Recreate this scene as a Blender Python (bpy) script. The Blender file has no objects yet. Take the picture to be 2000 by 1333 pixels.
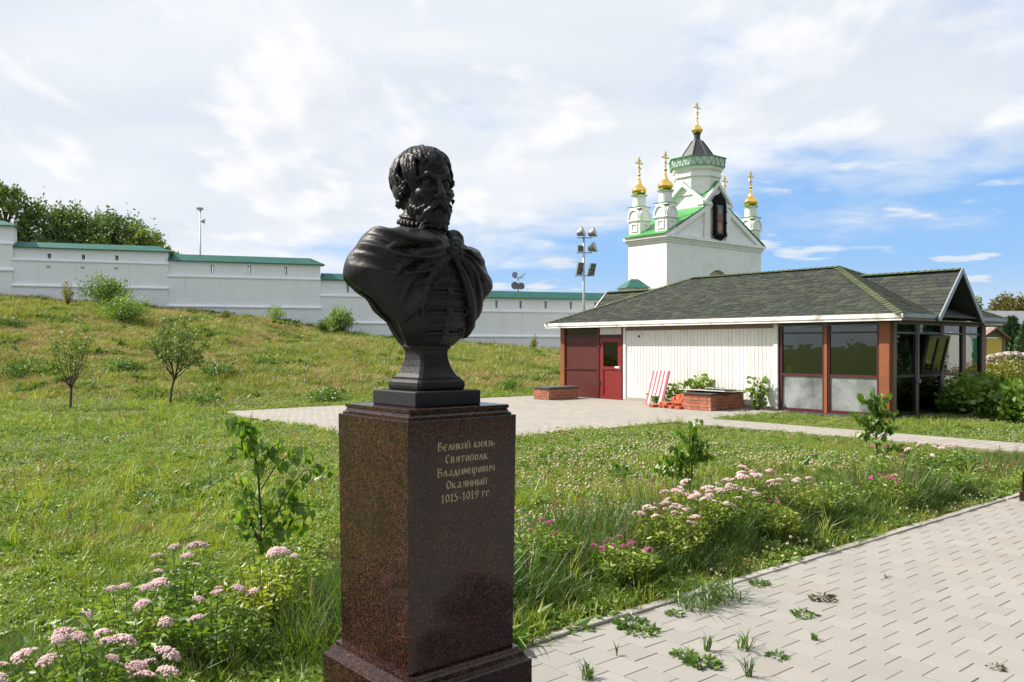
import bpy, math, random
import numpy as np
from mathutils import Vector, Matrix

# ---------------------------------------------------------------- camera, sky, sun, exposure
SC = bpy.context.scene
COL = SC.collection
R = math.radians
EYE = 1.65                       # eye height of the photographer
HEAD = R(40.3)                   # heading: world +X is the path direction, +Y its normal
FWD = (math.sin(HEAD), math.cos(HEAD))
RGT = (math.cos(HEAD), -math.sin(HEAD))

def cw(lat, dep):                # metres to the right / ahead of the viewpoint -> world x, y
    return (lat * RGT[0] + dep * FWD[0], lat * RGT[1] + dep * FWD[1])

cam_d = bpy.data.cameras.new('camera')
cam = bpy.data.objects.new('camera', cam_d)
COL.objects.link(cam)
cam.location = (0, 0, EYE)
cam.rotation_euler = (R(90), 0, -HEAD)
cam_d.sensor_width = 36
cam_d.lens = 36 * 1650 / 2000
cam_d.shift_y = 9.5 / 2000
cam_d.clip_start = 0.05
cam_d.clip_end = 12000
SC.camera = cam

SUN_AZ = R(-76)                  # relative to the viewing direction (left)
SUN_EL = R(43)
sx = math.sin(SUN_AZ) * RGT[0] + math.cos(SUN_AZ) * FWD[0]
sy = math.sin(SUN_AZ) * RGT[1] + math.cos(SUN_AZ) * FWD[1]
SUN_DIR = Vector((sx * math.cos(SUN_EL), sy * math.cos(SUN_EL), math.sin(SUN_EL)))
sun_d = bpy.data.lights.new('sun', 'SUN')
sun_d.energy = 5.0
sun_d.angle = R(0.53)
sun_d.color = (1.0, 0.93, 0.82)
sun = bpy.data.objects.new('sun', sun_d)
COL.objects.link(sun)
sun.location = (0, 0, 40)
sun.rotation_euler = SUN_DIR.to_track_quat('Z', 'Y').to_euler()

SKY_K = 0.1
world = bpy.data.worlds.new('World')
SC.world = world
world.use_nodes = True

SC.view_settings.view_transform = 'Standard'
SC.view_settings.look = 'None'
SC.view_settings.exposure = 0.75
SC.view_settings.gamma = 1.0
SC.view_settings.use_curve_mapping = False
SC.cycles.use_denoising = True
SC.cycles.max_bounces = 6
SC.cycles.transparent_max_bounces = 12
SC.cycles.caustics_reflective = False
SC.cycles.caustics_refractive = False

class NT:                        # small node helper
    def __init__(s, tree):
        s.t = tree; s.n = tree.nodes; s.l = tree.links
        s.n.clear()
    def new(s, typ, props=None, **ins):
        n = s.n.new(typ)
        for k, v in (props or {}).items(): setattr(n, k, v)
        for k, v in ins.items():
            key = k.replace('_', ' ')
            if key.startswith('i') and key[1:].isdigit(): sock = n.inputs[int(key[1:])]
            else: sock = n.inputs[key]
            s.put(sock, v)
        return n
    def put(s, sock, v):
        if isinstance(v, bpy.types.NodeSocket): s.l.new(v, sock)
        elif isinstance(v, bpy.types.Node): s.l.new(v.outputs[0], sock)
        else:
            if sock.type == 'RGBA' and len(v) == 3: v = (*v, 1)
            sock.default_value = v
    def math(s, op, a, b=0.0, c=None, clamp=False):
        n = s.n.new('ShaderNodeMath'); n.operation = op; n.use_clamp = clamp
        s.put(n.inputs[0], a); s.put(n.inputs[1], b)
        if c is not None: s.put(n.inputs[2], c)
        return n.outputs[0]
    def vec(s, op, a, b):
        n = s.n.new('ShaderNodeVectorMath'); n.operation = op
        s.put(n.inputs[0], a); s.put(n.inputs[1], b)
        return n.outputs['Value'] if op == 'DOT_PRODUCT' else n.outputs[0]
    def noise(s, vec=None, scale=5.0, detail=4.0, rough=0.55, dist=0.0):
        n = s.n.new('ShaderNodeTexNoise')
        n.inputs['Scale'].default_value = scale; n.inputs['Detail'].default_value = detail
        n.inputs['Roughness'].default_value = rough; n.inputs['Distortion'].default_value = dist
        if vec is not None: s.l.new(vec, n.inputs['Vector'])
        return n.outputs['Fac']
    def step(s, v, a, b):
        n = s.n.new('ShaderNodeMapRange'); n.interpolation_type = 'SMOOTHSTEP'
        s.put(n.inputs[0], v); n.inputs[1].default_value = a; n.inputs[2].default_value = b
        return n.outputs[0]
    def lin(s, v, a, b, c, d):
        n = s.n.new('ShaderNodeMapRange'); s.put(n.inputs[0], v)
        for i, q in enumerate((a, b, c, d)): n.inputs[1 + i].default_value = q
        return n.outputs[0]
    def mix(s, f, a, b, mode='MIX'):
        n = s.n.new('ShaderNodeMix'); n.data_type = 'RGBA'; n.blend_type = mode
        s.put(n.inputs[0], f); s.put(n.inputs[6], a); s.put(n.inputs[7], b)
        return n.outputs[2]
    def ramp(s, f, stops):
        n = s.n.new('ShaderNodeValToRGB'); s.put(n.inputs[0], f)
        e = n.color_ramp.elements
        e[0].position, e[0].color = stops[0][0], (*stops[0][1], 1)
        e[1].position, e[1].color = stops[-1][0], (*stops[-1][1], 1)
        for p, c in stops[1:-1]:
            q = e.new(p); q.color = (*c, 1)
        return n.outputs[0]
    def scaled(s, v, xyz):
        return s.vec('MULTIPLY', v, xyz)

def build_sky():
    T = NT(world.node_tree)
    tc = T.new('ShaderNodeTexCoord')
    d = T.vec('NORMALIZE', tc.outputs['Generated'], (0, 0, 0))
    sep = T.new('ShaderNodeSeparateXYZ', Vector=d)
    z = T.math('MAXIMUM', sep.outputs['Z'], 0.0)
    lat = T.vec('DOT_PRODUCT', d, (RGT[0], RGT[1], 0))
    fw = T.vec('DOT_PRODUCT', d, (FWD[0], FWD[1], 0))
    den = T.math('ADD', z, 0.16)
    comb = T.new('ShaderNodeCombineXYZ', X=T.math('DIVIDE', lat, den), Y=T.math('DIVIDE', fw, den), Z=0.0)
    p = comb.outputs[0]
    # physical clear sky
    sky = T.new('ShaderNodeTexSky')
    sky.sky_type = 'NISHITA'; sky.sun_disc = False
    sky.sun_elevation = SUN_EL
    sky.sun_rotation = math.atan2(SUN_DIR.x, SUN_DIR.y)
    sky.air_density = 1.0; sky.dust_density = 0.6; sky.ozone_density = 2.5
    # cloud cover: a broken deck overhead that thins out towards the horizon on the right
    n1 = T.noise(T.scaled(p, (0.95, 0.95, 1.0)), 1.05, 5, 0.52, 0.25)
    n2 = T.noise(T.scaled(p, (1.0, 1.1, 1.0)), 3.2, 5, 0.62, 0.2)
    edge = T.math('ADD', T.math('MULTIPLY', lat, 0.19), 0.115)
    rise = T.lin(T.math('SUBTRACT', z, edge), -0.10, 0.08, -0.20, 0.21)
    low = T.lin(z, 0.01, 0.085, 0.20, 0.0)
    dens = T.math('ADD', T.math('ADD', T.math('MULTIPLY', n1, 0.72), T.math('MULTIPLY', n2, 0.28)), T.math('ADD', rise, low))
    cover = T.step(dens, 0.42, 0.68)
    # heaped cumulus: crisper lumps, lit on the sunward side and grey underneath
    pc = T.scaled(p, (1.75, 0.95, 1.0))
    n3 = T.noise(pc, 1.25, 8, 0.52, 0.15)
    n3s = T.noise(T.vec('ADD', pc, (-0.10, -0.09, 0.0)), 1.25, 4, 0.52, 0.15)
    lump = T.step(n3, 0.475, 0.57)
    lit = T.lin(T.math('SUBTRACT', n3, n3s), -0.07, 0.07, 0.0, 1.0)
    n4 = T.noise(T.scaled(p, (0.5, 1.2, 1.0)), 0.9, 3, 0.55, 0.3)
    shade = T.step(n4, 0.38, 0.66)
    k = 1.0 / SKY_K / 2 ** 0.75
    base = T.mix(shade, (0.79 * k, 0.84 * k, 0.91 * k), (0.95 * k, 0.97 * k, 0.99 * k))
    puff = T.mix(lit, (0.84 * k, 0.87 * k, 0.92 * k), (1.07 * k, 1.06 * k, 1.04 * k))
    # small fair-weather puffs drifting in the clear part
    n6 = T.noise(T.scaled(p, (1.15, 1.5, 1.0)), 2.4, 7, 0.52, 0.1)
    small = T.math('MULTIPLY', T.step(n6, 0.56, 0.66), T.step(z, 0.0, 0.02))
    blue = T.mix(0.7, sky.outputs[0], (0.24 * k, 0.51 * k, 0.97 * k))
    hz = T.step(z, 0.0, 0.10)
    blue = T.mix(hz, (0.66 * k, 0.77 * k, 0.90 * k), blue)
    blue = T.mix(T.math('MULTIPLY', small, 0.8), blue, (0.84 * k, 0.88 * k, 0.94 * k))
    deck = T.mix(T.math('MULTIPLY', lump, 0.8), base, puff)
    col = T.mix(T.math('MULTIPLY', cover, 0.94), blue, deck)
    bg = T.new('ShaderNodeBackground', Color=col, Strength=SKY_K)
    out = T.new('ShaderNodeOutputWorld', Surface=bg)
build_sky()

# ---------------------------------------------------------------- mesh helpers
def link(o, parent=None):
    COL.objects.link(o)
    if parent is not None: o.parent = parent
    return o

def tag(o, label=None, cat=None, group=None, kind=None):
    if label: o['label'] = label
    if cat: o['category'] = cat
    if group: o['group'] = group
    if kind: o['kind'] = kind
    return o

def empty(name, loc, rz=0.0, label=None, cat=None, group=None):
    o = bpy.data.objects.new(name, None)
    o.empty_display_size = 0.2
    o.location = loc; o.rotation_euler = (0, 0, rz)
    COL.objects.link(o)
    return tag(o, label, cat, group)

def mesh_from(name, V, Fc, mat, smooth=False, mats=None, mi=None):
    me = bpy.data.meshes.new(name)
    V = np.asarray(V, dtype=np.float32).reshape(-1, 3)
    me.from_pydata(V.tolist() if len(V) < 400 else V, [], Fc)
    for m in (mats or [mat]): me.materials.append(m)
    if mi is not None: me.polygons.foreach_set('material_index', np.asarray(mi, dtype=np.int32))
    if smooth: me.polygons.foreach_set('use_smooth', np.ones(len(me.polygons), dtype=bool))
    me.update()
    return me

def obj(name, me, parent=None, loc=None, rot=None, scl=None):
    o = bpy.data.objects.new(name, me)
    if loc is not None: o.location = loc
    if rot is not None: o.rotation_euler = rot
    if scl is not None: o.scale = scl
    return link(o, parent)

class MB:                        # mesh builder
    def __init__(s): s.v = []; s.f = []; s.m = []; s.cur = 0
    def add(s, V, Fc):
        b = len(s.v); s.v += [tuple(p) for p in V]
        s.f += [tuple(i + b for i in q) for q in Fc]; s.m += [s.cur] * len(Fc)
        return s
    def box(s, x0, x1, y0, y1, z0, z1):
        V = [(x0, y0, z0), (x1, y0, z0), (x1, y1, z0), (x0, y1, z0), (x0, y0, z1), (x1, y0, z1), (x1, y1, z1), (x0, y1, z1)]
        return s.add(V, [(3, 2, 1, 0), (4, 5, 6, 7), (0, 1, 5, 4), (1, 2, 6, 5), (2, 3, 7, 6), (3, 0, 4, 7)])
    def cbox(s, c, h, rot=None, bev=0.0):   # centre, half sizes, optional rotation and chamfer
        hx, hy, hz = h
        if bev <= 0:
            V = [Vector((a * hx, b * hy, d * hz)) for d in (-1, 1) for a, b in ((-1, -1), (1, -1), (1, 1), (-1, 1))]
            Fc = [(3, 2, 1, 0), (4, 5, 6, 7), (0, 1, 5, 4), (1, 2, 6, 5), (2, 3, 7, 6), (3, 0, 4, 7)]
        else:
            V = [Vector((a * hx, b * hy, -hz)) for a, b in ((-1, -1), (1, -1), (1, 1), (-1, 1))]
            V += [Vector((a * hx, b * hy, hz - bev)) for a, b in ((-1, -1), (1, -1), (1, 1), (-1, 1))]
            V += [Vector((a * (hx - bev), b * (hy - bev), hz)) for a, b in ((-1, -1), (1, -1), (1, 1), (-1, 1))]
            Fc = [(3, 2, 1, 0), (8, 9, 10, 11)]
            for q in (0, 4):
                for i in range(4): Fc.append((q + i, q + (i + 1) % 4, q + 4 + (i + 1) % 4, q + 4 + i))
        M = rot if rot is not None else Matrix.Identity(3)
        return s.add([M @ p + Vector(c) for p in V], Fc)
    def prism(s, pts, axis, a, b):  # closed 2-D outline extruded along an axis
        n = len(pts)
        def P(q, t):
            return {'x': (t, q[0], q[1]), 'y': (q[0], t, q[1]), 'z': (q[0], q[1], t)}[axis]
        V = [P(q, a) for q in pts] + [P(q, b) for q in pts]
        Fc = [tuple(range(n))[::-1], tuple(range(n, 2 * n))]
        Fc += [(i, (i + 1) % n, n + (i + 1) % n, n + i) for i in range(n)]
        return s.add(V, Fc)
    def lathe(s, prof, n=16, c=(0, 0, 0), phase=0.0, sq=None):
        V = []; Fc = []
        for r, z in prof:
            for i in range(n):
                a = 2 * math.pi * i / n + phase
                V.append((c[0] + r * math.cos(a), c[1] + r * math.sin(a), c[2] + z))
        for j in range(len(prof) - 1):
            for i in range(n):
                Fc.append((j * n + i, j * n + (i + 1) % n, (j + 1) * n + (i + 1) % n, (j + 1) * n + i))
        Fc.append(tuple(range(n))[::-1]); Fc.append(tuple((len(prof) - 1) * n + i for i in range(n)))
        return s.add(V, Fc)
    def tube(s, pts, rad, n=6):
        pts = [Vector(p) for p in pts]
        if not hasattr(rad, '__len__'): rad = [rad] * len(pts)
        V = []; Fc = []
        up = Vector((0, 0, 1))
        for i, p in enumerate(pts):
            t = (pts[min(i + 1, len(pts) - 1)] - pts[max(i - 1, 0)])
            if t.length < 1e-9: t = Vector((0, 0, 1))
            t.normalize()
            a = t.cross(up)
            if a.length < 1e-3: a = t.cross(Vector((1, 0, 0)))
            a.normalize(); b = t.cross(a)
            for k in range(n):
                w = 2 * math.pi * k / n
                V.append(p + (a * math.cos(w) + b * math.sin(w)) * rad[i])
        for j in range(len(pts) - 1):
            for k in range(n):
                Fc.append((j * n + k, j * n + (k + 1) % n, (j + 1) * n + (k + 1) % n, (j + 1) * n + k))
        Fc.append(tuple(range(n))); Fc.append(tuple((len(pts) - 1) * n + k for k in range(n))[::-1])
        return s.add(V, Fc)
    def quad(s, a, b, c, d): return s.add([a, b, c, d], [(0, 1, 2, 3)])
    def tri(s, a, b, c): return s.add([a, b, c], [(0, 1, 2)])
    def mesh(s, name, mat, smooth=False):
        mats = mat if isinstance(mat, list) else [mat]
        return mesh_from(name, s.v, s.f, None, smooth, mats, s.m if len(mats) > 1 else None)
    def build(s, name, mat, parent=None, smooth=False, loc=None, rot=None):
        return obj(name, s.mesh(name, mat, smooth), parent, loc, rot)

def copy_tree(o, parent=None):
    c = o.copy(); COL.objects.link(c)
    if parent is not None: c.parent = parent
    for ch in [q for q in o.children]:
        copy_tree(ch, c)
    return c

# ---------------------------------------------------------------- materials
def newmat(name):
    m = bpy.data.materials.new(name); m.use_nodes = True
    return m, NT(m.node_tree)

def pbr(name, col, rough=0.7, metal=0.0, var=0.12, vscale=3.0, bump=0.0, bscale=40.0, spec=0.5, dirt=None, dscale=1.2, obvar=0.0, coat=0.0):
    """Principled material: base colour with uneven tone, optional dirt, fine relief and per-object variation."""
    m, T = newmat(name)
    geo = T.new('ShaderNodeNewGeometry')
    pos = geo.outputs['Position']
    a = tuple(max(c * (1 - var), 0) for c in col); b = tuple(min(c * (1 + var), 1) for c in col)
    c = T.mix(T.noise(pos, vscale, 6, 0.6), a, b)
    if dirt is not None:
        dcol, amount = dirt
        c = T.mix(T.math('MULTIPLY', T.step(T.noise(pos, dscale, 8, 0.65), 0.45, 0.75), amount), c, dcol)
    if obvar > 0:
        oi = T.new('ShaderNodeObjectInfo')
        hs = T.new('ShaderNodeHueSaturation', Color=c, Value=T.lin(oi.outputs['Random'], 0, 1, 1 - obvar, 1 + obvar))
        c = hs.outputs[0]
    p = T.new('ShaderNodeBsdfPrincipled', Base_Color=c, Roughness=T.lin(T.noise(pos, vscale * 2.3, 4), 0, 1, max(rough - 0.08, 0.02), min(rough + 0.08, 1)), Metallic=metal)
    p.inputs['Specular IOR Level'].default_value = spec
    if coat: p.inputs['Coat Weight'].default_value = coat
    if bump > 0:
        bn = T.new('ShaderNodeBump', Height=T.noise(pos, bscale, 6, 0.6), Strength=bump, Distance=0.02)
        T.l.new(bn.outputs[0], p.inputs['Normal'])
    T.new('ShaderNodeOutputMaterial', Surface=p)
    return m

def leafmat(name, cols, trans=0.35, scale=0.5, rough=0.5, gloss=0.05, obscale=1.0):
    """Leaf: diffuse + translucent, tone drifting over the ground and from leaf cluster to leaf cluster."""
    m, T = newmat(name)
    geo = T.new('ShaderNodeNewGeometry')
    oi = T.new('ShaderNodeObjectInfo')
    f = T.math('ADD', T.math('MULTIPLY', T.noise(geo.outputs['Position'], scale, 4, 0.6), 0.62), T.math('MULTIPLY', oi.outputs['Random'], 0.30 * obscale))
    f = T.math('ADD', f, T.math('MULTIPLY', geo.outputs['Random Per Island'], 0.24))
    c = T.ramp(T.lin(f, 0.28, 0.9, 0, 1), [(i / (len(cols) - 1), q) for i, q in enumerate(cols)])
    d = T.new('ShaderNodeBsdfDiffuse', Color=c)
    tcol = T.mix(0.5, c, T.mix(1.0, c, (1.5, 1.5, 0.5), 'MULTIPLY'))
    t = T.new('ShaderNodeBsdfTranslucent', Color=tcol)
    g = T.new('ShaderNodeBsdfGlossy', Color=(0.9, 0.95, 0.9), Roughness=rough)
    s1 = T.new('ShaderNodeMixShader', i0=trans, i1=d, i2=t)
    s2 = T.new('ShaderNodeMixShader', i0=gloss, i1=s1, i2=g)
    T.new('ShaderNodeOutputMaterial', Surface=s2)
    return m
# ---------------------------------------------------------------- monument: bust on a granite pedestal
M_bronze = pbr('dark_bronze', (0.0145, 0.0138, 0.0155), rough=0.44, metal=0.0, var=0.3, vscale=18, bump=0.16, bscale=60, spec=0.22, dirt=((0.034, 0.032, 0.031), 0.5), dscale=9)
M_socle = pbr('grey_socle', (0.026, 0.026, 0.030), rough=0.6, var=0.2, vscale=20, bump=0.08, bscale=120, spec=0.15)

def granite(name):
    m, T = newmat(name)
    pos = T.new('ShaderNodeNewGeometry').outputs['Position']
    v1 = T.new('ShaderNodeTexVoronoi', Vector=pos, Scale=170.0)
    n1 = T.noise(pos, 115, 6, 0.7); n2 = T.noise(pos, 5, 5, 0.6); n3 = T.noise(pos, 34, 5, 0.65)
    g = T.math('ADD', T.math('MULTIPLY', v1.outputs['Color'], 0.45), T.math('MULTIPLY', n1, 0.55))
    c = T.ramp(g, [(0.30, (0.004, 0.003, 0.005)), (0.45, (0.013, 0.007, 0.0075)), (0.57, (0.047, 0.019, 0.0145)), (0.72, (0.105, 0.043, 0.030))])
    c = T.mix(T.math('MULTIPLY', T.step(n2, 0.40, 0.66), 0.45), c, (0.006, 0.005, 0.0065))
    c = T.mix(T.math('MULTIPLY', T.step(n3, 0.56, 0.70), 0.4), c, (0.045, 0.019, 0.015))
    p = T.new('ShaderNodeBsdfPrincipled', Base_Color=c, Roughness=T.lin(n3, 0.3, 0.7, 0.06, 0.16))
    p.inputs['Specular IOR Level'].default_value = 0.42
    T.new('ShaderNodeOutputMaterial', Surface=p)
    return m
M_granite = granite('red_black_granite')
M_letter = pbr('engraved_gilt', (0.33, 0.275, 0.165), rough=0.6, var=0.25, vscale=60)

class Field:                     # signed distance field on a grid, meshed with surface nets
    def __init__(s, lo, hi, h):
        s.lo = np.array(lo, dtype=np.float32); s.h = h
        s.n = np.ceil((np.array(hi) - s.lo) / h).astype(int) + 1
        s.d = np.full(s.n, 1.0, dtype=np.float32)
    def coords(s, a, b):
        X = [(s.lo[i] + s.h * np.arange(a[i], b[i], dtype=np.float32)) for i in range(3)]
        return X[0][:, None, None], X[1][None, :, None], X[2][None, None, :]
    def sub(s, lo, hi, pad):
        a = np.clip(np.floor((np.array(lo) - pad - s.lo) / s.h).astype(int), 0, s.n)
        b = np.clip(np.ceil((np.array(hi) + pad - s.lo) / s.h).astype(int) + 1, 0, s.n)
        return a, b
    def apply(s, fn, lo=None, hi=None, k=0.0, op='u'):
        if lo is None: a, b = np.zeros(3, int), s.n
        else: a, b = s.sub(lo, hi, 0.012 + 2 * k)
        if (b <= a).any(): return
        X, Y, Z = s.coords(a, b)
        q = np.broadcast_to(fn(X, Y, Z), tuple(b - a))
        sl = tuple(slice(a[i], b[i]) for i in range(3))
        e = s.d[sl]
        if op == 'u':
            if k > 0:
                w = np.clip(0.5 + 0.5 * (e - q) / k, 0, 1)
                s.d[sl] = e * (1 - w) + q * w - k * w * (1 - w)
            else: s.d[sl] = np.minimum(e, q)
        else:                    # cut
            q = -q
            if k > 0:
                w = np.clip(0.5 - 0.5 * (e - q) / k, 0, 1)
                s.d[sl] = e * (1 - w) + q * w + k * w * (1 - w)
            else: s.d[sl] = np.maximum(e, q)
    def ell(s, c, r, k=0.02, op='u'):
        def fn(X, Y, Z):
            x, y, z = X - c[0], Y - c[1], Z - c[2]
            k0 = np.sqrt((x / r[0]) ** 2 + (y / r[1]) ** 2 + (z / r[2]) ** 2)
            k1 = np.sqrt((x / r[0] ** 2) ** 2 + (y / r[1] ** 2) ** 2 + (z / r[2] ** 2) ** 2) + 1e-6
            return k0 * (k0 - 1) / k1
        s.apply(fn, np.array(c) - r, np.array(c) + r, k, op)
    def cone(s, a, b, ra, rb, k=0.01, op='u'):
        a = np.array(a, dtype=np.float32); b = np.array(b, dtype=np.float32); ab = b - a; L = float((ab ** 2).sum()) + 1e-9
        def fn(X, Y, Z):
            t = np.clip(((X - a[0]) * ab[0] + (Y - a[1]) * ab[1] + (Z - a[2]) * ab[2]) / L, 0, 1)
            return np.sqrt((X - a[0] - t * ab[0]) ** 2 + (Y - a[1] - t * ab[1]) ** 2 + (Z - a[2] - t * ab[2]) ** 2) - (ra + (rb - ra) * t)
        r = max(ra, rb)
        s.apply(fn, np.minimum(a, b) - r, np.maximum(a, b) + r, k, op)
    def chain(s, pts, rad, k=0.006):
        for i in range(len(pts) - 1): s.cone(pts[i], pts[i + 1], rad[i], rad[i + 1], k)
    def mesh(s):
        d = s.d; ins = d < 0
        nx, ny, nz = d.shape
        acc = np.zeros((nx - 1, ny - 1, nz - 1, 3), dtype=np.float32); cnt = np.zeros((nx - 1, ny - 1, nz - 1), dtype=np.float32)
        for ax in range(3):
            o1, o2 = [q for q in range(3) if q != ax]
            lo = [slice(None)] * 3; hi = [slice(None)] * 3
            lo[ax] = slice(0, -1); hi[ax] = slice(1, None)
            A, B = d[tuple(lo)], d[tuple(hi)]
            cr = (A < 0) != (B < 0)
            t = np.where(cr, A / np.where(np.abs(A - B) < 1e-9, 1e-9, A - B), 0)
            for u in (0, 1):
                for v in (0, 1):
                    sl = [slice(None)] * 3
                    sl[o1] = slice(u, d.shape[o1] - 1 + u); sl[o2] = slice(v, d.shape[o2] - 1 + v)
                    c = cr[tuple(sl)]; tt = t[tuple(sl)]
                    cnt += c
                    acc[..., ax] += np.where(c, tt, 0); acc[..., o1] += c * u; acc[..., o2] += c * v
        act = cnt > 0
        idx = np.full(act.shape, -1, dtype=np.int64); idx[act] = np.arange(act.sum())
        ijk = np.argwhere(act).astype(np.float32)
        V = (ijk + acc[act] / cnt[act][:, None]) * s.h + s.lo
        Q = []
        for ax in range(3):
            o1, o2 = [(1, 2), (2, 0), (0, 1)][ax]
            lo = [slice(None)] * 3; hi = [slice(None)] * 3
            lo[ax] = slice(0, -1); hi[ax] = slice(1, None)
            A, B = ins[tuple(lo)], ins[tuple(hi)]
            cr = np.argwhere(A != B)
            ok = (cr[:, o1] > 0) & (cr[:, o2] > 0) & (cr[:, o1] < d.shape[o1] - 1) & (cr[:, o2] < d.shape[o2] - 1)
            cr = cr[ok]
            e1 = np.zeros(3, int); e1[o1] = 1; e2 = np.zeros(3, int); e2[o2] = 1
            g = lambda q: idx[q[:, 0], q[:, 1], q[:, 2]]
            a, b, c2, d2 = g(cr - e1 - e2), g(cr - e2), g(cr), g(cr - e1)
            inside_first = ins[cr[:, 0], cr[:, 1], cr[:, 2]]
            q = np.stack([a, b, c2, d2], 1)
            q[~inside_first] = q[~inside_first][:, ::-1]
            Q.append(q)
        return V, np.concatenate(Q)

def np_mesh(name, V, Q, mat, smooth=True):
    me = bpy.data.meshes.new(name)
    nv, nf, k = len(V), len(Q), Q.shape[1]
    me.vertices.add(nv); me.vertices.foreach_set('co', np.ascontiguousarray(V, dtype=np.float32).ravel())
    me.loops.add(nf * k); me.loops.foreach_set('vertex_index', np.ascontiguousarray(Q, dtype=np.int32).ravel())
    me.polygons.add(nf); me.polygons.foreach_set('loop_start', np.arange(0, nf * k, k, dtype=np.int32))
    me.polygons.foreach_set('loop_total', np.full(nf, k, dtype=np.int32))
    me.materials.append(mat)
    me.update(calc_edges=True)
    if smooth: me.polygons.foreach_set('use_smooth', np.ones(nf, dtype=bool))
    return me

PED = (2.078, 3.021)             # centre of the pedestal

def build_head():
    rng = random.Random(5)
    f = Field((-0.19, -0.24, -0.30), (0.19, 0.22, 0.21), 0.0026)
    f.ell((0, 0.025, 0.055), (0.108, 0.138, 0.112), 0)
    f.ell((0, -0.045, -0.035), (0.090, 0.095, 0.128), 0.03)
    f.ell((0, -0.075, -0.120), (0.066, 0.060, 0.052), 0.03)
    f.cone((0, 0.030, -0.08), (0, 0.045, -0.32), 0.068, 0.082, 0.03)
    # forehead, brows, sockets, eyes
    f.ell((0, -0.075, 0.075), (0.082, 0.058, 0.062), 0.025)
    for s in (-1, 1):
        f.ell((s * 0.041, -0.142, 0.008), (0.028, 0.024, 0.019), 0.012, 'c')
        f.cone((s * 0.014, -0.138, 0.034), (s * 0.048, -0.136, 0.046), 0.011, 0.012, 0.008)
        f.cone((s * 0.048, -0.136, 0.046), (s * 0.076, -0.108, 0.030), 0.012, 0.007, 0.008)
        f.ell((s * 0.041, -0.120, 0.007), (0.021, 0.017, 0.016), 0.002)
        f.cone((s * 0.020, -0.130, 0.010), (s * 0.042, -0.137, 0.019), 0.004, 0.005, 0.003)
        f.cone((s * 0.042, -0.137, 0.019), (s * 0.064, -0.120, 0.010), 0.005, 0.003, 0.003)
        f.cone((s * 0.022, -0.130, -0.002), (s * 0.060, -0.121, -0.004), 0.004, 0.004, 0.003)
        f.ell((s * 0.060, -0.100, -0.035), (0.030, 0.034, 0.028), 0.02)
        f.ell((s * 0.019, -0.155, -0.052), (0.012, 0.015, 0.011), 0.008)
        f.ell((s * 0.112, 0.015, -0.012), (0.016, 0.030, 0.036), 0.012)
    f.cone((0, -0.136, 0.030), (0, -0.172, -0.044), 0.011, 0.017, 0.012)
    f.ell((0, -0.172, -0.048), (0.015, 0.014, 0.013), 0.008)
    # lips
    f.cone((-0.022, -0.132, -0.090), (0.022, -0.132, -0.090), 0.008, 0.008, 0.006)
    # moustache
    for s in (-1, 1):
        for q in range(5):
            z0 = -0.066 - 0.003 * q
            p = [(s * 0.004, -0.160 + 0.003 * q, z0), (s * (0.022 + 0.003 * q), -0.156, z0 - 0.010 - 0.003 * q), (s * (0.042 + 0.004 * q), -0.132, z0 - 0.028 - 0.004 * q), (s * (0.050 + 0.003 * q), -0.118, z0 - 0.046 - 0.004 * q)]
            f.chain(p, [0.008, 0.009, 0.008, 0.004], 0.003)
    # beard: mass plus curls
    f.ell((0, -0.088, -0.142), (0.070, 0.062, 0.050), 0.025)
    for s in (-1, 1):
        f.ell((s * 0.074, -0.052, -0.080), (0.024, 0.032, 0.044), 0.02)
    for i in range(190):
        a = rng.uniform(-1.55, 1.55); t = rng.random()
        rx, ry = 0.070 + 0.020 * (1 - t), 0.085
        x = rx * math.sin(a); y = -0.055 - ry * math.cos(a) * (1.0 if t < .8 else .8); z = -0.075 - 0.112 * t + 0.012 * math.cos(a)
        if t > 0.40 and abs(a) > 1.05: continue
        if abs(x) < 0.028 and z > -0.105: continue
        if abs(a) < 1.0 and z > -0.088: continue
        r = rng.uniform(0.007, 0.012)
        dx, dz = rng.uniform(-.012, .012), rng.uniform(-0.020, -0.004)
        f.chain([(x, y + 0.006, z), (x + dx * .5, y - 0.004, z + dz * .5), (x + dx, y + 0.002, z + dz)], [r * .7, r, r * .5], 0.002)
    # hair: cap with locks swept forward and across
    def hair_mass(X, Y, Z):
        x, y, z = X, Y - 0.03, Z - 0.060
        k0 = np.sqrt((x / 0.115) ** 2 + (y / 0.144) ** 2 + (z / 0.120) ** 2)
        k1 = np.sqrt((x / 0.115 ** 2) ** 2 + (y / 0.144 ** 2) ** 2 + (z / 0.120 ** 2) ** 2) + 1e-6
        e = k0 * (k0 - 1) / k1
        front = np.maximum(-(Y + 0.055), -(Z - 0.085))          # outside where on the face
        face = np.minimum((-0.030 - Y), (0.080 + 0.25 * np.abs(X) - Z))
        return np.maximum(np.maximum(e, face * 0.9), -0.045 - Z)
    f.apply(hair_mass, None, None, 0.008)
    f.ell((0, 0.100, -0.030), (0.090, 0.054, 0.062), 0.03)        # nape
    for s in (-1, 1): f.ell((s * 0.106, 0.03, 0.000), (0.022, 0.060, 0.050), 0.02)
    cx, cy, cz = 0.0, 0.03, 0.060
    def onhead(phi, th, lift):
        return (cx + (0.121 + lift) * math.sin(th) * math.sin(phi), cy - (0.150 + lift) * math.sin(th) * math.cos(phi), cz + (0.126 + lift) * math.cos(th))
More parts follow.
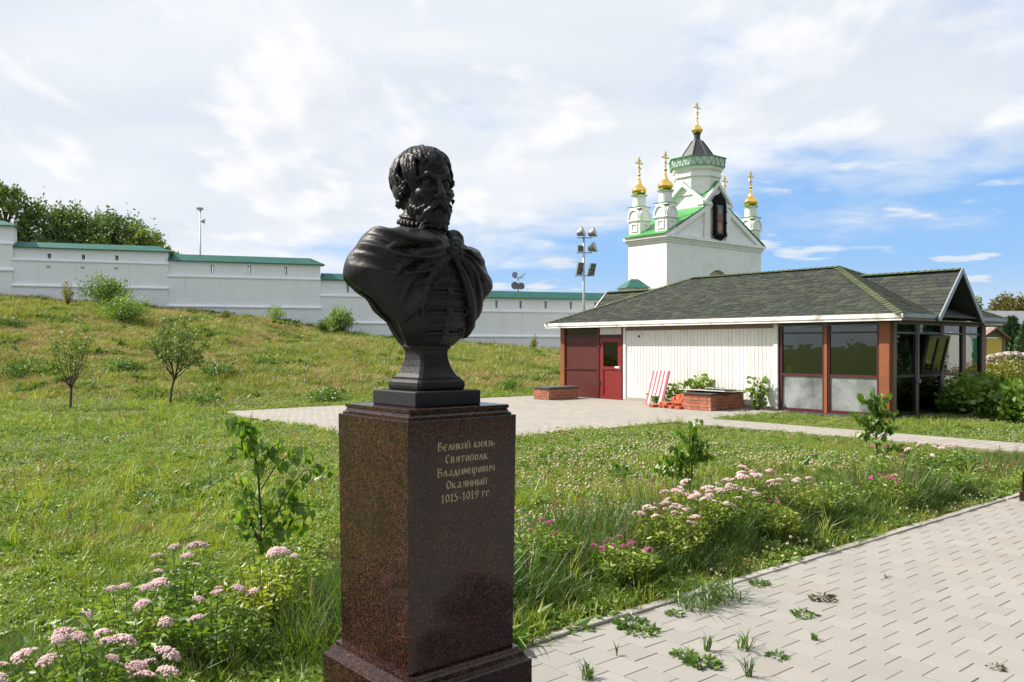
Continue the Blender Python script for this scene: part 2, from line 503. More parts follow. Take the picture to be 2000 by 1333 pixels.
    for i in range(135):
        phi0 = rng.uniform(-math.pi, math.pi)
        front = math.cos(phi0)
        end = 1.26 if front > 0.55 else (2.05 if front > -0.3 else 2.20)
        end += rng.uniform(-0.12, 0.12)
        start = rng.uniform(0.08, 0.75) if i % 3 else rng.uniform(0.8, 1.2)
        if start > end - .3: start = end - .35
        sweep = 0.35 if front > 0.2 else 0.15
        w = rng.uniform(0.05, 0.14); ph = rng.uniform(0, 6); up = rng.uniform(-0.004, 0.006)
        pts = []; rad = []
        for q in range(8):
            t = q / 7; th = start + (end - start) * t
            phi = phi0 + sweep * t * (1 if i % 7 else -1) + w * math.sin(ph + 5 * t)
            pts.append(onhead(phi, th, 0.016 * max(0, math.cos(phi)) * math.sin(th) ** 2 + 0.013 * abs(math.sin(phi)) ** 3 * max(0, th - 1.2) + up + 0.006 * math.sin(math.pi * t)))
            rad.append((0.0100 if i % 4 else 0.0065) * (1 - 0.55 * t) + 0.002)
        f.chain(pts, rad, 0.0012)
    for i in range(70):                                            # side and nape curls
        s = rng.choice((-1, 1)); y = rng.uniform(-0.04, 0.13); z = rng.uniform(-0.060, 0.045) if y > 0.0 else rng.uniform(-0.05, 0.05)
        x = s * (0.116 - 0.45 * max(0, y - 0.03))
        r = rng.uniform(0.008, 0.012)
        f.chain([(x, y, z), (x + s * .004, y - .012, z - .008), (x, y - .016, z - .022)], [r * .6, r, r * .5], 0.003)
    V, Q = f.mesh()
    return V, Q

def build_torso():
    f = Field((-0.42, -0.27, 1.60), (0.42, 0.25, 2.24), 0.0045)
    f.ell((0, 0.0, 1.880), (0.228, 0.165, 0.270), 0)
    f.cone((-0.188, 0.045, 2.018), (0.220, 0.035, 1.972), 0.100, 0.092, 0.06)
    f.cone((-0.198, 0.050, 2.015), (-0.246, 0.055, 1.955), 0.086, 0.066, 0.03)
    f.cone((0.235, 0.040, 1.965), (0.292, 0.040, 1.850), 0.086, 0.062, 0.03)
    f.cone((0, 0.05, 1.985), (-0.19, 0.045, 2.015), 0.088, 0.085, 0.04)
    f.cone((0, 0.05, 1.985), (0.16, 0.040, 1.985), 0.088, 0.080, 0.04)
    # the cape hangs from the arms to the waist without a gap
    f.cone((-0.240, 0.045, 1.94), (-0.13, 0.02, 1.74), 0.080, 0.085, 0.07)
    f.cone((-0.20, 0.02, 1.99), (-0.12, -0.01, 1.80), 0.11, 0.11, 0.05)
    f.cone((0.255, 0.035, 1.90), (0.15, 0.02, 1.73), 0.072, 0.070, 0.06)
    f.cone((0.19, 0.02, 1.94), (0.11, 0.0, 1.79), 0.095, 0.095, 0.05)
    body = f.d.copy()
    X, Y, Z = f.coords(np.zeros(3, int), f.n)
    # folds of the cape: pleats running out from the clasp, hanging pleats at the back
    px, pz = X - 0.03, Z - 2.065
    rho = np.sqrt(px ** 2 + pz ** 2 + 1e-6)
    phi = np.arctan2(pz, px)
    droop = phi + np.where(px < 0, 1.0, -0.8) * rho + 0.25 * np.sin(9 * rho + 3 * phi)
    r1 = 0.5 + 0.5 * np.sin(11.0 * droop + 0.8)
    r2 = 0.5 + 0.5 * np.sin(23.0 * droop + 2.1 + 6 * rho)
    fade = np.clip((rho - 0.02) / 0.08, 0, 1) * np.clip(1.25 - rho / 0.36, 0.12, 1)
    fold_f = (0.042 * r1 ** 2.4 + 0.018 * r2 ** 2) * fade
    fold_b = 0.012 * (0.5 + 0.5 * np.sin(34 * X + 4 * Z)) + 0.006 * (0.5 + 0.5 * np.sin(71 * X + 1))
    wb = np.clip((Y + 0.01) / 0.08, 0, 1)
    cape = body - 0.010 - (fold_f * (1 - wb) + fold_b * wb)
    dz = 2.045 - Z
    xl = 0.03 - 0.245 * (np.clip(dz, 0, 1) / 0.34) ** 0.85
    xr = 0.03 + 0.125 * (np.clip(dz, 0, 1) / 0.30)
    op = np.maximum(np.maximum(xl - X, X - xr) * 0.85, Y - 0.03)
    up = np.maximum(np.abs(X - 0.03) - np.clip(-dz, 0, 1) * 0.75, Y - 0.0)
    op = np.where(dz > 0, op, up)
    g = Field((0, 0, 0), (0.01, 0.01, 0.01), 0.01); g.lo, g.h, g.n = f.lo, f.h, f.n
    g.d = np.maximum(cape, -op).astype(np.float32)
    # rolled edge along the opening
    def front_y(x, z, off):
        q = 1 - ((z - 1.88) / 0.270) ** 2 - (x / 0.228) ** 2
        return -0.165 * math.sqrt(max(q, 0.02)) - off
    for side in (0, 1):
        pts = []; rad = []
        for i in range(14):
            t = i / 13; d = 0.36 * t
            x = 0.03 - 0.245 * (d / 0.34) ** 0.85 if side == 0 else 0.03 + 0.125 * d / 0.30
            z = 2.045 - d
            pts.append((x, front_y(x, z, 0.012 + 0.010 * math.sin(3.0 * t)), z)); rad.append(0.010 + 0.012 * t)
        g.chain(pts, rad, 0.014)
    # heavy pleats that converge on the clasp
    rng = random.Random(11)
    for ang, L, r in ((2.55, 0.27, 0.020), (2.9, 0.30, 0.022), (3.3, 0.31, 0.024), (3.62, 0.34, 0.020), (3.9, 0.33, 0.018), (2.2, 0.20, 0.018), (0.55, 0.17, 0.022), (0.1, 0.22, 0.020), (-0.45, 0.25, 0.020), (-0.85, 0.27, 0.018)):
        pts = []; rad = []
        for i in range(10):
            t = i / 9; q = 0.025 + (L - 0.025) * t
            a = ang + (0.35 if math.cos(ang) < 0 else -0.30) * t * t
            x = 0.03 + q * math.cos(a); z = 2.055 + q * math.sin(a) * 0.95
            # find the surface of the body from the front
            yy = None
            ix = int(round((x - f.lo[0]) / f.h)); iz = int(round((z - f.lo[2]) / f.h))
            if 0 <= ix < f.n[0] and 0 <= iz < f.n[2]:
                colm = body[ix, :, iz]; w = np.where(colm < 0.008)[0]
                if len(w): yy = f.lo[1] + f.h * w[0]
            if yy is None: break
            pts.append((x, yy - 0.002, z)); rad.append(r * (0.55 + 0.75 * math.sin(math.pi * min(t + 0.15, 1))))
        if len(pts) > 2:
            g.chain(pts, rad, 0.006)
            for i in range(1, len(pts) - 2):                      # sharp valley beside each pleat
                o = 0.75 * rad[i]
                g.cone((pts[i][0], pts[i][1] - 0.020, pts[i][2] - o - 0.006), (pts[i + 1][0], pts[i + 1][1] - 0.020, pts[i + 1][2] - o - 0.006), 0.008, 0.008, 0.010, 'c')
    # collar roll of the cape
    pts = []
    for i in range(25):
        a = math.pi * 2 * i / 24
        pts.append((0.145 * math.sin(a), 0.035 - 0.150 * math.cos(a), 2.056 + 0.018 * math.sin(-a) - 0.035 * math.cos(a) + 0.006 * math.sin(5 * a)))
    pts = [p for p in pts if not (abs(p[0] - 0.03) < 0.03 and p[1] < 0)]
    for i in range(len(pts) - 1):
        if (Vector(pts[i]) - Vector(pts[i + 1])).length < 0.06: g.cone(pts[i], pts[i + 1], 0.024, 0.024, 0.014)
    g.cone((-0.190, 0.010, 2.112), (-0.120, -0.060, 2.112), 0.022, 0.026, 0.014)
    g.cone((-0.120, -0.060, 2.112), (-0.045, -0.125, 2.075), 0.026, 0.016, 0.014)
    g.cone((0.060, -0.125, 2.060), (0.115, -0.060, 2.092), 0.024, 0.030, 0.014)
    g.cone((0.080, -0.110, 2.085), (0.150, -0.030, 2.070), 0.022, 0.026, 0.012)
    # lower edge of the bust: slanting cut to both sides
    xe = X + np.where(X < 0, 0.6, 0.0) * np.clip(0.07 - Y, 0, 0.3)
    zc = np.interp(xe, [-.42, -.36, -.31, -.22, -.15, -.11, -.085, -.06, .10, .118, .172, .178, .232, .29, .40], [1.99, 1.94, 1.903, 1.852, 1.79, 1.754, 1.70, 1.645, 1.645, 1.66, 1.69, 1.725, 1.79, 1.88, 2.0]) + 0.003 * np.sin(50 * X)
    cut = (zc - Z) * 0.70
    capeD = np.maximum(g.d, cut - 0.004)
    hollow = np.maximum(body + 0.022, 0)                        # the cape is a shell
    bodyD = np.maximum(body, cut + 0.004)
    # caftan: seams and standing collar
    f.d = bodyD.astype(np.float32)
    for z in (1.965, 1.925, 1.838, 1.752, 1.700):
        pts = [(x, front_y(x, z, 0.0005), z + 0.02 * x) for x in np.linspace(-0.16, 0.15, 14)]
        f.chain(pts, [0.0045] * 14, 0.004)
    pts = [(0.0, front_y(0.0, z, -0.001), z) for z in np.linspace(1.66, 2.03, 14)]
    f.chain(pts, [0.007] * 14, 0.004)
    for ring, (r, zz, rr) in enumerate(((0.096, 2.146, 0.009), (0.092, 2.178, 0.008), (0.090, 2.203, 0.006))):
        pts = [(r * math.sin(a), 0.040 - (r + 0.004) * math.cos(a), zz - 0.020 * math.cos(a)) for a in np.linspace(0, 2 * math.pi, 33)]
        f.chain(pts, [rr] * 33, 0.003)
        for p in pts[::1]:
            if ring < 2: f.cone((p[0] * 1.08, 0.04 + (p[1] - 0.04) * 1.08, p[2] - 0.006), (p[0] * 1.07, 0.04 + (p[1] - 0.04) * 1.07, p[2] + 0.008), 0.007, 0.005, 0.001)
    f.cone((0, 0.042, 2.08), (0, 0.042, 2.185), 0.094, 0.090, 0.008)
    vb = f.mesh()
    f.d = capeD.astype(np.float32)
    f.d = np.maximum(f.d, -(body + 0.014)).astype(np.float32)    # hollow towards the body
    vc = f.mesh()
    return vb, vc, front_y

def build_monument():
    px, py = PED
    ped = empty('granite_pedestal', (px, py, 0), 0, 'tall polished red and black granite pedestal with gilt inscription under the bust', 'pedestal')
    b = MB(); b.box(-0.345, 0.345, -0.345, 0.345, 0.0, 0.10)
    b.build('footing', M_granite, ped)
    def ring_loft(prof, chamf=0.004):
        m = MB(); V = []; Fc = []
        for r, z in prof:
            c = chamf
            V += [(-r + c, -r, z), (r - c, -r, z), (r, -r + c, z), (r, r - c, z), (r - c, r, z), (-r + c, r, z), (-r, r - c, z), (-r, -r + c, z)]
        for j in range(len(prof) - 1):
            for i in range(8): Fc.append((j * 8 + i, j * 8 + (i + 1) % 8, (j + 1) * 8 + (i + 1) % 8, (j + 1) * 8 + i))
        Fc.append(tuple(range(8))[::-1]); Fc.append(tuple((len(prof) - 1) * 8 + i for i in range(8)))
        m.add(V, Fc); return m
    ring_loft([(0.324, 0.101), (0.324, 0.310), (0.318, 0.316), (0.312, 0.317), (0.304, 0.328), (0.297, 0.344), (0.290, 0.352), (0.286, 0.353), (0.284, 0.366), (0.277, 0.367)]).build('plinth', M_granite, ped)
    ring_loft([(0.2655, 0.3675), (0.2655, 0.369), (0.2755, 1.3545), (0.2735, 1.3565)], 0.003).build('shaft', M_granite, ped)
    ring_loft([(0.262, 1.357), (0.262, 1.366), (0.257, 1.368), (0.252, 1.374), (0.249, 1.382), (0.249, 1.384), (0.254, 1.386), (0.254, 1.398), (0.252, 1.400)]).build('cap_moulding', M_granite, ped)
    # inscription on the face that looks down the path
    G = {'В': [[(0, 0), (0, 1.4)], [(0, 1.4), (.42, 1.32), (.46, 1.05), (.08, .8)], [(.08, .8), (.55, .68), (.6, .25), (.35, .02), (0, 0)]],
         'е': [[(.5, .85), (.3, 1), (.08, .8), (.02, .45), (.12, .1), (.32, 0), (.52, .15)], [(.05, .52), (.42, .52)]],
         'л': [[(0, 0), (.28, 1), (.55, 0)]], 'и': [[(0, 0), (0, 1)], [(.5, 0), (.5, 1)], [(0, .32), (.5, .68)]],
         'к': [[(0, 0), (0, 1)], [(.48, 1), (.1, .52), (.5, 0)]], 'н': [[(0, 0), (0, 1)], [(.5, 0), (.5, 1)], [(0, .58), (.5, .44)]],
         'я': [[(.5, 0), (.5, 1)], [(.5, 1), (.15, .92), (.1, .65), (.5, .48)], [(.3, .5), (0, 0)]],
         'з': [[(.05, .88), (.28, 1), (.42, .8), (.2, .55)], [(.2, .55), (.46, .38), (.4, .05), (.2, -.05), (0, .08)]],
         'ь': [[(0, 1), (0, 0)], [(0, .5), (.38, .45), (.42, .12), (.2, 0), (0, 0)]],
         'С': [[(.6, 1.15), (.35, 1.4), (.1, 1.15), (.04, .7), (.12, .2), (.35, 0), (.62, .2)]],
         'в': [[(0, 0), (0, 1)], [(0, 1), (.34, .94), (.34, .68), (.06, .55)], [(.06, .55), (.44, .42), (.4, .08), (0, 0)]],
         'т': [[(.28, 0), (.28, 1)], [(0, .82), (.05, 1), (.52, 1), (.57, .82)]],
         'о': [[(.25, 1), (.04, .7), (.04, .3), (.25, 0), (.46, .3), (.46, .7), (.25, 1)]], 'п': [[(0, 0), (0, 1), (.48, 1), (.48, 0)]],
         'а': [[(.08, .85), (.28, 1), (.42, .75), (.42, .12), (.52, 0)], [(.42, .55), (.1, .45), (.04, .15), (.2, 0), (.42, .2)]],
         'д': [[(.08, .1), (.28, 1), (.5, .1)], [(-.02, -.22), (-.02, .1), (.6, .1), (.6, -.22)]],
         'м': [[(0, 0), (.05, 1), (.32, .25), (.6, 1), (.65, 0)]], 'р': [[(0, -.4), (0, 1)], [(0, .9), (.28, 1), (.46, .7), (.42, .2), (.22, 0), (0, .12)]],
         'ч': [[(0, 1), (.02, .55), (.2, .42), (.45, .5)], [(.45, 1), (.45, 0)]],
         'О': [[(.34, 1.4), (.04, .95), (.04, .45), (.34, 0), (.64, .45), (.64, .95), (.34, 1.4)]],
         '1': [[(.0, 1.05), (.2, 1.35), (.2, 0)], [(.02, 0), (.38, 0)]], '0': [[(.3, 1.35), (.04, .95), (.04, .4), (.3, 0), (.56, .4), (.56, .95), (.3, 1.35)]],
         '5': [[(.48, 1.35), (.1, 1.33), (.06, .8), (.35, .8), (.5, .5), (.42, .1), (.15, -.05), (0, .1)]],
         '9': [[(.5, .75), (.25, .6), (.05, .85), (.08, 1.2), (.28, 1.35), (.5, 1.15), (.5, .6), (.3, .05), (.08, -.02)]],
         '-': [[(0, .5), (.35, .5)]], 'г': [[(0, 0), (0, 1), (.35, 1), (.42, .8)]], '.': [[(0, .05), (.04, .05)]], ' ': []}
    G['й'] = G['и'] + [[(.10, 1.25), (.25, 1.15), (.40, 1.25)]]
    G['ы'] = G['ь'] + [[(.64, 0), (.64, 1)]]
    def hull(P):
        P = sorted(set(P)); up = []; lo = []
        cr = lambda o, a, b: (a[0] - o[0]) * (b[1] - o[1]) - (a[1] - o[1]) * (b[0] - o[0])
        for q in P:
            while len(lo) > 1 and cr(lo[-2], lo[-1], q) <= 0: lo.pop()
            lo.append(q)
        for q in reversed(P):
            while len(up) > 1 and cr(up[-2], up[-1], q) <= 0: up.pop()
            up.append(q)
        return lo[:-1] + up[:-1]
    nib = [(-.095, -.050), (-.080, -.066), (.095, .050), (.080, .066)]        # broad pen held at a slant
    for txt, width, z in (('Великий князь', 0.283, 1.232), ('Святополк', 0.212, 1.180), ('Владимирович', 0.285, 1.128), ('Окаянный', 0.203, 1.076), ('1015-1019 гг.', 0.250, 1.024)):
        x = 0.0; strokes = []
        for chh in txt:
            g = G[chh]; w = max([p[0] for st in g for p in st] or [0.28])
            for st in g:
                for a, b in zip(st[:-1], st[1:]): strokes.append(hull([(x + a[0] + n[0], a[1] + n[1]) for n in nib] + [(x + b[0] + n[0], b[1] + n[1]) for n in nib]))
            x += w + 0.30
        total = x - 0.30; kx = width / total; kz = 0.0235
        m = MB()
        for i, poly in enumerate(strokes):
            m.prism([((p[0] - total / 2) * kx, p[1] * kz) for p in poly], 'y', -0.0008 - 0.00003 * (i % 23), 0.0)
        yf = -(0.2655 + (0.2755 - 0.2655) * (z - 0.369) / (1.3545 - 0.369)) - 0.0002
        m.build('inscription', M_letter, ped, loc=(0.010, yf, z), rot=(0.0101, 0, 0))
    # bust
    root = empty('bust_statue', (px, py, 1.400), 0, 'dark bronze bust of a bearded man in a clasped cape on the granite pedestal', 'statue')
    ring_loft([(0.165, 0.0005), (0.167, 0.004), (0.167, 0.058), (0.163, 0.062)], 0.004).build('slab', M_socle, root)
    prof = [(0.117, 0.0625), (0.122, 0.070), (0.124, 0.082), (0.122, 0.096), (0.116, 0.106), (0.110, 0.110), (0.110, 0.116), (0.103, 0.118), (0.092, 0.134), (0.081, 0.160), (0.073, 0.190), (0.070, 0.215), (0.072, 0.235), (0.078, 0.237), (0.080, 0.246), (0.078, 0.256), (0.072, 0.258), (0.074, 0.275)]
    so = ring_loft(prof, 0.012).build('socle', M_bronze, root)
    V, Q = build_head()
    a = R(-8); ca, sa = math.cos(a), math.sin(a)
    W = V.copy(); W[:, 0] = V[:, 0] * ca - V[:, 1] * sa; W[:, 1] = V[:, 0] * sa + V[:, 1] * ca
    W = W * 0.965
    W += np.array([0.0, 0.02, 2.325 - 1.400], dtype=np.float32)
    obj('head', np_mesh('head', W, Q, M_bronze), root)
    (vb, qb), (vc, qc), front_y = build_torso()
    vb[:, 2] -= 1.400; vc[:, 2] -= 1.400
    obj('torso', np_mesh('torso', vb, qb, M_bronze), root)
    obj('cape', np_mesh('cape', vc, qc, M_bronze), root)
    # clasp
    m = MB()
    prof = [(0.001, 0.0), (0.030, 0.0), (0.034, 0.004), (0.034, 0.010), (0.029, 0.013), (0.026, 0.010), (0.020, 0.010), (0.017, 0.016), (0.010, 0.020), (0.001, 0.021)]
    V = []; Fc = []; n = 20
    for r, h in prof:
        for i in range(n):
            w = 2 * math.pi * i / n; V.append((0.03 + r * math.cos(w), -0.160 - h, 2.050 - 1.400 + r * math.sin(w)))
    for j in range(len(prof) - 1):
        for i in range(n): Fc.append((j * n + i, j * n + (i + 1) % n, (j + 1) * n + (i + 1) % n, (j + 1) * n + i))
    m.add(V, Fc); m.build('clasp', M_bronze, root, True)
    for z in (1.880, 1.797, 1.712):                                 # corded fastenings of the caftan
        m = MB()
        for s in (-1, 1):
            for dzz in (-0.009, 0.009):
                m.tube([(x, front_y(x, z, 0.004), z + dzz) for x in np.linspace(s * 0.014, s * 0.085, 6)], 0.0055, 6)
            c = s * 0.095
            m.tube([(c + 0.015 * math.cos(w), front_y(c, z, 0.005), z + 0.017 * math.sin(w)) for w in np.linspace(0, 2 * math.pi, 11)], 0.0055, 6)
        m.cbox((0.0, front_y(0, z, 0.008), z), (0.013, 0.009, 0.017), None, 0.004)
        o = m.build('fastening', M_bronze, root, True)
        o.location = (0, 0, -1.400)
build_monument()
# ---------------------------------------------------------------- terrain
def smooth(a, b, x):
    t = np.clip((x - a) / (b - a), 0, 1); return t * t * (3 - 2 * t)

def vnoise(x, y, seed=0):        # cheap smooth value noise
    x = np.asarray(x, dtype=np.float64); y = np.asarray(y, dtype=np.float64)
    xi = np.floor(x).astype(np.int64); yi = np.floor(y).astype(np.int64); fx = x - xi; fy = y - yi
    def h(a, b):
        n = (a * 374761393 + b * 668265263 + seed * 974711) & 0x7fffffff
        n = ((n ^ (n >> 13)) * 1274126177) & 0x7fffffff
        return ((n ^ (n >> 16)) & 0xffff) / 65535.0
    u = fx * fx * (3 - 2 * fx); v = fy * fy * (3 - 2 * fy)
    return (h(xi, yi) * (1 - u) + h(xi + 1, yi) * u) * (1 - v) + (h(xi, yi + 1) * (1 - u) + h(xi + 1, yi + 1) * u) * v

WALL_L0, WALL_D0, WALL_K = -32.1, 53.0, 0.326
def wall_dep(lat): return WALL_D0 + WALL_K * (lat - WALL_L0)

def ground_z(X, Y):
    X = np.asarray(X, dtype=np.float64); Y = np.asarray(Y, dtype=np.float64)
    lat = X * RGT[0] + Y * RGT[1]; dep = X * FWD[0] + Y * FWD[1]
    dw = wall_dep(lat) - 0.5
    df = np.interp(lat, [-70, -13, -7, 1, 8, 14, 30, 80], [18, 22, 22.8, 28, 37, 49, 62, 90])
    top = np.interp(lat, [-80, -50, -32, -24, -16, -13.5, -12, -6, 0, 4, 9, 16, 25], [5.2, 5.0, 4.70, 4.15, 3.35, 2.85, 2.45, 1.85, 1.50, 1.15, 0.8, 0.2, 0.0])
    t = np.clip((dep - df) / np.maximum(dw - df, 1), 0, 1)
    f = (1 - (1 - t) ** 1.45) * smooth(0, 0.2, t)
    z = top * f
    amp = smooth(0.02, 0.15, t) * (1 - 0.7 * smooth(0.85, 1, t))
    z = z + amp * ((vnoise(X * .45, Y * .45, 3) - .5) * 0.42 + (vnoise(X * 1.4, Y * 1.4, 4) - .5) * 0.16) * np.clip(top / 3, .35, 1)
    far = smooth(90, 200, np.hypot(X, Y))
    return z * (1 - far) - 0.02

def ground_material():
    m, T = newmat('lawn_soil')
    pos = T.new('ShaderNodeNewGeometry').outputs['Position']
    a = T.noise(pos, 0.35, 6, 0.6); b = T.noise(pos, 4.0, 6, 0.65); c = T.noise(pos, 30, 4, 0.6)
    col = T.ramp(T.math('ADD', T.math('MULTIPLY', b, 0.6), T.math('MULTIPLY', c, 0.4)), [(0.3, (0.055, 0.075, 0.016)), (0.5, (0.105, 0.135, 0.026)), (0.7, (0.15, 0.16, 0.045))])
    sep = T.new('ShaderNodeSeparateXYZ', Vector=pos)
    hill = T.step(sep.outputs['Z'], 0.15, 0.8)
    dry = T.math('MULTIPLY', T.step(T.math('ADD', T.math('MULTIPLY', a, 0.5), T.math('MULTIPLY', b, 0.5)), 0.44, 0.60), hill)
    straw = T.ramp(c, [(0.3, (0.10, 0.070, 0.030)), (0.7, (0.26, 0.19, 0.085))])
    col = T.mix(dry, col, straw)
    p = T.new('ShaderNodeBsdfPrincipled', Base_Color=col, Roughness=0.95)
    p.inputs['Specular IOR Level'].default_value = 0.1
    bn = T.new('ShaderNodeBump', Height=c, Strength=0.8, Distance=0.05)
    T.l.new(bn.outputs[0], p.inputs['Normal'])
    T.new('ShaderNodeOutputMaterial', Surface=p)
    return m

def axis(lo, hi, c0, c1, h):
    core = list(np.arange(c0, c1 + h, h)); a = []; s = h; v = c0
    while v > lo: s *= 1.35; v -= s; a.append(v)
    b = []; s = h; v = core[-1]
    while v < hi: s *= 1.35; v += s; b.append(v)
    return np.array(a[::-1] + core + b)

def build_ground():
    ax = axis(-4000, 4000, -40, 75, 0.55); ay = axis(-4000, 4000, -6, 75, 0.55)
    GX, GY = np.meshgrid(ax, ay, indexing='ij')
    V = np.stack([GX, GY, ground_z(GX, GY)], -1).reshape(-1, 3)
    nx, ny = len(ax), len(ay)
    I = np.arange(nx * ny).reshape(nx, ny)
    Q = np.stack([I[:-1, :-1], I[1:, :-1], I[1:, 1:], I[:-1, 1:]], -1).reshape(-1, 4)
    o = obj('ground', np_mesh('ground', V, Q, ground_material()))
    tag(o, 'grassy lawn rising into a bank below the long white wall', 'ground', kind='structure')
build_ground()

# ---------------------------------------------------------------- paved path of square setts in running bond
def paver_material(name, a=(0.240, 0.231, 0.216), b=(0.312, 0.300, 0.280)):
    m, T = newmat(name)
    pos = T.new('ShaderNodeNewGeometry').outputs['Position']
    oi = T.new('ShaderNodeObjectInfo'); geo = T.new('ShaderNodeNewGeometry')
    rnd = T.math('FRACT', T.math('ADD', T.math('MULTIPLY', oi.outputs['Random'], 7.31), T.math('MULTIPLY', geo.outputs['Random Per Island'], 3.17)))
    n1 = T.noise(pos, 1.1, 5, 0.6); n2 = T.noise(pos, 38, 6, 0.65); n3 = T.noise(pos, 260, 3, 0.6)
    f = T.math('ADD', T.math('MULTIPLY', rnd, 0.45), T.math('ADD', T.math('MULTIPLY', n1, 0.35), T.math('MULTIPLY', n2, 0.2)))
    c = T.mix(f, a, b)
    c = T.mix(T.math('MULTIPLY', T.step(T.noise(pos, 0.9, 6, 0.6, 0.4), 0.58, 0.72), 0.45), c, (0.33, 0.25, 0.175))
    c = T.mix(T.math('MULTIPLY', T.step(n3, 0.60, 0.72), 0.18), c, (0.16, 0.15, 0.14))
    c = T.mix(T.math('MULTIPLY', T.step(T.noise(pos, 9, 4, 0.7), 0.64, 0.76), 0.25), c, (0.22, 0.20, 0.175))
    p = T.new('ShaderNodeBsdfPrincipled', Base_Color=c, Roughness=0.85)
    p.inputs['Specular IOR Level'].default_value = 0.25
    bn = T.new('ShaderNodeBump', Height=T.math('ADD', n3, T.math('MULTIPLY', n2, 0.5)), Strength=0.25, Distance=0.004)
    T.l.new(bn.outputs[0], p.inputs['Normal'])
    T.new('ShaderNodeOutputMaterial', Surface=p)
    return m
M_paver = paver_material('concrete_paver')
M_kerb = pbr('kerb_concrete', (0.32, 0.30, 0.27), 0.9, var=0.18, vscale=7, bump=0.3, bscale=120, obvar=0.08)
M_sand = pbr('joint_sand', (0.20, 0.185, 0.16), 0.95, var=0.35, vscale=18, bump=0.5, bscale=200)

PATH_Y = 3.47
def paver_mesh(hx, hy, h, bev):
    b = MB(); b.cbox((0, 0, -h / 2), (hx, hy, h / 2), None, bev); return b
def build_path():
    root = tag(obj('path', None), 'pale concrete paved path beside the flower border', 'path', kind='structure')
    MB().add([(-14, -9, -0.0018), (60, -9, -0.0018), (60, PATH_Y + .02, -0.0018), (-14, PATH_Y + .02, -0.0018)], [(0, 1, 2, 3)]).build('joint_bed', M_sand, root)
    P = 0.1905; L = 0.193
    rng = random.Random(2)
    cells = []
    for i in range(-40, 230):
        x = 3.154 + i * P + P / 2
        off = 0.0 if i % 2 == 0 else L / 2
        jmax = int((PATH_Y - (3.050 + off)) / L) + 1
        for j in range(-46, jmax + 1):
            y0 = 3.050 + off + j * L - L; y1 = y0 + L
            if y1 > PATH_Y - 0.004: y1 = PATH_Y - 0.004
            if y1 - y0 < 0.04: continue
            yc = (y0 + y1) / 2
            lat = x * RGT[0] + yc * RGT[1]; dep = x * FWD[0] + yc * FWD[1]
            cells.append((x, yc, y1 - y0, lat, dep))
    meshes = {}
    def get(w):
        k = round(w, 3)
        if k not in meshes: meshes[k] = paver_mesh(P / 2 - 0.0022, k / 2 - 0.0018, 0.045, 0.003).mesh('paver', M_paver)
        return meshes[k]
    vis = [c for c in cells if c[4] > 4.0 and abs(c[3]) < 0.64 * c[4] + 0.1]
    vis.sort(key=lambda c: c[4])
    near = set(id(c) for c in vis[:300])
    rest = MB()
    for c in cells:
        x, yc, w, lat, dep = c
        dz = 0.0006 + rng.gauss(0, 0.0007); rx, ry = rng.gauss(0, 0.0035), rng.gauss(0, 0.0035)
        if id(c) in near:
            obj('paver', get(w), root, (x + rng.gauss(0, .0008), yc + rng.gauss(0, .0008), dz), (rx, ry, rng.gauss(0, .004)))
        elif dep > -6 and dep < 45 and abs(lat) < 0.9 * max(dep, 0) + 8:
            M = (Matrix.Rotation(rx, 3, 'X') @ Matrix.Rotation(ry, 3, 'Y'))
            rest.cbox((x, yc, -0.0225 + dz), (P / 2 - 0.0022, w / 2 - 0.0018, 0.0225), M, 0.003)
    o = rest.build('paver_field', M_paver, root); o['kind'] = 'stuff'
    kb = paver_mesh(0.498, 0.038, 0.09, 0.006).mesh('kerb_stone', M_kerb)
    for i in range(-6, 34):
        obj('kerb_stone', kb, root, (0.4 + i * 1.0, PATH_Y + 0.040 + rng.gauss(0, .005), 0.012 + rng.gauss(0, .003)), (0, rng.gauss(0, .004), rng.gauss(0, .004)))
build_path()

def plaza_material():
    m, T = newmat('plaza_paving')
    pos = T.new('ShaderNodeNewGeometry').outputs['Position']
    br = T.new('ShaderNodeTexBrick', dict(offset=0.5), Vector=pos, Scale=1.0, Color1=(0.275, 0.258, 0.232, 1), Color2=(0.33, 0.31, 0.28, 1), Mortar=(0.17, 0.155, 0.135, 1), Mortar_Size=0.008, Brick_Width=0.193, Row_Height=0.1905)
    n1 = T.noise(pos, 0.7, 6, 0.6); n2 = T.noise(pos, 14, 6, 0.7)
    c = T.mix(T.math('MULTIPLY', T.step(n1, 0.4, 0.7), 0.35), br.outputs['Color'], (0.34, 0.31, 0.27))
    c = T.mix(T.math('MULTIPLY', T.step(n2, 0.62, 0.75), 0.4), c, (0.18, 0.16, 0.12))
    p = T.new('ShaderNodeBsdfPrincipled', Base_Color=c, Roughness=0.9)
    p.inputs['Specular IOR Level'].default_value = 0.2
    bn = T.new('ShaderNodeBump', Height=T.math('SUBTRACT', 1.0, br.outputs['Fac']), Strength=0.6, Distance=0.006)
    T.l.new(bn.outputs[0], p.inputs['Normal'])
    T.new('ShaderNodeOutputMaterial', Surface=p)
    return m
M_plaza = plaza_material()
def build_plaza():
    b = MB(); b.cbox(((7.75 + 18.88) / 2, (11.5 + 20.6) / 2, -0.03), ((18.88 - 7.75) / 2, (20.6 - 11.5) / 2, 0.06), None, 0.006)
    o = b.build('plaza_pavement', M_plaza); tag(o, 'pale paved forecourt in front of the pavilion', 'pavement', kind='structure')
    b = MB(); b.cbox((15.0, (11.492 - 30) / 2, -0.03), (0.60, (11.492 + 30) / 2, 0.058), None, 0.006)
    o = b.build('footpath', M_plaza); tag(o, 'narrow pale footpath across the lawn by the pavilion', 'path', kind='structure')
build_plaza()

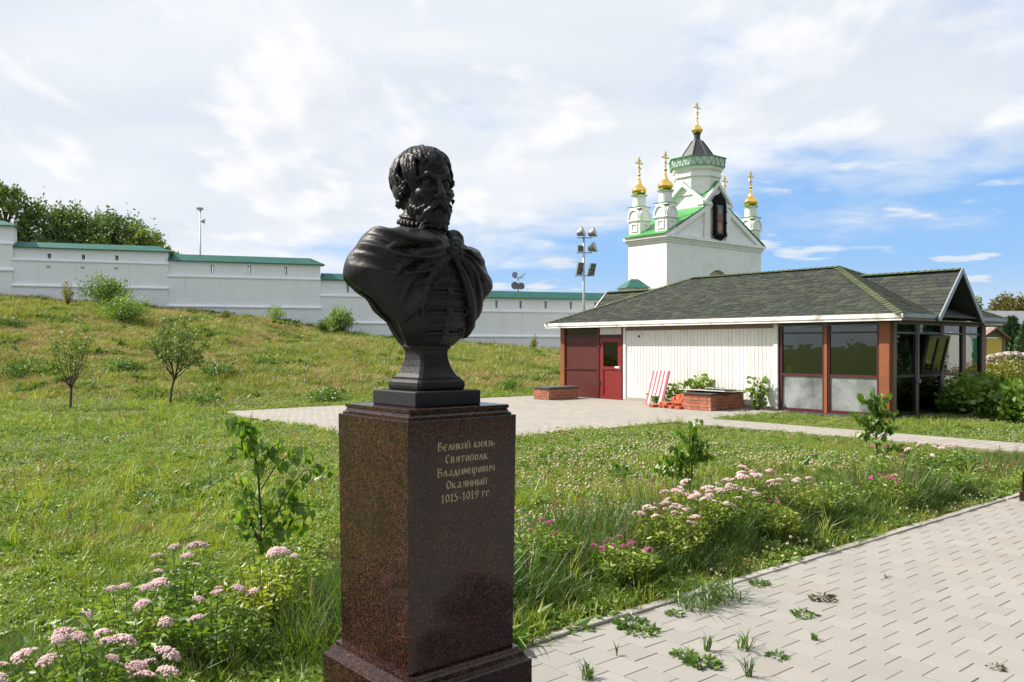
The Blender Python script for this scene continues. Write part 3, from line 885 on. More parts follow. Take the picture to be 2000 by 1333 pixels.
# ---------------------------------------------------------------- long monastery wall
def limewash():
    m, T = newmat('limewashed_brick')
    tc = T.new('ShaderNodeTexCoord'); pos = tc.outputs['Object']
    sw = T.new('ShaderNodeSeparateXYZ', Vector=pos)
    cv = T.new('ShaderNodeCombineXYZ', X=sw.outputs['X'], Y=sw.outputs['Z'], Z=0.0).outputs[0]
    br = T.new('ShaderNodeTexBrick', Vector=cv, Scale=1.0, Color1=(0.80, 0.815, 0.84, 1), Color2=(0.84, 0.85, 0.87, 1), Mortar=(0.72, 0.73, 0.75, 1), Mortar_Size=0.012, Brick_Width=0.30, Row_Height=0.13)
    n1 = T.noise(T.scaled(pos, (1, 1, 0.35)), 0.9, 6, 0.6); n2 = T.noise(pos, 6, 6, 0.7)
    c = T.mix(T.math('MULTIPLY', T.step(n1, 0.45, 0.75), 0.45), br.outputs['Color'], (0.70, 0.71, 0.72))
    c = T.mix(T.math('MULTIPLY', T.step(n2, 0.60, 0.76), 0.30), c, (0.52, 0.52, 0.50))
    st = T.noise(T.scaled(pos, (3.0, 3.0, 0.22)), 1.3, 6, 0.7)
    c = T.mix(T.math('MULTIPLY', T.step(st, 0.56, 0.74), 0.35), c, (0.50, 0.50, 0.49))
    p = T.new('ShaderNodeBsdfPrincipled', Base_Color=c, Roughness=0.9)
    p.inputs['Specular IOR Level'].default_value = 0.2
    bn = T.new('ShaderNodeBump', Height=T.math('ADD', T.math('MULTIPLY', T.math('SUBTRACT', 1.0, br.outputs['Fac']), 0.5), T.math('MULTIPLY', n2, 1.0)), Strength=0.5, Distance=0.03)
    T.l.new(bn.outputs[0], p.inputs['Normal'])
    T.new('ShaderNodeOutputMaterial', Surface=p)
    return m
M_lime = limewash()
M_teal = pbr('teal_sheet_roof', (0.020, 0.112, 0.092), 0.5, var=0.25, vscale=1.6, bump=0.15, bscale=4, spec=0.4, dirt=((0.045, 0.16, 0.14), 0.45))
M_stain = pbr('stained_recess', (0.40, 0.39, 0.37), 0.9, var=0.2)

def build_wall():
    wx, wy = cw(WALL_L0, WALL_D0)
    dx, dy = cw(1.0, WALL_K); ang = math.atan2(dy, dx); ul = math.hypot(dx, dy)
    root = empty('monastery_wall', (wx, wy, 0), ang, 'long stepped white brick wall with green sheet roof along the bank', 'wall')
    S = lambda lat: (lat - WALL_L0) * ul      # distance along the wall
    # lat range, ridge, eaves, upper ledge, lower ledge, foot, loophole latitudes, loophole kind
    secs = [(-46.0, -31.4, 9.56, 9.22, 8.12, 6.44, 3.6, (-41, -39.1, -37.2, -35.3, -33.4), 0),
            (-31.4, -22.8, 8.28, 7.90, 7.12, 5.49, 3.2, (-29.5, -27.63, -25.76), 1),
            (-22.8, -13.4, 7.80, 7.33, 6.32, 4.33, 2.0, (-20.17, -17.92, -15.64), 0),
            (-13.4, -5.6, 6.77, 6.30, 5.20, 3.31, 0.8, (-11.61, -9.7, -7.7), 0),
            (-5.6, 9.6, 5.79, 5.26, 4.27, 2.39, -0.3, (-4.7, -2.95, -1.15, 0.66, 2.57, 4.53, 6.48, 8.4), 0)]
    for k, (l0, l1, zr, ze, zu, zl, zf, slits, kind) in enumerate(secs):
        a, b = S(l0), S(l1)
        zw = ze - 0.02
        T0, T1 = 0.0, 0.85                   # front and back of the parapet (local y; front faces -y)
        m = MB()
        sw = 0.10
        hs0, hs1 = (zu + 0.22, zw - 0.20) if kind == 0 else (zu + 0.10, zu + 0.42)
        # parapet with open loopholes
        m.box(a, b, T0, T1, zu - 0.2, hs0); m.box(a, b, T0, T1, hs1, zw)
        xs = [a] + [v for s in slits for v in (S(s) - sw, S(s) + sw)] + [b]
        for i in range(0, len(xs), 2): m.box(xs[i], xs[i + 1], T0 + 0.001, T1 - 0.001, hs0, hs1)
        for q in slits:                       # the reveal narrows to a slit at the back
            m.box(S(q) - sw - 0.002, S(q) - 0.028, 0.42, 0.80, hs0 - 0.002, hs1 + 0.002); m.box(S(q) + 0.028, S(q) + sw + 0.002, 0.42, 0.80, hs0 - 0.002, hs1 + 0.002)
        # thicker wall below the upper ledge, thicker again below the lower one
        m.box(a + 0.003, b - 0.003, T0 - 0.16, T1, zl - 0.1, zu - 0.03)
        m.box(a + 0.005, b - 0.005, T0 - 0.30, T1 - 0.004, zf, zl - 0.03)
        if k: m.box(a - 0.10, a + 0.0, T0 - 0.145, T1 - 0.01, zf, zu - 0.06)
        sec = m.build('wall_section', M_lime, root)
        # sloping ledges
        for z, y in ((zu, T0), (zl, T0 - 0.16)):
            q = MB(); q.prism([(y - 0.22, z - 0.10), (y + 0.001, z - 0.10), (y + 0.001, z + 0.10), (y - 0.22, z - 0.03)], 'x', a - 0.06, b + 0.04)
            q.build('ledge', M_lime, sec)
        # roof with hipped ends, eaves overhanging
        ov = 0.22; yc = (T0 + T1) / 2; h = zr
        A = a - 0.16 if k == 0 else a - 0.02; B = b + 0.30
        V = [(A, T0 - ov, ze - 0.03), (B, T0 - ov, ze - 0.03), (B, T1 + ov, ze - 0.03), (A, T1 + ov, ze - 0.03),
             (A, T0 - ov, ze), (B, T0 - ov, ze), (B, T1 + ov, ze), (A, T1 + ov, ze), (A + 0.12, yc, h), (B - 0.95, yc, h)]
        q = MB(); q.add(V, [(3, 2, 1, 0), (0, 1, 5, 4), (1, 2, 6, 5), (2, 3, 7, 6), (3, 0, 4, 7), (4, 5, 9, 8), (5, 6, 9), (6, 7, 8, 9), (7, 4, 8)])
        q.build('cap_roof', M_teal, sec)
        if kind == 1:
            for s in slits:
                q = MB(); q.box(S(s) - 0.13, S(s) + 0.10, T0 - 0.163, T0 - 0.10, zu - 0.52, zu - 0.36)
                q.build('drain_block', M_stain, sec)
    return root, ang
WALL_ROOT, WALL_ANG = build_wall()

# ---------------------------------------------------------------- gate church
M_plaster = pbr('white_plaster', (0.78, 0.78, 0.77), 0.85, var=0.06, vscale=0.8, bump=0.25, bscale=6, spec=0.2, dirt=((0.56, 0.56, 0.54), 0.45), dscale=0.9)
M_churchgreen = pbr('bright_green_roof', (0.05, 0.25, 0.06), 0.4, var=0.2, vscale=0.8, bump=0.1, bscale=3, dirt=((0.09, 0.36, 0.10), 0.5))
M_blackroof = pbr('black_sheet_roof', (0.030, 0.032, 0.036), 0.45, var=0.3, vscale=1.2, bump=0.1, bscale=3)
M_gold = pbr('gilding', (0.95, 0.60, 0.14), 0.16, metal=1.0, var=0.06, vscale=2)
M_icon_frame = pbr('black_carved_frame', (0.010, 0.007, 0.007), 0.6, var=0.3, spec=0.08)
M_icon_blue = pbr('icon_blue_grey', (0.10, 0.13, 0.14), 0.5, var=0.4, vscale=3)
M_icon_robe = pbr('icon_robe', (0.20, 0.065, 0.035), 0.5, var=0.3, vscale=3)
M_icon_skin = pbr('icon_ochre', (0.30, 0.20, 0.11), 0.5, var=0.2, vscale=3)
M_niche = pbr('niche_beige', (0.40, 0.36, 0.30), 0.9, var=0.08)

def onion(m, cx, cy, z, r, ball=0.3):
    prof = [(0.62 * r, 0), (0.72 * r, 0.05 * r), (0.95 * r, 0.30 * r), (1.0 * r, 0.52 * r), (0.95 * r, 0.74 * r), (0.74 * r, 1.00 * r), (0.48 * r, 1.25 * r), (0.30 * r, 1.55 * r), (0.20 * r, 1.95 * r), (0.14 * r, 2.30 * r), (0.12 * r, 2.45 * r)]
    m.lathe(prof, 28, (cx, cy, z))
    zb = z + 2.45 * r
    br = 0.24 * r
    m.lathe([(0.05 * r, -0.02)] + [(br * math.sin(t), br - br * math.cos(t)) for t in np.linspace(0.3, 2.84, 8)], 14, (cx, cy, zb))
    return zb + 2 * br - 0.02
def cross(m, cx, cy, z, h):
    t = 0.035 * h + 0.012
    def bar(u0, z0, u1, z1, w):
        d = Vector((u1 - u0, 0, z1 - z0)); L = d.length / 2; an = math.atan2(z1 - z0, u1 - u0)
        m.cbox((cx + (u0 + u1) / 2, cy, z + (z0 + z1) / 2), (L, t * 0.55, w), Matrix.Rotation(-an, 3, 'Y'))
    m.box(cx - t, cx + t, cy - t * 0.6, cy + t * 0.6, z, z + h)
    bar(-0.30 * h, 0.66 * h, 0.30 * h, 0.66 * h, t); bar(-0.15 * h, 0.83 * h, 0.15 * h, 0.83 * h, t); bar(-0.18 * h, 0.42 * h, 0.18 * h, 0.30 * h, t)
    for u, w in ((-0.30, 0.66), (0.30, 0.66), (0.0, 1.0)):
        m.lathe([(0.005, -1.5 * t), (1.4 * t, -t * 0.5), (1.4 * t, t * .5), (0.005, 1.5 * t)], 8, (cx + u * h, cy, z + w * h))

def kokosh(m, x0, x1, z0, zt, y0, y1, axis='y'):
    n = 12; xc = (x0 + x1) / 2; r = (x1 - x0) / 2
    pts = [(x0, z0)] + [(xc - r * math.cos(math.pi * i / n), z0 + (zt - z0) * math.sin(math.pi * i / n)) for i in range(n + 1)][1:-1] + [(x1, z0)]
    m.prism(pts, axis, y0, y1)

def build_church():
    cx, cy = cw(11.9, 65.0)
    LU, LV = 12.7, 3.93
    ch = empty('gate_church', (cx, cy, 0), 0, 'white gate church with gilded onion domes and bright green roofs behind the pavilion', 'church')
    Z0, ZE = -0.5, 9.75
    # body; arched niche cut into the face that looks down the path
    n = 18; nc, nr, nz = 6.55, 1.62, 6.25
    arch = [(nc - nr, Z0)] + [(nc - nr * math.cos(math.pi * i / n), nz + nr * math.sin(math.pi * i / n)) for i in range(n + 1)] + [(nc + nr, Z0)]
    m = MB()
    m.box(0, LU, 0.35, LV, Z0, ZE)
    # front leaf around the arch, as strips
    for i in range(len(arch) - 1):
        (xa, za), (xb, zb) = arch[i], arch[i + 1]
        if xb - xa > 1e-6: m.prism([(xa, za), (xb, zb), (xb, ZE), (xa, ZE)], 'y', 0, 0.349)
    m.box(0, nc - nr, 0, 0.349, Z0, ZE); m.box(nc + nr, LU, 0, 0.349, Z0, ZE)
    m.build('wall', M_plaster, ch)
    q = MB(); q.prism(arch, 'y', 0.28, 0.345); q.build('niche', M_niche, ch)
    # stepped cornice
    for i, (o, za, zb) in enumerate(((0.08, 9.70, 9.86), (0.16, 9.862, 10.04), (0.30, 10.042, 10.28))):
        m = MB(); m.box(-o, LU + o, -o, LV + o, za, zb); m.build('cornice', M_plaster, ch)
    # main roof: ridge along v, slopes to both short ends, gable walls front and back
    e = 0.42; zc = 10.30; apex = 13.75; xm = LU / 2
    for s in (0, 1):
        xa = -e if s == 0 else LU + e
        m = MB(); m.prism([(xa, zc - 0.02), (xa, zc + 0.03), (xm, apex + 0.05), (xm, apex)], 'y', -0.17, LV + 0.17)
        m.build('roof_slope', M_churchgreen, ch)
    m = MB(); m.prism([(0.05, zc - 0.02), (xm, apex - 0.12), (LU - 0.05, zc - 0.02)], 'y', 0.06, LV - 0.06); m.build('gable_wall', M_plaster, ch)
    for s in (0, 1):                                        # raking mouldings on the front gable
        xa = 0.0 if s == 0 else LU
        m = MB(); m.prism([(xa, zc), (xa + (0.7 if s == 0 else -0.7), zc), (xm, apex - 0.42), (xm, apex - 0.01)], 'y', -0.15, 0.058); m.build('raking_cornice', M_plaster, ch)
    # upper cube with four little gables
    ux0, ux1 = 4.68, 8.06; zs, zp = 13.55, 15.15
    m = MB(); m.box(ux0, ux1, 0.0, LV, 11.0, zs - 0.25); m.build('upper_wall', M_plaster, ch)
    yc = LV / 2
    m = MB(); m.prism([(ux0 + 0.008, zs - 0.6), (ux0 + 0.008, zs - 0.2), (xm, zp - 0.12), (ux1 - 0.008, zs - 0.2), (ux1 - 0.008, zs - 0.6)], 'y', 0.004, LV - 0.004); m.build('gable_wall', M_plaster, ch)
    m = MB(); m.prism([(0.009, zs - 0.6), (0.009, zs - 0.2), (yc, zp - 0.13), (LV - 0.009, zs - 0.2), (LV - 0.009, zs - 0.6)], 'x', ux0 + 0.004, ux1 - 0.004); m.build('gable_wall', M_plaster, ch)
    o = 0.26; zv = zs - 0.12; Cc = (xm, yc, zp)
    def panel(a, b, c, d):                                  # thin roof sheet between a gable ridge and a valley
        m = MB(); P = [Vector(q) for q in (a, b, c, d)]; V = P + [q - Vector((0, 0, 0.05)) for q in P]
        m.add(V, [(0, 1, 2, 3), (7, 6, 5, 4)] + [(k, 4 + k, 4 + (k + 1) % 4, (k + 1) % 4) for k in range(4)]); m.build('roof_slope', M_churchgreen, ch)
    for yk in (0.0, LV):
        for xe, xk in ((ux0 - o, ux0), (ux1 + o, ux1)): panel((xe, yc, zp), Cc, (xk, yk, zv), (xe, yk, zv))
    for xk in (ux0, ux1):
        for ye, yk in ((-o, 0.0), (LV + o, LV)): panel((xm, ye, zp), Cc, (xk, yk, zv), (xk, ye, zv))
    for s in (0, 1):                                        # white raking mouldings under the little gables
        xa = ux0 - 0.15 if s == 0 else ux1 + 0.15
        m = MB(); m.prism([(xa, zs - 0.17), (xa, zs - 0.46), (xm, zp - 0.42), (xm, zp - 0.055)], 'y', -0.28, 0.003); m.build('raking_cornice', M_plaster, ch)
        ya = -0.15 if s == 0 else LV + 0.15
        m = MB(); m.prism([(ya, zs - 0.17), (ya, zs - 0.46), (yc, zp - 0.42), (yc, zp - 0.05)], 'x', ux0 - 0.34, ux0 + 0.003); m.build('raking_cornice', M_plaster, ch)
    for xa, xb in ((ux0 - 0.02, ux0 + 0.62), (ux1 - 0.62, ux1 + 0.02)):
        m = MB(); m.box(xa, xb, -0.16, -0.001, 10.31, 13.05); m.box(xa - 0.12, xb + 0.12, -0.24, -0.001, 13.055, 13.30); m.build('pilaster', M_plaster, ch)
    m = MB(); m.box(ux0 - 0.12, ux0 - 0.002, -0.02, 0.55, 11.8, 13.05); m.box(ux0 - 0.20, ux0 - 0.002, -0.1, 0.65, 13.055, 13.30); m.build('pilaster', M_plaster, ch)
    # octagonal drum
    c = (xm, yc, 0); k8 = math.pi / 8
    ap = lambda a: a / math.cos(k8)
    m = MB(); m.lathe([(ap(1.76), 14.0), (ap(1.76), 15.50), (ap(1.88), 15.51), (ap(1.88), 15.70), (ap(1.82), 15.72), (ap(1.82), 16.02), (ap(1.98), 16.08), (ap(2.06), 16.34)], 8, c, k8); m.build('drum', M_plaster, ch)
    # pierced green crown with zig-zag, flaring outwards
    m = MB(); zl, zh = 16.34, 17.12; rl, rh = ap(2.12), ap(2.24)
    m.lathe([(rl, zl), (rl + 0.05, zl), (rl + 0.05, zl + 0.06), (rl, zl + 0.06)], 8, c, k8)
    m.lathe([(rh - 0.04, zh - 0.06), (rh + 0.03, zh - 0.06), (rh + 0.03, zh), (rh - 0.04, zh)], 8, c, k8)
    for i in range(8):
        a0, a1 = k8 + i * math.pi / 4, k8 + (i + 1) * math.pi / 4
        P = lambda r, a, z: Vector((c[0] + r * math.cos(a), c[1] + r * math.sin(a), z))
        lo = [P(rl, a0, zl + .08).lerp(P(rl, a1, zl + .08), t) for t in (0, 1 / 3, 2 / 3, 1)]
        hi = [P(rh, a0, zh - .06).lerp(P(rh, a1, zh - .06), t) for t in (1 / 6, 3 / 6, 5 / 6)]
        for j in range(3): m.tube([lo[j], hi[j], lo[j + 1]], 0.026, 4)
    m.build('crown_fretwork', pbr('mid_green_metal', (0.10, 0.30, 0.17), 0.5, var=0.2), ch)
    m = MB(); m.lathe([(ap(2.05), 16.36), (ap(2.16), 17.05), (ap(1.6), 17.08)], 8, c, k8); m.build('crown_lining', pbr('pale_green_metal', (0.58, 0.68, 0.62), 0.5, var=0.15), ch)
    # tent roof with standing ribs, neck, onion and cross
    m = MB(); m.lathe([(ap(1.62), 17.09), (ap(1.45), 17.13), (ap(0.92), 17.95), (ap(0.42), 18.72), (0.34, 18.85), (0.26, 18.88), (0.26, 19.30), (0.34, 19.34), (0.34, 19.42)], 8, c, k8)
    for i in range(8):
        a = k8 + i * math.pi / 4
        m.tube([(c[0] + r * math.cos(a), c[1] + r * math.sin(a), z) for r, z in ((ap(1.46), 17.14), (ap(0.93), 17.96), (ap(0.43), 18.73))], 0.045, 4)
    m.build('tent_roof', M_blackroof, ch)
    m = MB(); zt = onion(m, xm, yc, 19.42, 0.47); m.build('onion_dome', M_gold, ch, True)
    m = MB(); cross(m, xm, yc, zt, 21.95 - zt); m.build('cross', M_gold, ch)
    # corner turrets
    for tx, ty in ((0.62, 0.62), (0.62, LV - 0.62), (LU - 0.62, 0.62), (LU - 0.62, LV - 0.62)):
        h = 0.58
        m = MB(); m.box(tx - h, tx + h, ty - h, ty + h, 10.2, 12.02); m.box(tx - h - 0.12, tx + h + 0.12, ty - h - 0.12, ty + h + 0.12, 11.62, 11.80)
        kokosh(m, tx - h - 0.10, tx + h + 0.10, 11.801, 12.62, ty - h - 0.10, ty + h + 0.10, 'y')
        kokosh(m, ty - h - 0.101, ty + h + 0.101, 11.801, 12.615, tx - h - 0.101, tx + h + 0.101, 'x')
        m.box(tx - 0.62, tx + 0.62, ty - 0.62, ty + 0.62, 12.60, 12.74)
        m.lathe([(0.60, 12.741), (0.52, 12.80), (0.50, 13.55), (0.58, 13.62), (0.60, 13.72)], 24, (tx, ty, 0))
        t = m.build('turret', M_plaster, ch)
        for sx_, sy_ in ((-1, 0), (0, -1)):
            f = MB()
            def fr(u0, u1, z0, z1, d):
                if sx_: f.box(tx - h - d, tx - h - 0.002, ty + u0, ty + u1, z0, z1)
                else: f.box(tx + u0, tx + u1, ty - h - d, ty - h - 0.002, z0, z1)
            for u0, u1, z0, z1 in ((-0.34, -0.22, 10.75, 11.45), (0.22, 0.34, 10.75, 11.45), (-0.218, 0.218, 10.75, 10.87), (-0.218, 0.218, 11.33, 11.45)): fr(u0, u1, z0, z1, 0.06)
            f.build('panel_frame', M_plaster, t)
            g = MB(); nn = 10; rr = h - 0.06
            arc = [(-(rr) * math.cos(math.pi * i / nn), 11.805 + 0.68 * math.sin(math.pi * i / nn)) for i in range(nn + 1)]
            pts = [((tx - h - 0.13, ty + u, z) if sx_ else (tx + u, ty - h - 0.13, z)) for u, z in arc]
            g.tube(pts, 0.055, 5); g.build('arch_moulding', M_plaster, t)
        m = MB()
        m.lathe([(0.66, 13.721), (0.62, 13.76), (0.50, 13.78)], 24, (tx, ty, 0)); m.build('flashing', M_churchgreen, t)
        m = MB(); m.box(tx - 0.66, tx + 0.66, ty - 0.66, ty + 0.66, 12.742, 12.775); m.build('flashing', M_churchgreen, t)
        m = MB(); zt = onion(m, tx, ty, 13.78, 0.60); m.build('onion_dome', M_gold, ch, True)
        m = MB(); cross(m, tx, ty, zt, 16.75 - zt); m.build('cross', M_gold, ch)
    # icon case on the front gable
    ic = empty('icon_case', (0, 0, 0)); ic.parent = ch
    x0, x1, zb, zt = 5.66, 7.04, 10.45, 13.75
    m = MB(); m.box(x0, x1, -0.30, -0.17, zb + 0.2, zt - 0.5)
    kokosh(m, x0 - 0.12, x1 + 0.12, zt - 0.5, zt + 0.25, -0.36, -0.17)
    m.prism([(xm - 0.55, zt - 0.1), (xm, zt + 0.45), (xm + 0.55, zt - 0.1)], 'y', -0.42, -0.365)
    for xa in (x0 - 0.08, x1 - 0.20):
        m.box(xa, xa + 0.28, -0.42, -0.305, zb + 0.3, zt - 0.55)
        for z in (zb + 0.3, zb + 1.2, zb + 2.1): m.box(xa - 0.05, xa + 0.33, -0.45, -0.31, z, z + 0.16)
    m.box(x0 - 0.1, x1 + 0.1, -0.46, -0.18, zb + 0.12, zb + 0.30); m.prism([(x0 + 0.1, zb + 0.118), (xm - 0.2, zb - 0.2), (xm + 0.2, zb - 0.2), (x1 - 0.1, zb + 0.118)], 'y', -0.38, -0.18)
    m.build('carved_frame', M_icon_frame, ic)
    m = MB(); m.box(x0 + 0.24, x1 - 0.24, -0.325, -0.301, zb + 0.35, zt - 0.62); m.build('painted_panel', M_icon_blue, ic)
    m = MB(); m.prism([(xm - 0.42, zb + 0.5), (xm - 0.38, zb + 1.4), (xm - 0.24, zb + 1.95), (xm + 0.24, zb + 1.95), (xm + 0.36, zb + 1.4), (xm + 0.40, zb + 0.5)], 'y', -0.332, -0.326); m.build('painted_robe', M_icon_robe, ic)
    m = MB(); m.lathe([(0.001, 0), (0.20, 0)], 14, (0, 0, 0)); V = [(xm + p[0], -0.334, zb + 2.15 + p[1]) for p in m.v]
    q = MB(); q.add(V[14:], [tuple(range(14))]); q.build('painted_face', M_icon_skin, ic)
    q = MB(); q.prism([(xm - 0.22, zb + 0.55), (xm - 0.2, zb + 1.2), (xm + 0.2, zb + 1.2), (xm + 0.22, zb + 0.55)], 'y', -0.336, -0.333); q.build('painted_figure', M_icon_skin, ic)
    return ch
build_church()

def build_gatepost():
    x, y = cw(9.05, 63.2)
    g = empty('wall_end_post', (x, y, 0), WALL_ANG, 'short white wall post with hipped green roof beside the gate church', 'post')
    m = MB(); m.box(-0.72, 0.72, -0.72, 0.72, -0.5, 5.75); m.build('shaft', M_plaster, g)
    m = MB(); m.box(-0.82, 0.82, -0.82, 0.82, 5.752, 5.92); m.build('cornice', M_plaster, g)
    m = MB(); r = 1.0; V = [(-r, -r, 5.93), (r, -r, 5.93), (r, r, 5.93), (-r, r, 5.93), (-0.15, 0, 6.65), (0.45, 0, 6.65)]
    m.add(V, [(3, 2, 1, 0), (0, 1, 5, 4), (1, 2, 5), (2, 3, 4, 5), (3, 0, 4)]); m.build('roof', M_teal, g)
build_gatepost()

# ---------------------------------------------------------------- floodlight masts
M_galv = pbr('galvanised_steel', (0.42, 0.43, 0.44), 0.45, metal=0.6, var=0.15, vscale=6)
M_lamp_dark = pbr('lamp_glass', (0.10, 0.11, 0.13), 0.12, var=0.3, vscale=5, spec=0.8)
M_lamp_grey = pbr('lamp_housing', (0.30, 0.31, 0.32), 0.45, metal=0.4, var=0.2, vscale=5)
def flood_round(root, c, yaw, tilt, r=0.27):
    Rm = Matrix.Rotation(yaw, 3, 'Z') @ Matrix.Rotation(tilt, 3, 'Y')
    m = MB(); prof = [(0.10, 0.0), (0.16, 0.03), (0.20, 0.16), (0.30, 0.34), (0.33, 0.40)]
    k = r / 0.33; V = []; Fc = []; n = 18
    for rr, zz in prof:
        for i in range(n):
            a = 2 * math.pi * i / n; V.append(Rm @ Vector(((zz - 0.2) * k * 1.15, rr * k * math.cos(a), rr * k * math.sin(a))) + Vector(c))
    for j in range(len(prof) - 1):
        for i in range(n): Fc.append((j * n + i, (j + 1) * n + i, (j + 1) * n + (i + 1) % n, j * n + (i + 1) % n))
    Fc.append(tuple(range(n))); m.add(V, Fc)
    h = m.build('round_lamp', M_lamp_grey, root, True)
    g = MB(); g.add([Rm @ Vector((0.19 * k * 1.15, 0.32 * k * math.cos(2 * math.pi * i / n), 0.32 * k * math.sin(2 * math.pi * i / n))) + Vector(c) for i in range(n)], [tuple(range(n))]); g.build('lens', M_lamp_dark, h)
def flood_panel(root, c, yaw, tilt, w=0.30, h=0.55):
    Rm = Matrix.Rotation(yaw, 3, 'Z') @ Matrix.Rotation(tilt, 3, 'Y')
    m = MB(); m.cbox(c, (0.05, w / 2, h / 2), Rm); hh = m.build('panel_lamp', M_lamp_grey, root)
    for i in range(2):
        for j in range(3):
            g = MB(); o = Rm @ Vector((0.056, (i - 0.5) * w * 0.46, (j - 1) * h * 0.31)); g.cbox(Vector(c) + o, (0.004, w * 0.2, h * 0.13), Rm); g.build('lens', M_lamp_dark, hh)
def build_masts():
    s = 40 / 1650
    x, y = cw(3.40, 40.0); zg = float(ground_z(x, y))
    Zp = lambda py: 1.65 + (676 - py) * s
    rt = -HEAD
    m1 = empty('floodlight_mast', (x, y, 0), rt, 'tall floodlight mast with six lamps standing behind the pavilion roof', 'light mast')
    m = MB(); m.lathe([(0.075, zg - 0.2), (0.06, 3.5), (0.045, Zp(463))], 10, (0, 0, 0))
    m.build('pole', M_galv, m1, True)
    for py, a, b in ((465, -0.32, 0.42), (494, -0.34, 0.40), (539, -0.42, 0.50)):
        q = MB(); q.box(a, b, -0.03, 0.03, Zp(py) - 0.025, Zp(py) + 0.025); q.build('crossbar', M_galv, m1)
    flood_round(m1, (-0.17, 0, Zp(455)), -0.35, -0.35, 0.25); flood_round(m1, (0.38, 0, Zp(456)), -0.35, -0.35, 0.25)
    flood_round(m1, (0.38, 0, Zp(485)), -0.35, -0.30, 0.26); flood_panel(m1, (-0.18, 0, Zp(486)), -1.2, 0.1, 0.26, 0.30)
    flood_panel(m1, (-0.20, -0.05, Zp(525)), -0.95, 0.30, 0.34, 0.60); flood_panel(m1, (0.38, -0.05, Zp(527)), -0.95, 0.30, 0.34, 0.60)
    s2 = 78 / 1650; x, y = cw(0.57, 78.0); Z2 = lambda py: 1.65 + (676 - py) * s2
    m2 = empty('floodlight_mast', (x, y, 0), rt, 'small floodlight mast with four round lamps poking above the far wall', 'light mast')
    m = MB(); m.lathe([(0.09, 0.5), (0.06, Z2(543))], 8); m.build('pole', M_galv, m2, True)
    for py, a, b in ((543, -0.42, 0.55), (564, -0.3, 0.32)):
        q = MB(); q.box(a, b, -0.04, 0.04, Z2(py) - 0.04, Z2(py) + 0.04); q.build('crossbar', M_galv, m2)
    flood_round(m2, (-0.25, 0, Z2(538)), -1.9, -0.1, 0.28); flood_panel(m2, (0.38, 0, Z2(538)), 0.2, 0.9, 0.3, 0.6)
    flood_round(m2, (-0.28, 0, Z2(558)), -1.6, 0.1, 0.36); flood_round(m2, (0.28, 0, Z2(559)), -1.6, 0.1, 0.32)
    s3 = 72 / 1650; x, y = cw(-26.57, 72.0); Z3 = lambda py: 1.65 + (676 - py) * s3
    m3 = empty('lamp_post', (x, y, 0), rt, 'lone lamp post with a flat head and a loudspeaker rising behind the wall', 'lamp post')
    m = MB(); m.lathe([(0.10, 4.0), (0.06, Z3(410))], 8); m.build('pole', M_galv, m3, True)
    m = MB(); m.cbox((-0.02, 0, Z3(408)), (0.22, 0.2, 0.10), None, 0.03); m.build('lamp_head', M_lamp_grey, m3)
    flood_round(m3, (0.22, 0, Z3(432)), 0.2, 0.15, 0.22)
build_masts()
# ---------------------------------------------------------------- pavilion with shingled hip roof
M_fascia = pbr('weathered_white_board', (0.74, 0.73, 0.70), 0.6, var=0.08, vscale=5, dirt=((0.22, 0.17, 0.13), 0.7), dscale=2.6)
M_fascia_grey = pbr('grey_metal_trim', (0.26, 0.29, 0.33), 0.4, metal=0.2, var=0.12, vscale=5)
M_soffit = pbr('old_soffit_board', (0.20, 0.15, 0.12), 0.8, var=0.3, vscale=6, bump=0.2)
M_post = pbr('stained_pine', (0.26, 0.080, 0.024), 0.5, var=0.35, vscale=9, bump=0.15, bscale=60, dirt=((0.13, 0.05, 0.025), 0.6))
M_postgrey = pbr('grey_brown_post', (0.19, 0.13, 0.105), 0.7, var=0.3, vscale=9, bump=0.15)  # grey-brown, for the end posts and the corner post's side face
M_maroon = pbr('maroon_frame', (0.085, 0.012, 0.018), 0.4, var=0.2, vscale=5)
M_darkframe = pbr('dark_brown_frame', (0.020, 0.013, 0.016), 0.4, var=0.25, vscale=5)
M_door = pbr('red_door_paint', (0.20, 0.018, 0.018), 0.42, var=0.15, vscale=4)
M_panel = pbr('dull_red_panel', (0.085, 0.014, 0.012), 0.45, var=0.3, vscale=3, dirt=((0.11, 0.024, 0.018), 0.4))
M_clad = pbr('white_profiled_sheet', (0.74, 0.735, 0.705), 0.5, var=0.04, vscale=3, dirt=((0.52, 0.48, 0.41), 0.4), dscale=3.0, obvar=0.03)
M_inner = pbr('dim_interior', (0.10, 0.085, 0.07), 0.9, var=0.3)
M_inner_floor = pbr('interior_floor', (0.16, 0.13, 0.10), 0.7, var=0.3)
M_brick = pbr('red_brick', (0.36, 0.115, 0.065), 0.9, var=0.25, vscale=9, bump=0.4, bscale=60, obvar=0.22, dirt=((0.42, 0.26, 0.19), 0.5), dscale=9)
M_mortar = pbr('lime_mortar', (0.36, 0.30, 0.25), 0.95, var=0.2, vscale=20)
M_loosebrick = pbr('loose_brick', (0.46, 0.105, 0.045), 0.9, var=0.2, vscale=12, bump=0.4, bscale=60, obvar=0.2, dirt=((0.48, 0.30, 0.22), 0.5), dscale=14)
M_board = pbr('grey_sheet_board', (0.52, 0.53, 0.52), 0.7, var=0.15, vscale=4, dirt=((0.30, 0.29, 0.27), 0.5), dscale=4)
M_boardlight = pbr('white_sheet_board', (0.70, 0.70, 0.68), 0.7, var=0.12, vscale=4)
M_darkgrey = pbr('dark_roof_felt', (0.055, 0.062, 0.066), 0.75, var=0.2, vscale=5)
M_pinkstripe = pbr('red_stripe_fabric', (0.56, 0.085, 0.11), 0.8, var=0.1, vscale=8)
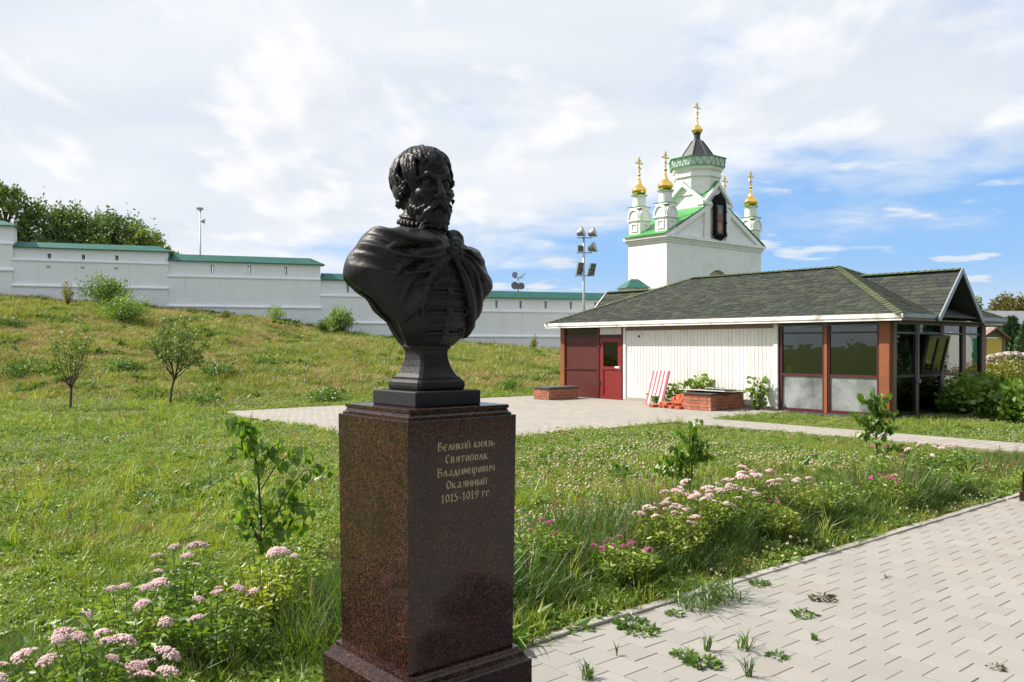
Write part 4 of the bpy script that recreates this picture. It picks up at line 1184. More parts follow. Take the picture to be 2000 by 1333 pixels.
M_whitestripe = pbr('white_stripe_fabric', (0.78, 0.74, 0.70), 0.8, var=0.08, vscale=8)
M_steel = pbr('handle_steel', (0.6, 0.6, 0.6), 0.3, metal=1.0)
M_yellowpot = pbr('yellow_plastic', (0.72, 0.62, 0.02), 0.4, var=0.05)

def glass_mat(name, tint, trans=0.85, milky=0.0, wav=0.0015):
    m, T = newmat(name)
    pos = T.new('ShaderNodeNewGeometry').outputs['Position']
    bn = T.new('ShaderNodeBump', Height=T.noise(pos, 1.3, 3, 0.5), Strength=0.25, Distance=wav * 10)
    fr = T.new('ShaderNodeFresnel', IOR=1.52); T.l.new(bn.outputs[0], fr.inputs['Normal'])
    tr = T.new('ShaderNodeBsdfTransparent', Color=tint)
    gl = T.new('ShaderNodeBsdfGlossy', Color=(0.95, 0.97, 0.97), Roughness=0.01); T.l.new(bn.outputs[0], gl.inputs['Normal'])
    body = tr.outputs[0]
    if milky > 0:
        n = T.noise(T.scaled(pos, (1.0, 1.0, 0.7)), 1.2, 5, 0.6, 0.3)
        df = T.new('ShaderNodeBsdfDiffuse', Color=T.mix(n, (0.36, 0.39, 0.41), (0.50, 0.53, 0.55)))
        mx = T.new('ShaderNodeMixShader', i0=T.math('MULTIPLY', T.step(n, 0.15, 0.75), milky), i1=tr, i2=df); body = mx.outputs[0]
    f2 = T.math('ADD', T.math('MULTIPLY', fr, 1.3), 0.01, clamp=True)
    s = T.new('ShaderNodeMixShader', i0=f2, i1=body, i2=gl)
    T.new('ShaderNodeOutputMaterial', Surface=s)
    return m
M_glass = glass_mat('window_glass', (0.72, 0.78, 0.74))
M_milky = glass_mat('dusty_glass', (0.62, 0.68, 0.70), milky=0.75)

def shingle_mat(name, cols):
    m, T = newmat(name)
    geo = T.new('ShaderNodeNewGeometry'); pos = geo.outputs['Position']; oi = T.new('ShaderNodeObjectInfo')
    r = T.math('FRACT', T.math('ADD', T.math('MULTIPLY', geo.outputs['Random Per Island'], 5.7), T.math('MULTIPLY', oi.outputs['Random'], 3.3)))
    n = T.noise(pos, 1.4, 4, 0.6); g = T.noise(pos, 170, 3, 0.7)
    f = T.math('ADD', T.math('MULTIPLY', r, 0.55), T.math('ADD', T.math('MULTIPLY', n, 0.30), T.math('MULTIPLY', g, 0.22)))
    c = T.ramp(f, [(0.18, cols[0]), (0.5, cols[1]), (0.82, cols[2])])
    p = T.new('ShaderNodeBsdfPrincipled', Base_Color=c, Roughness=0.9)
    p.inputs['Specular IOR Level'].default_value = 0.15
    bn = T.new('ShaderNodeBump', Height=g, Strength=0.4, Distance=0.004); T.l.new(bn.outputs[0], p.inputs['Normal'])
    T.new('ShaderNodeOutputMaterial', Surface=p)
    return m
M_shingle = shingle_mat('green_grey_shingle', [(0.031, 0.033, 0.036), (0.044, 0.050, 0.042), (0.062, 0.074, 0.050)])
M_ridge = shingle_mat('light_green_ridge_shingle', [(0.062, 0.078, 0.046), (0.078, 0.096, 0.054), (0.094, 0.113, 0.062)])

PX, PY = 18.9, 9.03
W, Ln = 5.2, 10.8                 # depth (x) and length (y)
EX0, EX1, EY0, EY1 = -0.36, W + 0.40, -0.42, Ln + 0.36
ZE_, ZR = 2.36, 3.78
RX, RY0, RY1 = W / 2 + 0.02, 2.67, 7.55

def build_pavilion():
    pv = empty('garden_pavilion', (PX, PY, 0), 0, 'low garden pavilion with dark green shingle hip roof, white wall and glazed corner', 'pavilion')
    # floor slab and interior
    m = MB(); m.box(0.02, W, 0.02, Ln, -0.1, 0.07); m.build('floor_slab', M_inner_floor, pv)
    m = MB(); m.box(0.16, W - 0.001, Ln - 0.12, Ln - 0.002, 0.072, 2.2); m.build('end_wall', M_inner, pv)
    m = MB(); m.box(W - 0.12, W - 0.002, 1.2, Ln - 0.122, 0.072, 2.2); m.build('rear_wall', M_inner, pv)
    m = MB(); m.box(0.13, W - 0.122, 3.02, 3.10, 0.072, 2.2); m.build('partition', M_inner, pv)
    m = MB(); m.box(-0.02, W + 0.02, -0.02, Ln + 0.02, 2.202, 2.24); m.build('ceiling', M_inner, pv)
    # ---- roof deck
    def slope(name, pts):         # a thin deck under the shingles
        m = MB(); n = len(pts); V = [Vector(p) for p in pts]; V += [Vector(p) - Vector((0, 0, 0.035)) for p in pts]
        m.add(V, [tuple(range(n)), tuple(range(n, 2 * n))[::-1]] + [(i, n + i, n + (i + 1) % n, (i + 1) % n) for i in range(n)])
        return m.build(name, M_darkgrey, pv)
    A, B, C_, D = Vector((EX0, EY0, ZE_)), Vector((EX1, EY0, ZE_)), Vector((EX1, EY1, ZE_)), Vector((EX0, EY1, ZE_))
    P0, P1 = Vector((RX, RY0, ZR)), Vector((RX, RY1, ZR))
    faces = {'front': [A, P0, P1, D], 'rear': [C_, P1, P0, B], 'right': [A, B, P0], 'left': [D, P1, C_]}
    for k, f in faces.items(): slope('roof_deck', [tuple(p) for p in f])
    # gabled porches over both ends, ridge along y
    GZ, GW = 3.50, 1.22; GY0, GY1 = EY0 - 0.06, EY1 + 0.06
    gx0, gx1 = RX - 1.30, RX + 1.26
    # where the porch ridge meets the hip
    def hip_y(z, end): return EY0 + (RY0 - EY0) * (z - ZE_) / (ZR - ZE_) if end == 0 else EY1 + (RY1 - EY1) * (z - ZE_) / (ZR - ZE_)
    gables = []
    for end in (0, 1):
        yo = GY0 if end == 0 else GY1; yi = hip_y(GZ, end); ye = hip_y(ZE_, end)
        q = -1 if end == 0 else 1
        top_o, top_i = Vector((RX, yo, GZ)), Vector((RX, yi, GZ))
        for s, gx in ((0, gx0), (1, gx1)):
            lo_o, lo_i = Vector((gx, yo, ZE_ - 0.10)), Vector((gx, ye - q * 0.12, ZE_ - 0.10))
            f = [lo_o, top_o, top_i, lo_i] if (s == 0) == (end == 0) else [lo_i, top_i, top_o, lo_o]
            # outward normal must point up
            nrm = (f[1] - f[0]).cross(f[2] - f[0])
            if nrm.z < 0: f = f[::-1]
            slope('roof_deck', [tuple(p) for p in f]); gables.append(f)
    # ---- shingles: overlapping tabs laid in courses; those nearest are parts of their own
    rng = random.Random(8)
    tabs = []
    def lay(face, up_edge0, up_edge1, course=0.115, tab=0.26):
        n = (face[1] - face[0]).cross(face[2] - face[0]).normalized()
        if n.z < 0: n = -n
        h = Vector((-n.y, n.x, 0)).normalized()                 # along the eaves
        u = n.cross(h).normalized()
        if u.z < 0: u = -u
        O = face[0]
        poly = [((p - O).dot(h), (p - O).dot(u)) for p in face]
        lo = min(p[1] for p in poly); hi = max(p[1] for p in poly)
        v = lo; row = 0
        while v < hi - 0.02:
            def span(vv):
                xs = []
                for i in range(len(poly)):
                    (xa, ya), (xb, yb) = poly[i], poly[(i + 1) % len(poly)]
                    if abs(yb - ya) > 1e-9 and min(ya, yb) - 1e-9 <= vv <= max(ya, yb) + 1e-9: xs.append(xa + (xb - xa) * (vv - ya) / (yb - ya))
                return (min(xs), max(xs)) if len(xs) >= 2 else None
            s0 = span(min(v + 0.001, hi - 0.001)); s1 = span(min(v + course * 1.25, hi - 0.0005))
            if s0 and s1:
                x = s0[0] - (row % 2) * tab / 2 - rng.random() * 0.05
                while x < s0[1]:
                    w = tab * rng.uniform(0.8, 1.2)
                    a0, a1 = max(x + 0.004, s0[0]), min(x + w - 0.004, s0[1])
                    b0, b1 = max(x + 0.004, s1[0]), min(x + w - 0.004, s1[1])
                    if a1 - a0 > 0.03:
                        if b1 < b0: b0 = b1 = min(max((a0 + a1) / 2, s1[0]), s1[1])
                        lift = rng.uniform(0.010, 0.017)
                        q0 = O + h * a0 + u * v + n * lift; q1 = O + h * a1 + u * v + n * lift
                        q2 = O + h * b1 + u * min(v + course * 1.25, hi) + n * 0.003; q3 = O + h * b0 + u * min(v + course * 1.25, hi) + n * 0.003
                        tabs.append((q0, q1, q2, q3, n, h, u))
                    x += w
            v += course; row += 1
    for k, f in faces.items(): lay(f, None, None)
    for f in gables: lay(f, None, None, 0.13, 0.30)
    def clipped(t):               # drop tabs hidden under the porch roofs
        c = (t[0] + t[1] + t[2] + t[3]) / 4
        for end in (0, 1):
            if (end == 0 and c.y < hip_y(GZ, 0)) or (end == 1 and c.y > hip_y(GZ, 1)):
                zg = GZ - abs(c.x - RX) / (1.28) * (GZ - ZE_ + 0.10)
                if c.z < zg - 0.05 and abs(c.x - RX) < 1.3: return True
        return False
    tabs[:] = [t for t in tabs if not clipped(t)]
    def geo(t):
        q0, q1, q2, q3, n, h, u = t; d = n * 0.008
        c = (q0 + q1) / 2
        # chamfered lower corners give the lobed edge
        e = min(0.05, (q1 - q0).length * 0.3)
        V = [q0 + h * e, q1 - h * e, q1 + u * 0.035, q2, q3, q0 + u * 0.035]
        V += [V[0] - d, V[1] - d, V[2] - d, V[5] - d]
        Fc = [(0, 1, 2, 3, 4, 5), (6, 7, 1, 0), (7, 8, 2, 1), (9, 6, 0, 5)]
        return V, Fc
    def score(t):
        c = (t[0] + t[2]) / 2; wx, wy = c.x + PX, c.y + PY
        d = math.hypot(wx, wy); view = Vector((wx, wy, c.z - EYE)).normalized()
        return -(t[4].dot(-view)) / d
    order = sorted(range(len(tabs)), key=lambda i: score(tabs[i]))
    near = set(order[:300])
    rest = MB()
    for i, t in enumerate(tabs):
        V, Fc = geo(t)
        if i in near:
            o = sum((v for v in V[:6]), Vector()) / 6
            b = MB(); b.add([v - o for v in V], Fc); b.build('shingle', M_shingle, pv, loc=o)
        else: rest.add(V, Fc)
    o = rest.build('shingle_field', M_shingle, pv); o['kind'] = 'stuff'
    # light green cap shingles on hips and ridges
    def caps(a, b, w=0.15):
        a, b = Vector(a), Vector(b); d = b - a; L = d.length; d.normalize()
        side = d.cross(Vector((0, 0, 1))).normalized(); up = side.cross(d)
        m = MB(); k = 0.0
        while k < L - 0.02:
            e = min(k + 0.20, L)
            p0, p1 = a + d * k, a + d * e
            l0, l1 = 0.045, 0.028
            dn = 0.048
            V = [p0 - side * w + up * (l0 - dn), p0 + up * l0, p0 + side * w + up * (l0 - dn), p1 - side * w + up * (l1 - dn), p1 + up * l1, p1 + side * w + up * (l1 - dn)]
            V += [V[0] - up * 0.012, V[1] - up * 0.012, V[2] - up * 0.012]
            m.add(V, [(0, 1, 4, 3), (1, 2, 5, 4), (6, 7, 1, 0), (7, 8, 2, 1)]); k += 0.165
        m.build('ridge_cap', M_ridge, pv)
    caps(A, P0, 0.15); caps(P0, P1, 0.14); caps(D, P1, 0.12); caps(B, P0, 0.12); caps(C_, P1, 0.12)
    caps((RX, GY0 + 0.02, GZ), (RX, hip_y(GZ, 0), GZ), 0.12); caps((RX, GY1 - 0.02, GZ), (RX, hip_y(GZ, 1), GZ), 0.12)
    # ---- fascias, soffits
    m = MB(); m.box(EX0 - 0.03, EX0 + 0.004, EY0 - 0.03, EY1 + 0.03, ZE_ - 0.085, ZE_ + 0.012); m.build('fascia', M_fascia, pv)
    m = MB(); m.box(EX0 - 0.012, EX0 + 0.012, EY0, EY1, ZE_ - 0.145, ZE_ - 0.087); m.build('drip_board', M_fascia, pv)
    for xa, xb in ((EX0 + 0.006, gx0 + 0.02), (gx1 - 0.02, EX1)):
        m = MB(); m.box(xa, xb, EY0 - 0.03, EY0 + 0.004, ZE_ - 0.075, ZE_ + 0.012); m.build('fascia', M_fascia_grey, pv)
        m = MB(); m.box(xa, xb, EY0 - 0.012, EY0 + 0.012, ZE_ - 0.14, ZE_ - 0.077); m.build('drip_board', M_soffit, pv)
    m = MB(); m.box(EX0 + 0.015, EX1, EY1 - 0.004, EY1 + 0.03, ZE_ - 0.08, ZE_ + 0.012); m.build('fascia', M_fascia, pv)
    m = MB(); m.box(EX0 + 0.016, -0.002, EY0 + 0.016, EY1 - 0.01, ZE_ - 0.13, ZE_ - 0.11); m.build('soffit', M_soffit, pv)
    m = MB(); m.box(0.0, EX1 - 0.02, EY0 + 0.016, -0.002, ZE_ - 0.13, ZE_ - 0.11); m.build('soffit', M_soffit, pv)
    for gx, s in ((gx0, -1), (gx1, 1)):                         # barge boards
        for yo, q, mat in ((GY0, -1, M_fascia_grey), (GY1, 1, M_fascia)):
            m = MB(); zl = ZE_ - 0.10
            m.prism([(gx + s * 0.03, zl - 0.03), (gx + s * 0.02, zl + 0.04), (RX, GZ + 0.05), (RX, GZ - 0.09), (gx - s * 0.08, zl - 0.03)], 'y', min(yo, yo + q * 0.035), max(yo, yo + q * 0.035))
            m.build('barge_board', mat, pv)
    m = MB(); m.prism([(gx0 + 0.12, ZE_ - 0.12), (RX, GZ - 0.10), (gx1 - 0.12, ZE_ - 0.12)], 'y', GY0 + 0.50, GY0 + 0.54); m.build('gable_panel', M_darkframe, pv)  # dark colour stands in for the shade inside the porch gable
    m = MB(); m.box(RX - 0.03, RX + 0.03, GY0 + 0.02, GY0 + 0.39, GZ - 0.22, GZ - 0.12); m.build('ridge_beam', M_soffit, pv)
    # ---- white profiled wall, one sheet rib after another
    y0, y1 = 2.98, 7.98
    nrib = 44; wr = (y1 - y0) / nrib
    # outline is (x, y); each rib stands proud of a narrow groove
    b = MB(); b.prism([(0.02, 0.0), (0.02, wr), (0.002, wr), (-0.009, wr - 0.004), (-0.009, 0.020), (0.002, 0.016), (0.002, 0.0)], 'z', 0.12, 2.10)
    rib = b.mesh('cladding_rib', M_clad)
    for i in range(nrib): obj('cladding_rib', rib, pv, (0.0, y0 + i * wr, 0))
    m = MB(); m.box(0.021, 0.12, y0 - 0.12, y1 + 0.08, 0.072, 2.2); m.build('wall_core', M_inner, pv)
    m = MB(); m.box(-0.035, 0.02, y0 - 0.02, y1 + 0.02, 2.102, 2.215); m.build('head_board', M_soffit, pv)
    m = MB(); m.box(-0.05, 0.018, y0 - 0.02, y1 + 0.02, -0.02, 0.118); m.build('base_course', M_mortar, pv)
    for ya, yb in ((y1 + 0.001, y1 + 0.09), (y0 - 0.11, y0 - 0.001)):
        m = MB(); m.box(-0.045, 0.02, ya, yb, 0.05, 2.20); m.build('corner_trim', M_clad, pv)
    m = MB(); m.cbox((-0.022, 7.46, 1.95), (0.006, 0.09, 0.085)); bx_ = m.build('vent_plate', M_clad, pv)
    q = MB(); q.tube([(-0.028, 7.46, 1.93), (-0.050, 7.46, 1.93)], 0.035, 12); q.build('vent_pipe', M_darkgrey, bx_)
    # ---- left: corner post, red panel bay, door
    m = MB(); m.box(-0.05, 0.13, Ln - 0.20, Ln - 0.02, -0.02, 2.2); m.build('post', M_post, pv)
    pa, pb = 9.17, Ln - 0.21
    m = MB(); m.box(0.0, 0.05, pa, pb, 0.02, 0.90); m.box(0.003, 0.05, pa, pb, 0.952, 1.93); p_ = m.build('red_panel', M_panel, pv)
    m = MB(); m.box(-0.03, 0.05, pa, pb, 0.902, 0.95); m.build('rail', M_maroon, p_)
    m = MB(); m.box(-0.02, 0.05, pa, pb, 1.932, 2.0); m.build('rail', M_darkframe, p_)
    m = MB(); m.box(0.01, 0.02, pa, pb, 2.001, 2.18); m.build('pane', M_glass, p_)
    m = MB(); m.box(-0.03, 0.08, pa - 0.10, pa - 0.001, 0.0, 2.2); m.build('post', M_maroon, pv)
    m = MB(); m.box(-0.03, 0.08, 8.075, 8.16, 0.0, 2.2); m.build('post', M_maroon, pv)
    da, db = 8.165, 9.065
    dr = empty('door', (0, 0, 0)); dr.parent = pv
    m = MB(); m.box(-0.012, 0.05, da, db, 0.04, 0.14); m.box(-0.012, 0.05, da, db, 1.76, 1.90); m.box(-0.012, 0.05, da, da + 0.15, 0.141, 1.759); m.box(-0.012, 0.05, db - 0.15, db, 0.141, 1.759); m.box(-0.012, 0.05, da + 0.151, db - 0.151, 0.93, 1.02)
    m.build('door_frame', M_door, dr)
    m = MB(); m.box(0.012, 0.04, da + 0.15, db - 0.15, 0.14, 0.93); m.build('door_panel', M_door, dr)
    m = MB(); m.box(0.015, 0.022, da + 0.15, db - 0.15, 1.02, 1.76); m.build('pane', M_glass, dr)
    m = MB(); m.box(-0.020, -0.013, da + 0.045, da + 0.095, 0.93, 1.07); m.tube([(-0.02, da + 0.07, 1.0), (-0.065, da + 0.07, 1.0), (-0.065, da + 0.20, 1.0)], 0.010, 6); m.build('handle', M_steel, dr)
    for z in (0.45, 1.60):
        m = MB(); m.box(-0.03, -0.013, db - 0.03, db + 0.02, z, z + 0.12); m.build('hinge', M_darkframe, dr)
    m = MB(); m.box(-0.02, 0.06, da, db, 1.905, 1.99); m.build('lintel', M_darkframe, pv)
    m = MB(); m.box(0.0, 0.04, da - 0.004, db + 0.004, 1.992, 2.2); m.build('transom_panel', M_clad, pv)
    m = MB(); m.box(-0.06, 0.10, 8.0, 9.3, -0.02, 0.035); m.build('threshold', M_darkgrey, pv)
    # ---- glazed front bays
    def bay_front(a, b):
        f = empty('glazed_bay', (0, 0, 0)); f.parent = pv
        for za, zb in ((0.04, 0.11), (0.915, 0.965), (1.945, 1.985), (2.15, 2.20)):
            m = MB(); m.box(-0.02, 0.05, a, b, za, zb); m.build('rail', M_maroon if zb < 1.9 else M_darkframe, f)
        for za, zb, mt in ((0.11, 0.915, M_milky), (0.965, 1.945, M_glass), (1.985, 2.15, M_glass)):
            m = MB(); m.box(0.012, 0.018, a, b, za, zb); m.build('pane', mt, f)
        for ya, yb in ((a - 0.001, a + 0.045), (b - 0.045, b + 0.001)):
            m = MB(); m.box(-0.024, 0.052, ya, yb, 0.04, 2.2); m.build('stile', M_maroon, f)
    bay_front(0.27, 1.525); bay_front(1.615, 2.80)
    m = MB(); m.box(-0.045, 0.09, 1.53, 1.61, -0.02, 2.2); m.build('post', M_post, pv)
    m = MB(); m.box(-0.05, 0.085, 0.02, 0.252, -0.05, 2.2); m.build('post', M_post, pv)
    m = MB(); m.box(0.087, 0.20, -0.03, 0.12, -0.05, 2.2); m.build('post', M_postgrey, pv)
    m = MB(); m.box(-0.06, W, 0.256, 2.85, -0.06, 0.036); m.build('sill_beam', M_darkgrey, pv)
    # ---- glazed end, facing down the path
    def bay_end(a, b, sash=False, low=M_glass):
        f = empty('glazed_bay', (0, 0, 0)); f.parent = pv
        for za, zb in ((0.04, 0.11), (0.915, 0.975), (1.93, 1.975), (2.15, 2.20)):
            m = MB(); m.box(a, b, -0.02, 0.05, za, zb); m.build('rail', M_darkframe, f)
        for za, zb, mt in ((0.11, 0.915, low), (0.975, 1.93, M_glass), (1.975, 2.15, M_glass)):
            if sash and za == 0.975: continue
            m = MB(); m.box(a, b, 0.012, 0.018, za, zb); m.build('pane', mt, f)
        for xa, xb in ((a - 0.001, a + 0.04), (b - 0.04, b + 0.001)):
            m = MB(); m.box(xa, xb, -0.024, 0.052, 0.04, 2.2); m.build('stile', M_darkframe, f)
        return f
    xs = [(0.205, 1.19), (1.33, 2.56), (2.70, 3.82), (3.98, 4.98)]
    for i, (a, b) in enumerate(xs):
        f = bay_end(a, b, i == 1)
        if i == 1:                                              # bottom-hung sash standing open
            t = R(13); hx = (a + b) / 2; hw = (b - a) / 2 - 0.05
            Rm = Matrix.Rotation(t, 3, 'X'); o = Vector((hx, -0.03, 0.985))
            def at(x, y, z): return o + Rm @ Vector((x, y, z))
            mm = MB()
            for x0_, x1_, z0_, z1_ in ((-hw, hw, 0, 0.07), (-hw, hw, 0.87, 0.94), (-hw, -hw + 0.07, 0.071, 0.869), (hw - 0.07, hw, 0.071, 0.869), (-0.035, 0.035, 0.071, 0.869)):
                c = at((x0_ + x1_) / 2, 0, (z0_ + z1_) / 2); mm.cbox(c, ((x1_ - x0_) / 2, 0.03, (z1_ - z0_) / 2), Rm)
            sh_m = mm.mesh('sash_frame', M_darkframe)
            so = obj('open_sash', sh_m, f)
    for i, (xa, xb) in enumerate(((1.195, 1.325), (2.565, 2.695), (3.825, 3.975))):
        m = MB(); m.box(xa, xb, -0.03, 0.10, -0.02, 2.2); m.build('post', M_postgrey if i != 1 else M_postgrey, pv)
    m = MB(); m.box(4.985, W + 0.04, -0.05, 0.16, -0.05, 2.2); m.build('post', M_postgrey, pv)
    m = MB(); m.box(0.26, W + 0.03, -0.06, 0.015, -0.06, 0.036); m.build('sill_beam', M_darkgrey, pv)
    # panes of the open sash
    t = R(13); Rm = Matrix.Rotation(t, 3, 'X'); o = Vector(((1.33 + 2.56) / 2, -0.03, 0.985)); hw = (2.56 - 1.33) / 2 - 0.05
    for x0_, x1_ in ((-hw + 0.07, -0.035), (0.035, hw - 0.07)):
        m = MB(); m.cbox(o + Rm @ Vector(((x0_ + x1_) / 2, 0, 0.47)), ((x1_ - x0_) / 2, 0.003, 0.40), Rm)
        m.build('pane', M_glass, so)
    # downpipe with junction box on the end wall
    m = MB(); m.tube([(1.26, -0.055, 2.1), (1.26, -0.055, 0.80)], 0.014, 8); d_ = m.build('conduit', M_fascia_grey, pv)
    m = MB(); m.cbox((1.28, -0.065, 0.82), (0.035, 0.025, 0.045)); m.build('junction_box', M_fascia_grey, d_)
    # slack cable under the eaves
    m = MB(); m.tube([(-0.09, y, 2.16 - 0.05 * abs(math.sin((y - 0.2) * 2.4))) for y in np.linspace(0.2, 2.95, 24)], 0.006, 5); m.build('cable', M_fascia_grey, pv)
    return pv
build_pavilion()

def interior():
    pot = empty('flower_pot', (PX + 0.10, PY + 2.60, 0.968), 0, 'yellow plastic cup with a dry twig behind the pavilion window', 'pot')
    m = MB(); m.lathe([(0.055, 0.0), (0.075, 0.15), (0.085, 0.152), (0.085, 0.18), (0.072, 0.18), (0.05, 0.03)], 16); m.build('cup', M_yellowpot, pot, True)
    m = MB(); m.tube([(0, 0, 0.05), (0.01, -0.02, 0.30), (0.03, -0.08, 0.42)], 0.006, 5); m.tube([(0.01, -0.02, 0.28), (0.02, 0.04, 0.40)], 0.004, 5); m.build('twig', M_post, pot)
    M_table = pbr('cafe_table', (0.35, 0.26, 0.16), 0.5, var=0.2)
    for i, (x, y, lab) in enumerate(((1.0, 2.2, 'round wooden cafe table inside, nearer the white wall'), (1.2, 0.95, 'round wooden cafe table inside, nearer the glazed corner'))):
        t = empty('cafe_table', (PX + x, PY + y, 0.07), 0, lab, 'table', 'cafe tables inside the pavilion')
        m = MB(); m.lathe([(0.40, 0.40), (0.42, 0.41), (0.42, 0.44), (0.40, 0.45)], 24); m.build('table_top', M_table, t)
        m = MB(); m.lathe([(0.035, 0.02), (0.035, 0.399)], 10); m.build('column', M_darkframe, t)
        m = MB(); m.lathe([(0.24, 0.0), (0.22, 0.02), (0.04, 0.04)], 16); m.build('foot', M_darkframe, t)
interior()

# ---------------------------------------------------------------- things along the pavilion wall
def brick_box(name, cx, cy, hx, hy, h, label, rz=0.0):
    """Planter of brick courses: every brick a part."""
    root = empty(name, (cx, cy, 0.032), rz, label, 'planter')
    m = MB(); m.box(-hx + 0.012, hx - 0.012, -hy + 0.012, hy - 0.012, 0.0, h - 0.01); m.build('core', M_mortar, root)
    rng = random.Random(int(cx * 100)); ch = 0.072; bl = 0.245; t = 0.011
    cache = {}
    def brick(L, along):
        k = (round(L, 2), along)
        if k not in cache:
            b = MB(); s = (L / 2 - 0.005, 0.045, ch / 2 - 0.0045) if along == 'x' else (0.045, L / 2 - 0.005, ch / 2 - 0.0045)
            b.cbox((0, 0, 0), s, None, 0.004); cache[k] = b.mesh('brick', M_brick)
        return cache[k]
    n = int(h / ch)
    for r in range(n):
        z = (r + 0.5) * h / n; ofs = 0 if r % 2 else bl / 2
        for along, half, other in (('x', hx, hy), ('y', hy, hx)):
            inset = 0.0 if (r % 2 == 0) == (along == 'x') else 0.10
            p = -half + inset
            first = True
            while p < half - inset - 0.02:
                L = min(bl * (0.5 if first and r % 2 else 1.0), half - inset - p); first = False
                for s in (-1, 1):
                    if along == 'x': obj('brick', brick(L, 'x'), root, (p + L / 2, s * (other - 0.045 + rng.uniform(0, .004)), z))
                    else: obj('brick', brick(L, 'y'), root, (s * (other - 0.045 + rng.uniform(0, .004)), p + L / 2, z))
                p += L
    return root

pr = brick_box('brick_planter', 18.02, 13.22, 0.70, 0.42, 0.40, 'red brick planter box covered with boards beside the loose bricks')
m = MB(); m.cbox((0.0, 0.0, 0.417), (0.74, 0.46, 0.014)); m.build('cover_sheet', M_darkgrey, pr)
b1 = MB(); b1.cbox((0, 0, 0), (0.50, 0.62, 0.012), Matrix.Rotation(R(4), 3, 'Y')); tag(b1.build('sheet_board', M_boardlight, None, loc=(17.95, 13.32, 0.496), rot=(0.02, 0, 0.25)), 'pale sheet board lying flat on top of the brick planter', 'board')
b1 = MB(); b1.cbox((0, 0, 0), (0.62, 0.09, 0.012)); tag(b1.build('timber_board', pbr('bleached_timber', (0.50, 0.42, 0.32), 0.8, var=0.2, vscale=8), None, loc=(18.35, 12.98, 0.505), rot=(0.03, -0.03, -0.75)), 'bleached timber offcut sticking out over the brick planter edge', 'board')
b1 = MB(); b1.cbox((0, 0, 0), (0.30, 0.36, 0.01)); tag(b1.build('sheet_board', M_board, None, loc=(18.25, 13.15, 0.488 + 0.055), rot=(0.05, 0.06, 0.5)), 'small grey sheet board overlapping the pale one on the planter', 'board')
pl = brick_box('brick_planter', 17.75, 18.85, 0.62, 0.34, 0.34, 'red brick planter box with dark lid at the red panel corner')
m = MB(); m.cbox((0.0, 0.0, 0.358), (0.66, 0.38, 0.015)); m.build('cover_sheet', M_darkgrey, pl)

def brick_pile():
    rng = random.Random(21); b = MB(); b.cbox((0, 0, 0), (0.125, 0.06, 0.033), None, 0.003); me = b.mesh('loose_brick', M_loosebrick)
    ox, oy = 17.92, 14.06
    lab = 'loose orange brick in the heap between striped lounger and planter'
    G = 'loose bricks heaped by the planter'
    for layer in range(7):
        nx = 3 if layer < 4 else 2; ny = max(6 - layer // 2 - (layer > 4), 2)
        for i in range(nx):
            for j in range(ny):
                if rng.random() < 0.08 and layer > 2: continue
                x = ox - 0.28 + i * 0.262 + layer * 0.045; y = oy - 0.36 + j * 0.134
                tag(obj('loose_brick', me, None, (x + rng.gauss(0, .018), y + rng.gauss(0, .006), 0.032 + 0.0335 + layer * 0.068), (0, 0, rng.gauss(0, 0.07))), lab, 'brick', G)
    for i in range(15):                                         # tumbled ones at the foot of the heap
        x = ox - 0.50 + rng.uniform(-0.14, 0.06); y = oy + rng.uniform(-0.38, 0.62)
        tag(obj('loose_brick', me, None, (x, y, 0.032 + 0.036), (0, 0, rng.uniform(-1.5, 1.5))), lab, 'brick', G)
    for i in range(7):
        tag(obj('loose_brick', me, None, (ox - 0.40 + rng.uniform(-.05, .05), oy - 0.34 + i * 0.13, 0.032 + 0.105), (0.0, 0.0, rng.uniform(-.7, .7))), lab, 'brick', G)
brick_pile()

def lounger():
    root = empty('striped_lounger', (17.92, 15.15, 0.032), 0, 'red and white striped folding lounger frame propped against the white wall', 'lounger')
    lean = R(20)
    Rm = Matrix.Rotation(lean, 3, 'Y')
    w = 0.52; n = 8; s = w / n
    for i in range(n + 1):                                       # nine stripes, outer ones reach to the ground as legs
        lo = 0.0 if i in (0, n) or i in (1, n - 1) else 0.26
        hi = 1.0 - 0.02 * abs(i - n / 2) / n
        if i in (1, n - 1): lo = 0.03
        m = MB()
        pts = [Rm @ Vector((0, -w / 2 + (i - 0.5) * s * 0.99 + 0.004, z)) for z in np.linspace(lo, hi, 7)]
        V = []; Fc = []
        for k, p in enumerate(pts):
            bow = 0.012 * math.sin(math.pi * k / 6)
            for dx, dy in ((-0.006 + bow, 0.0), (-0.006 + bow, s * 0.97), (0.012 + bow, s * 0.97), (0.012 + bow, 0.0)): V.append((p.x + dx, p.y + dy, p.z))
        for k in range(6):
            for q in range(4): Fc.append((k * 4 + q, k * 4 + (q + 1) % 4, k * 4 + 4 + (q + 1) % 4, k * 4 + 4 + q))
        Fc.append((0, 1, 2, 3)); Fc.append((24, 25, 26, 27))
        m.add(V, Fc); m.build('stripe', M_pinkstripe if i % 2 == 0 else M_whitestripe, root)
    m = MB()
    for y in (-w / 2 - 0.03, w / 2 - 0.0): m.tube([Rm @ Vector((0.03, y, 0.0)), Rm @ Vector((0.03, y, 0.99))], 0.013, 8)
    m.tube([Rm @ Vector((0.03, -w / 2, 0.92)), Rm @ Vector((0.03, w / 2, 0.92))], 0.012, 8); m.tube([Rm @ Vector((0.03, -w / 2, 0.30)), Rm @ Vector((0.03, w / 2, 0.30))], 0.012, 8)
    m.build('tube_frame', M_galv, root)
lounger()

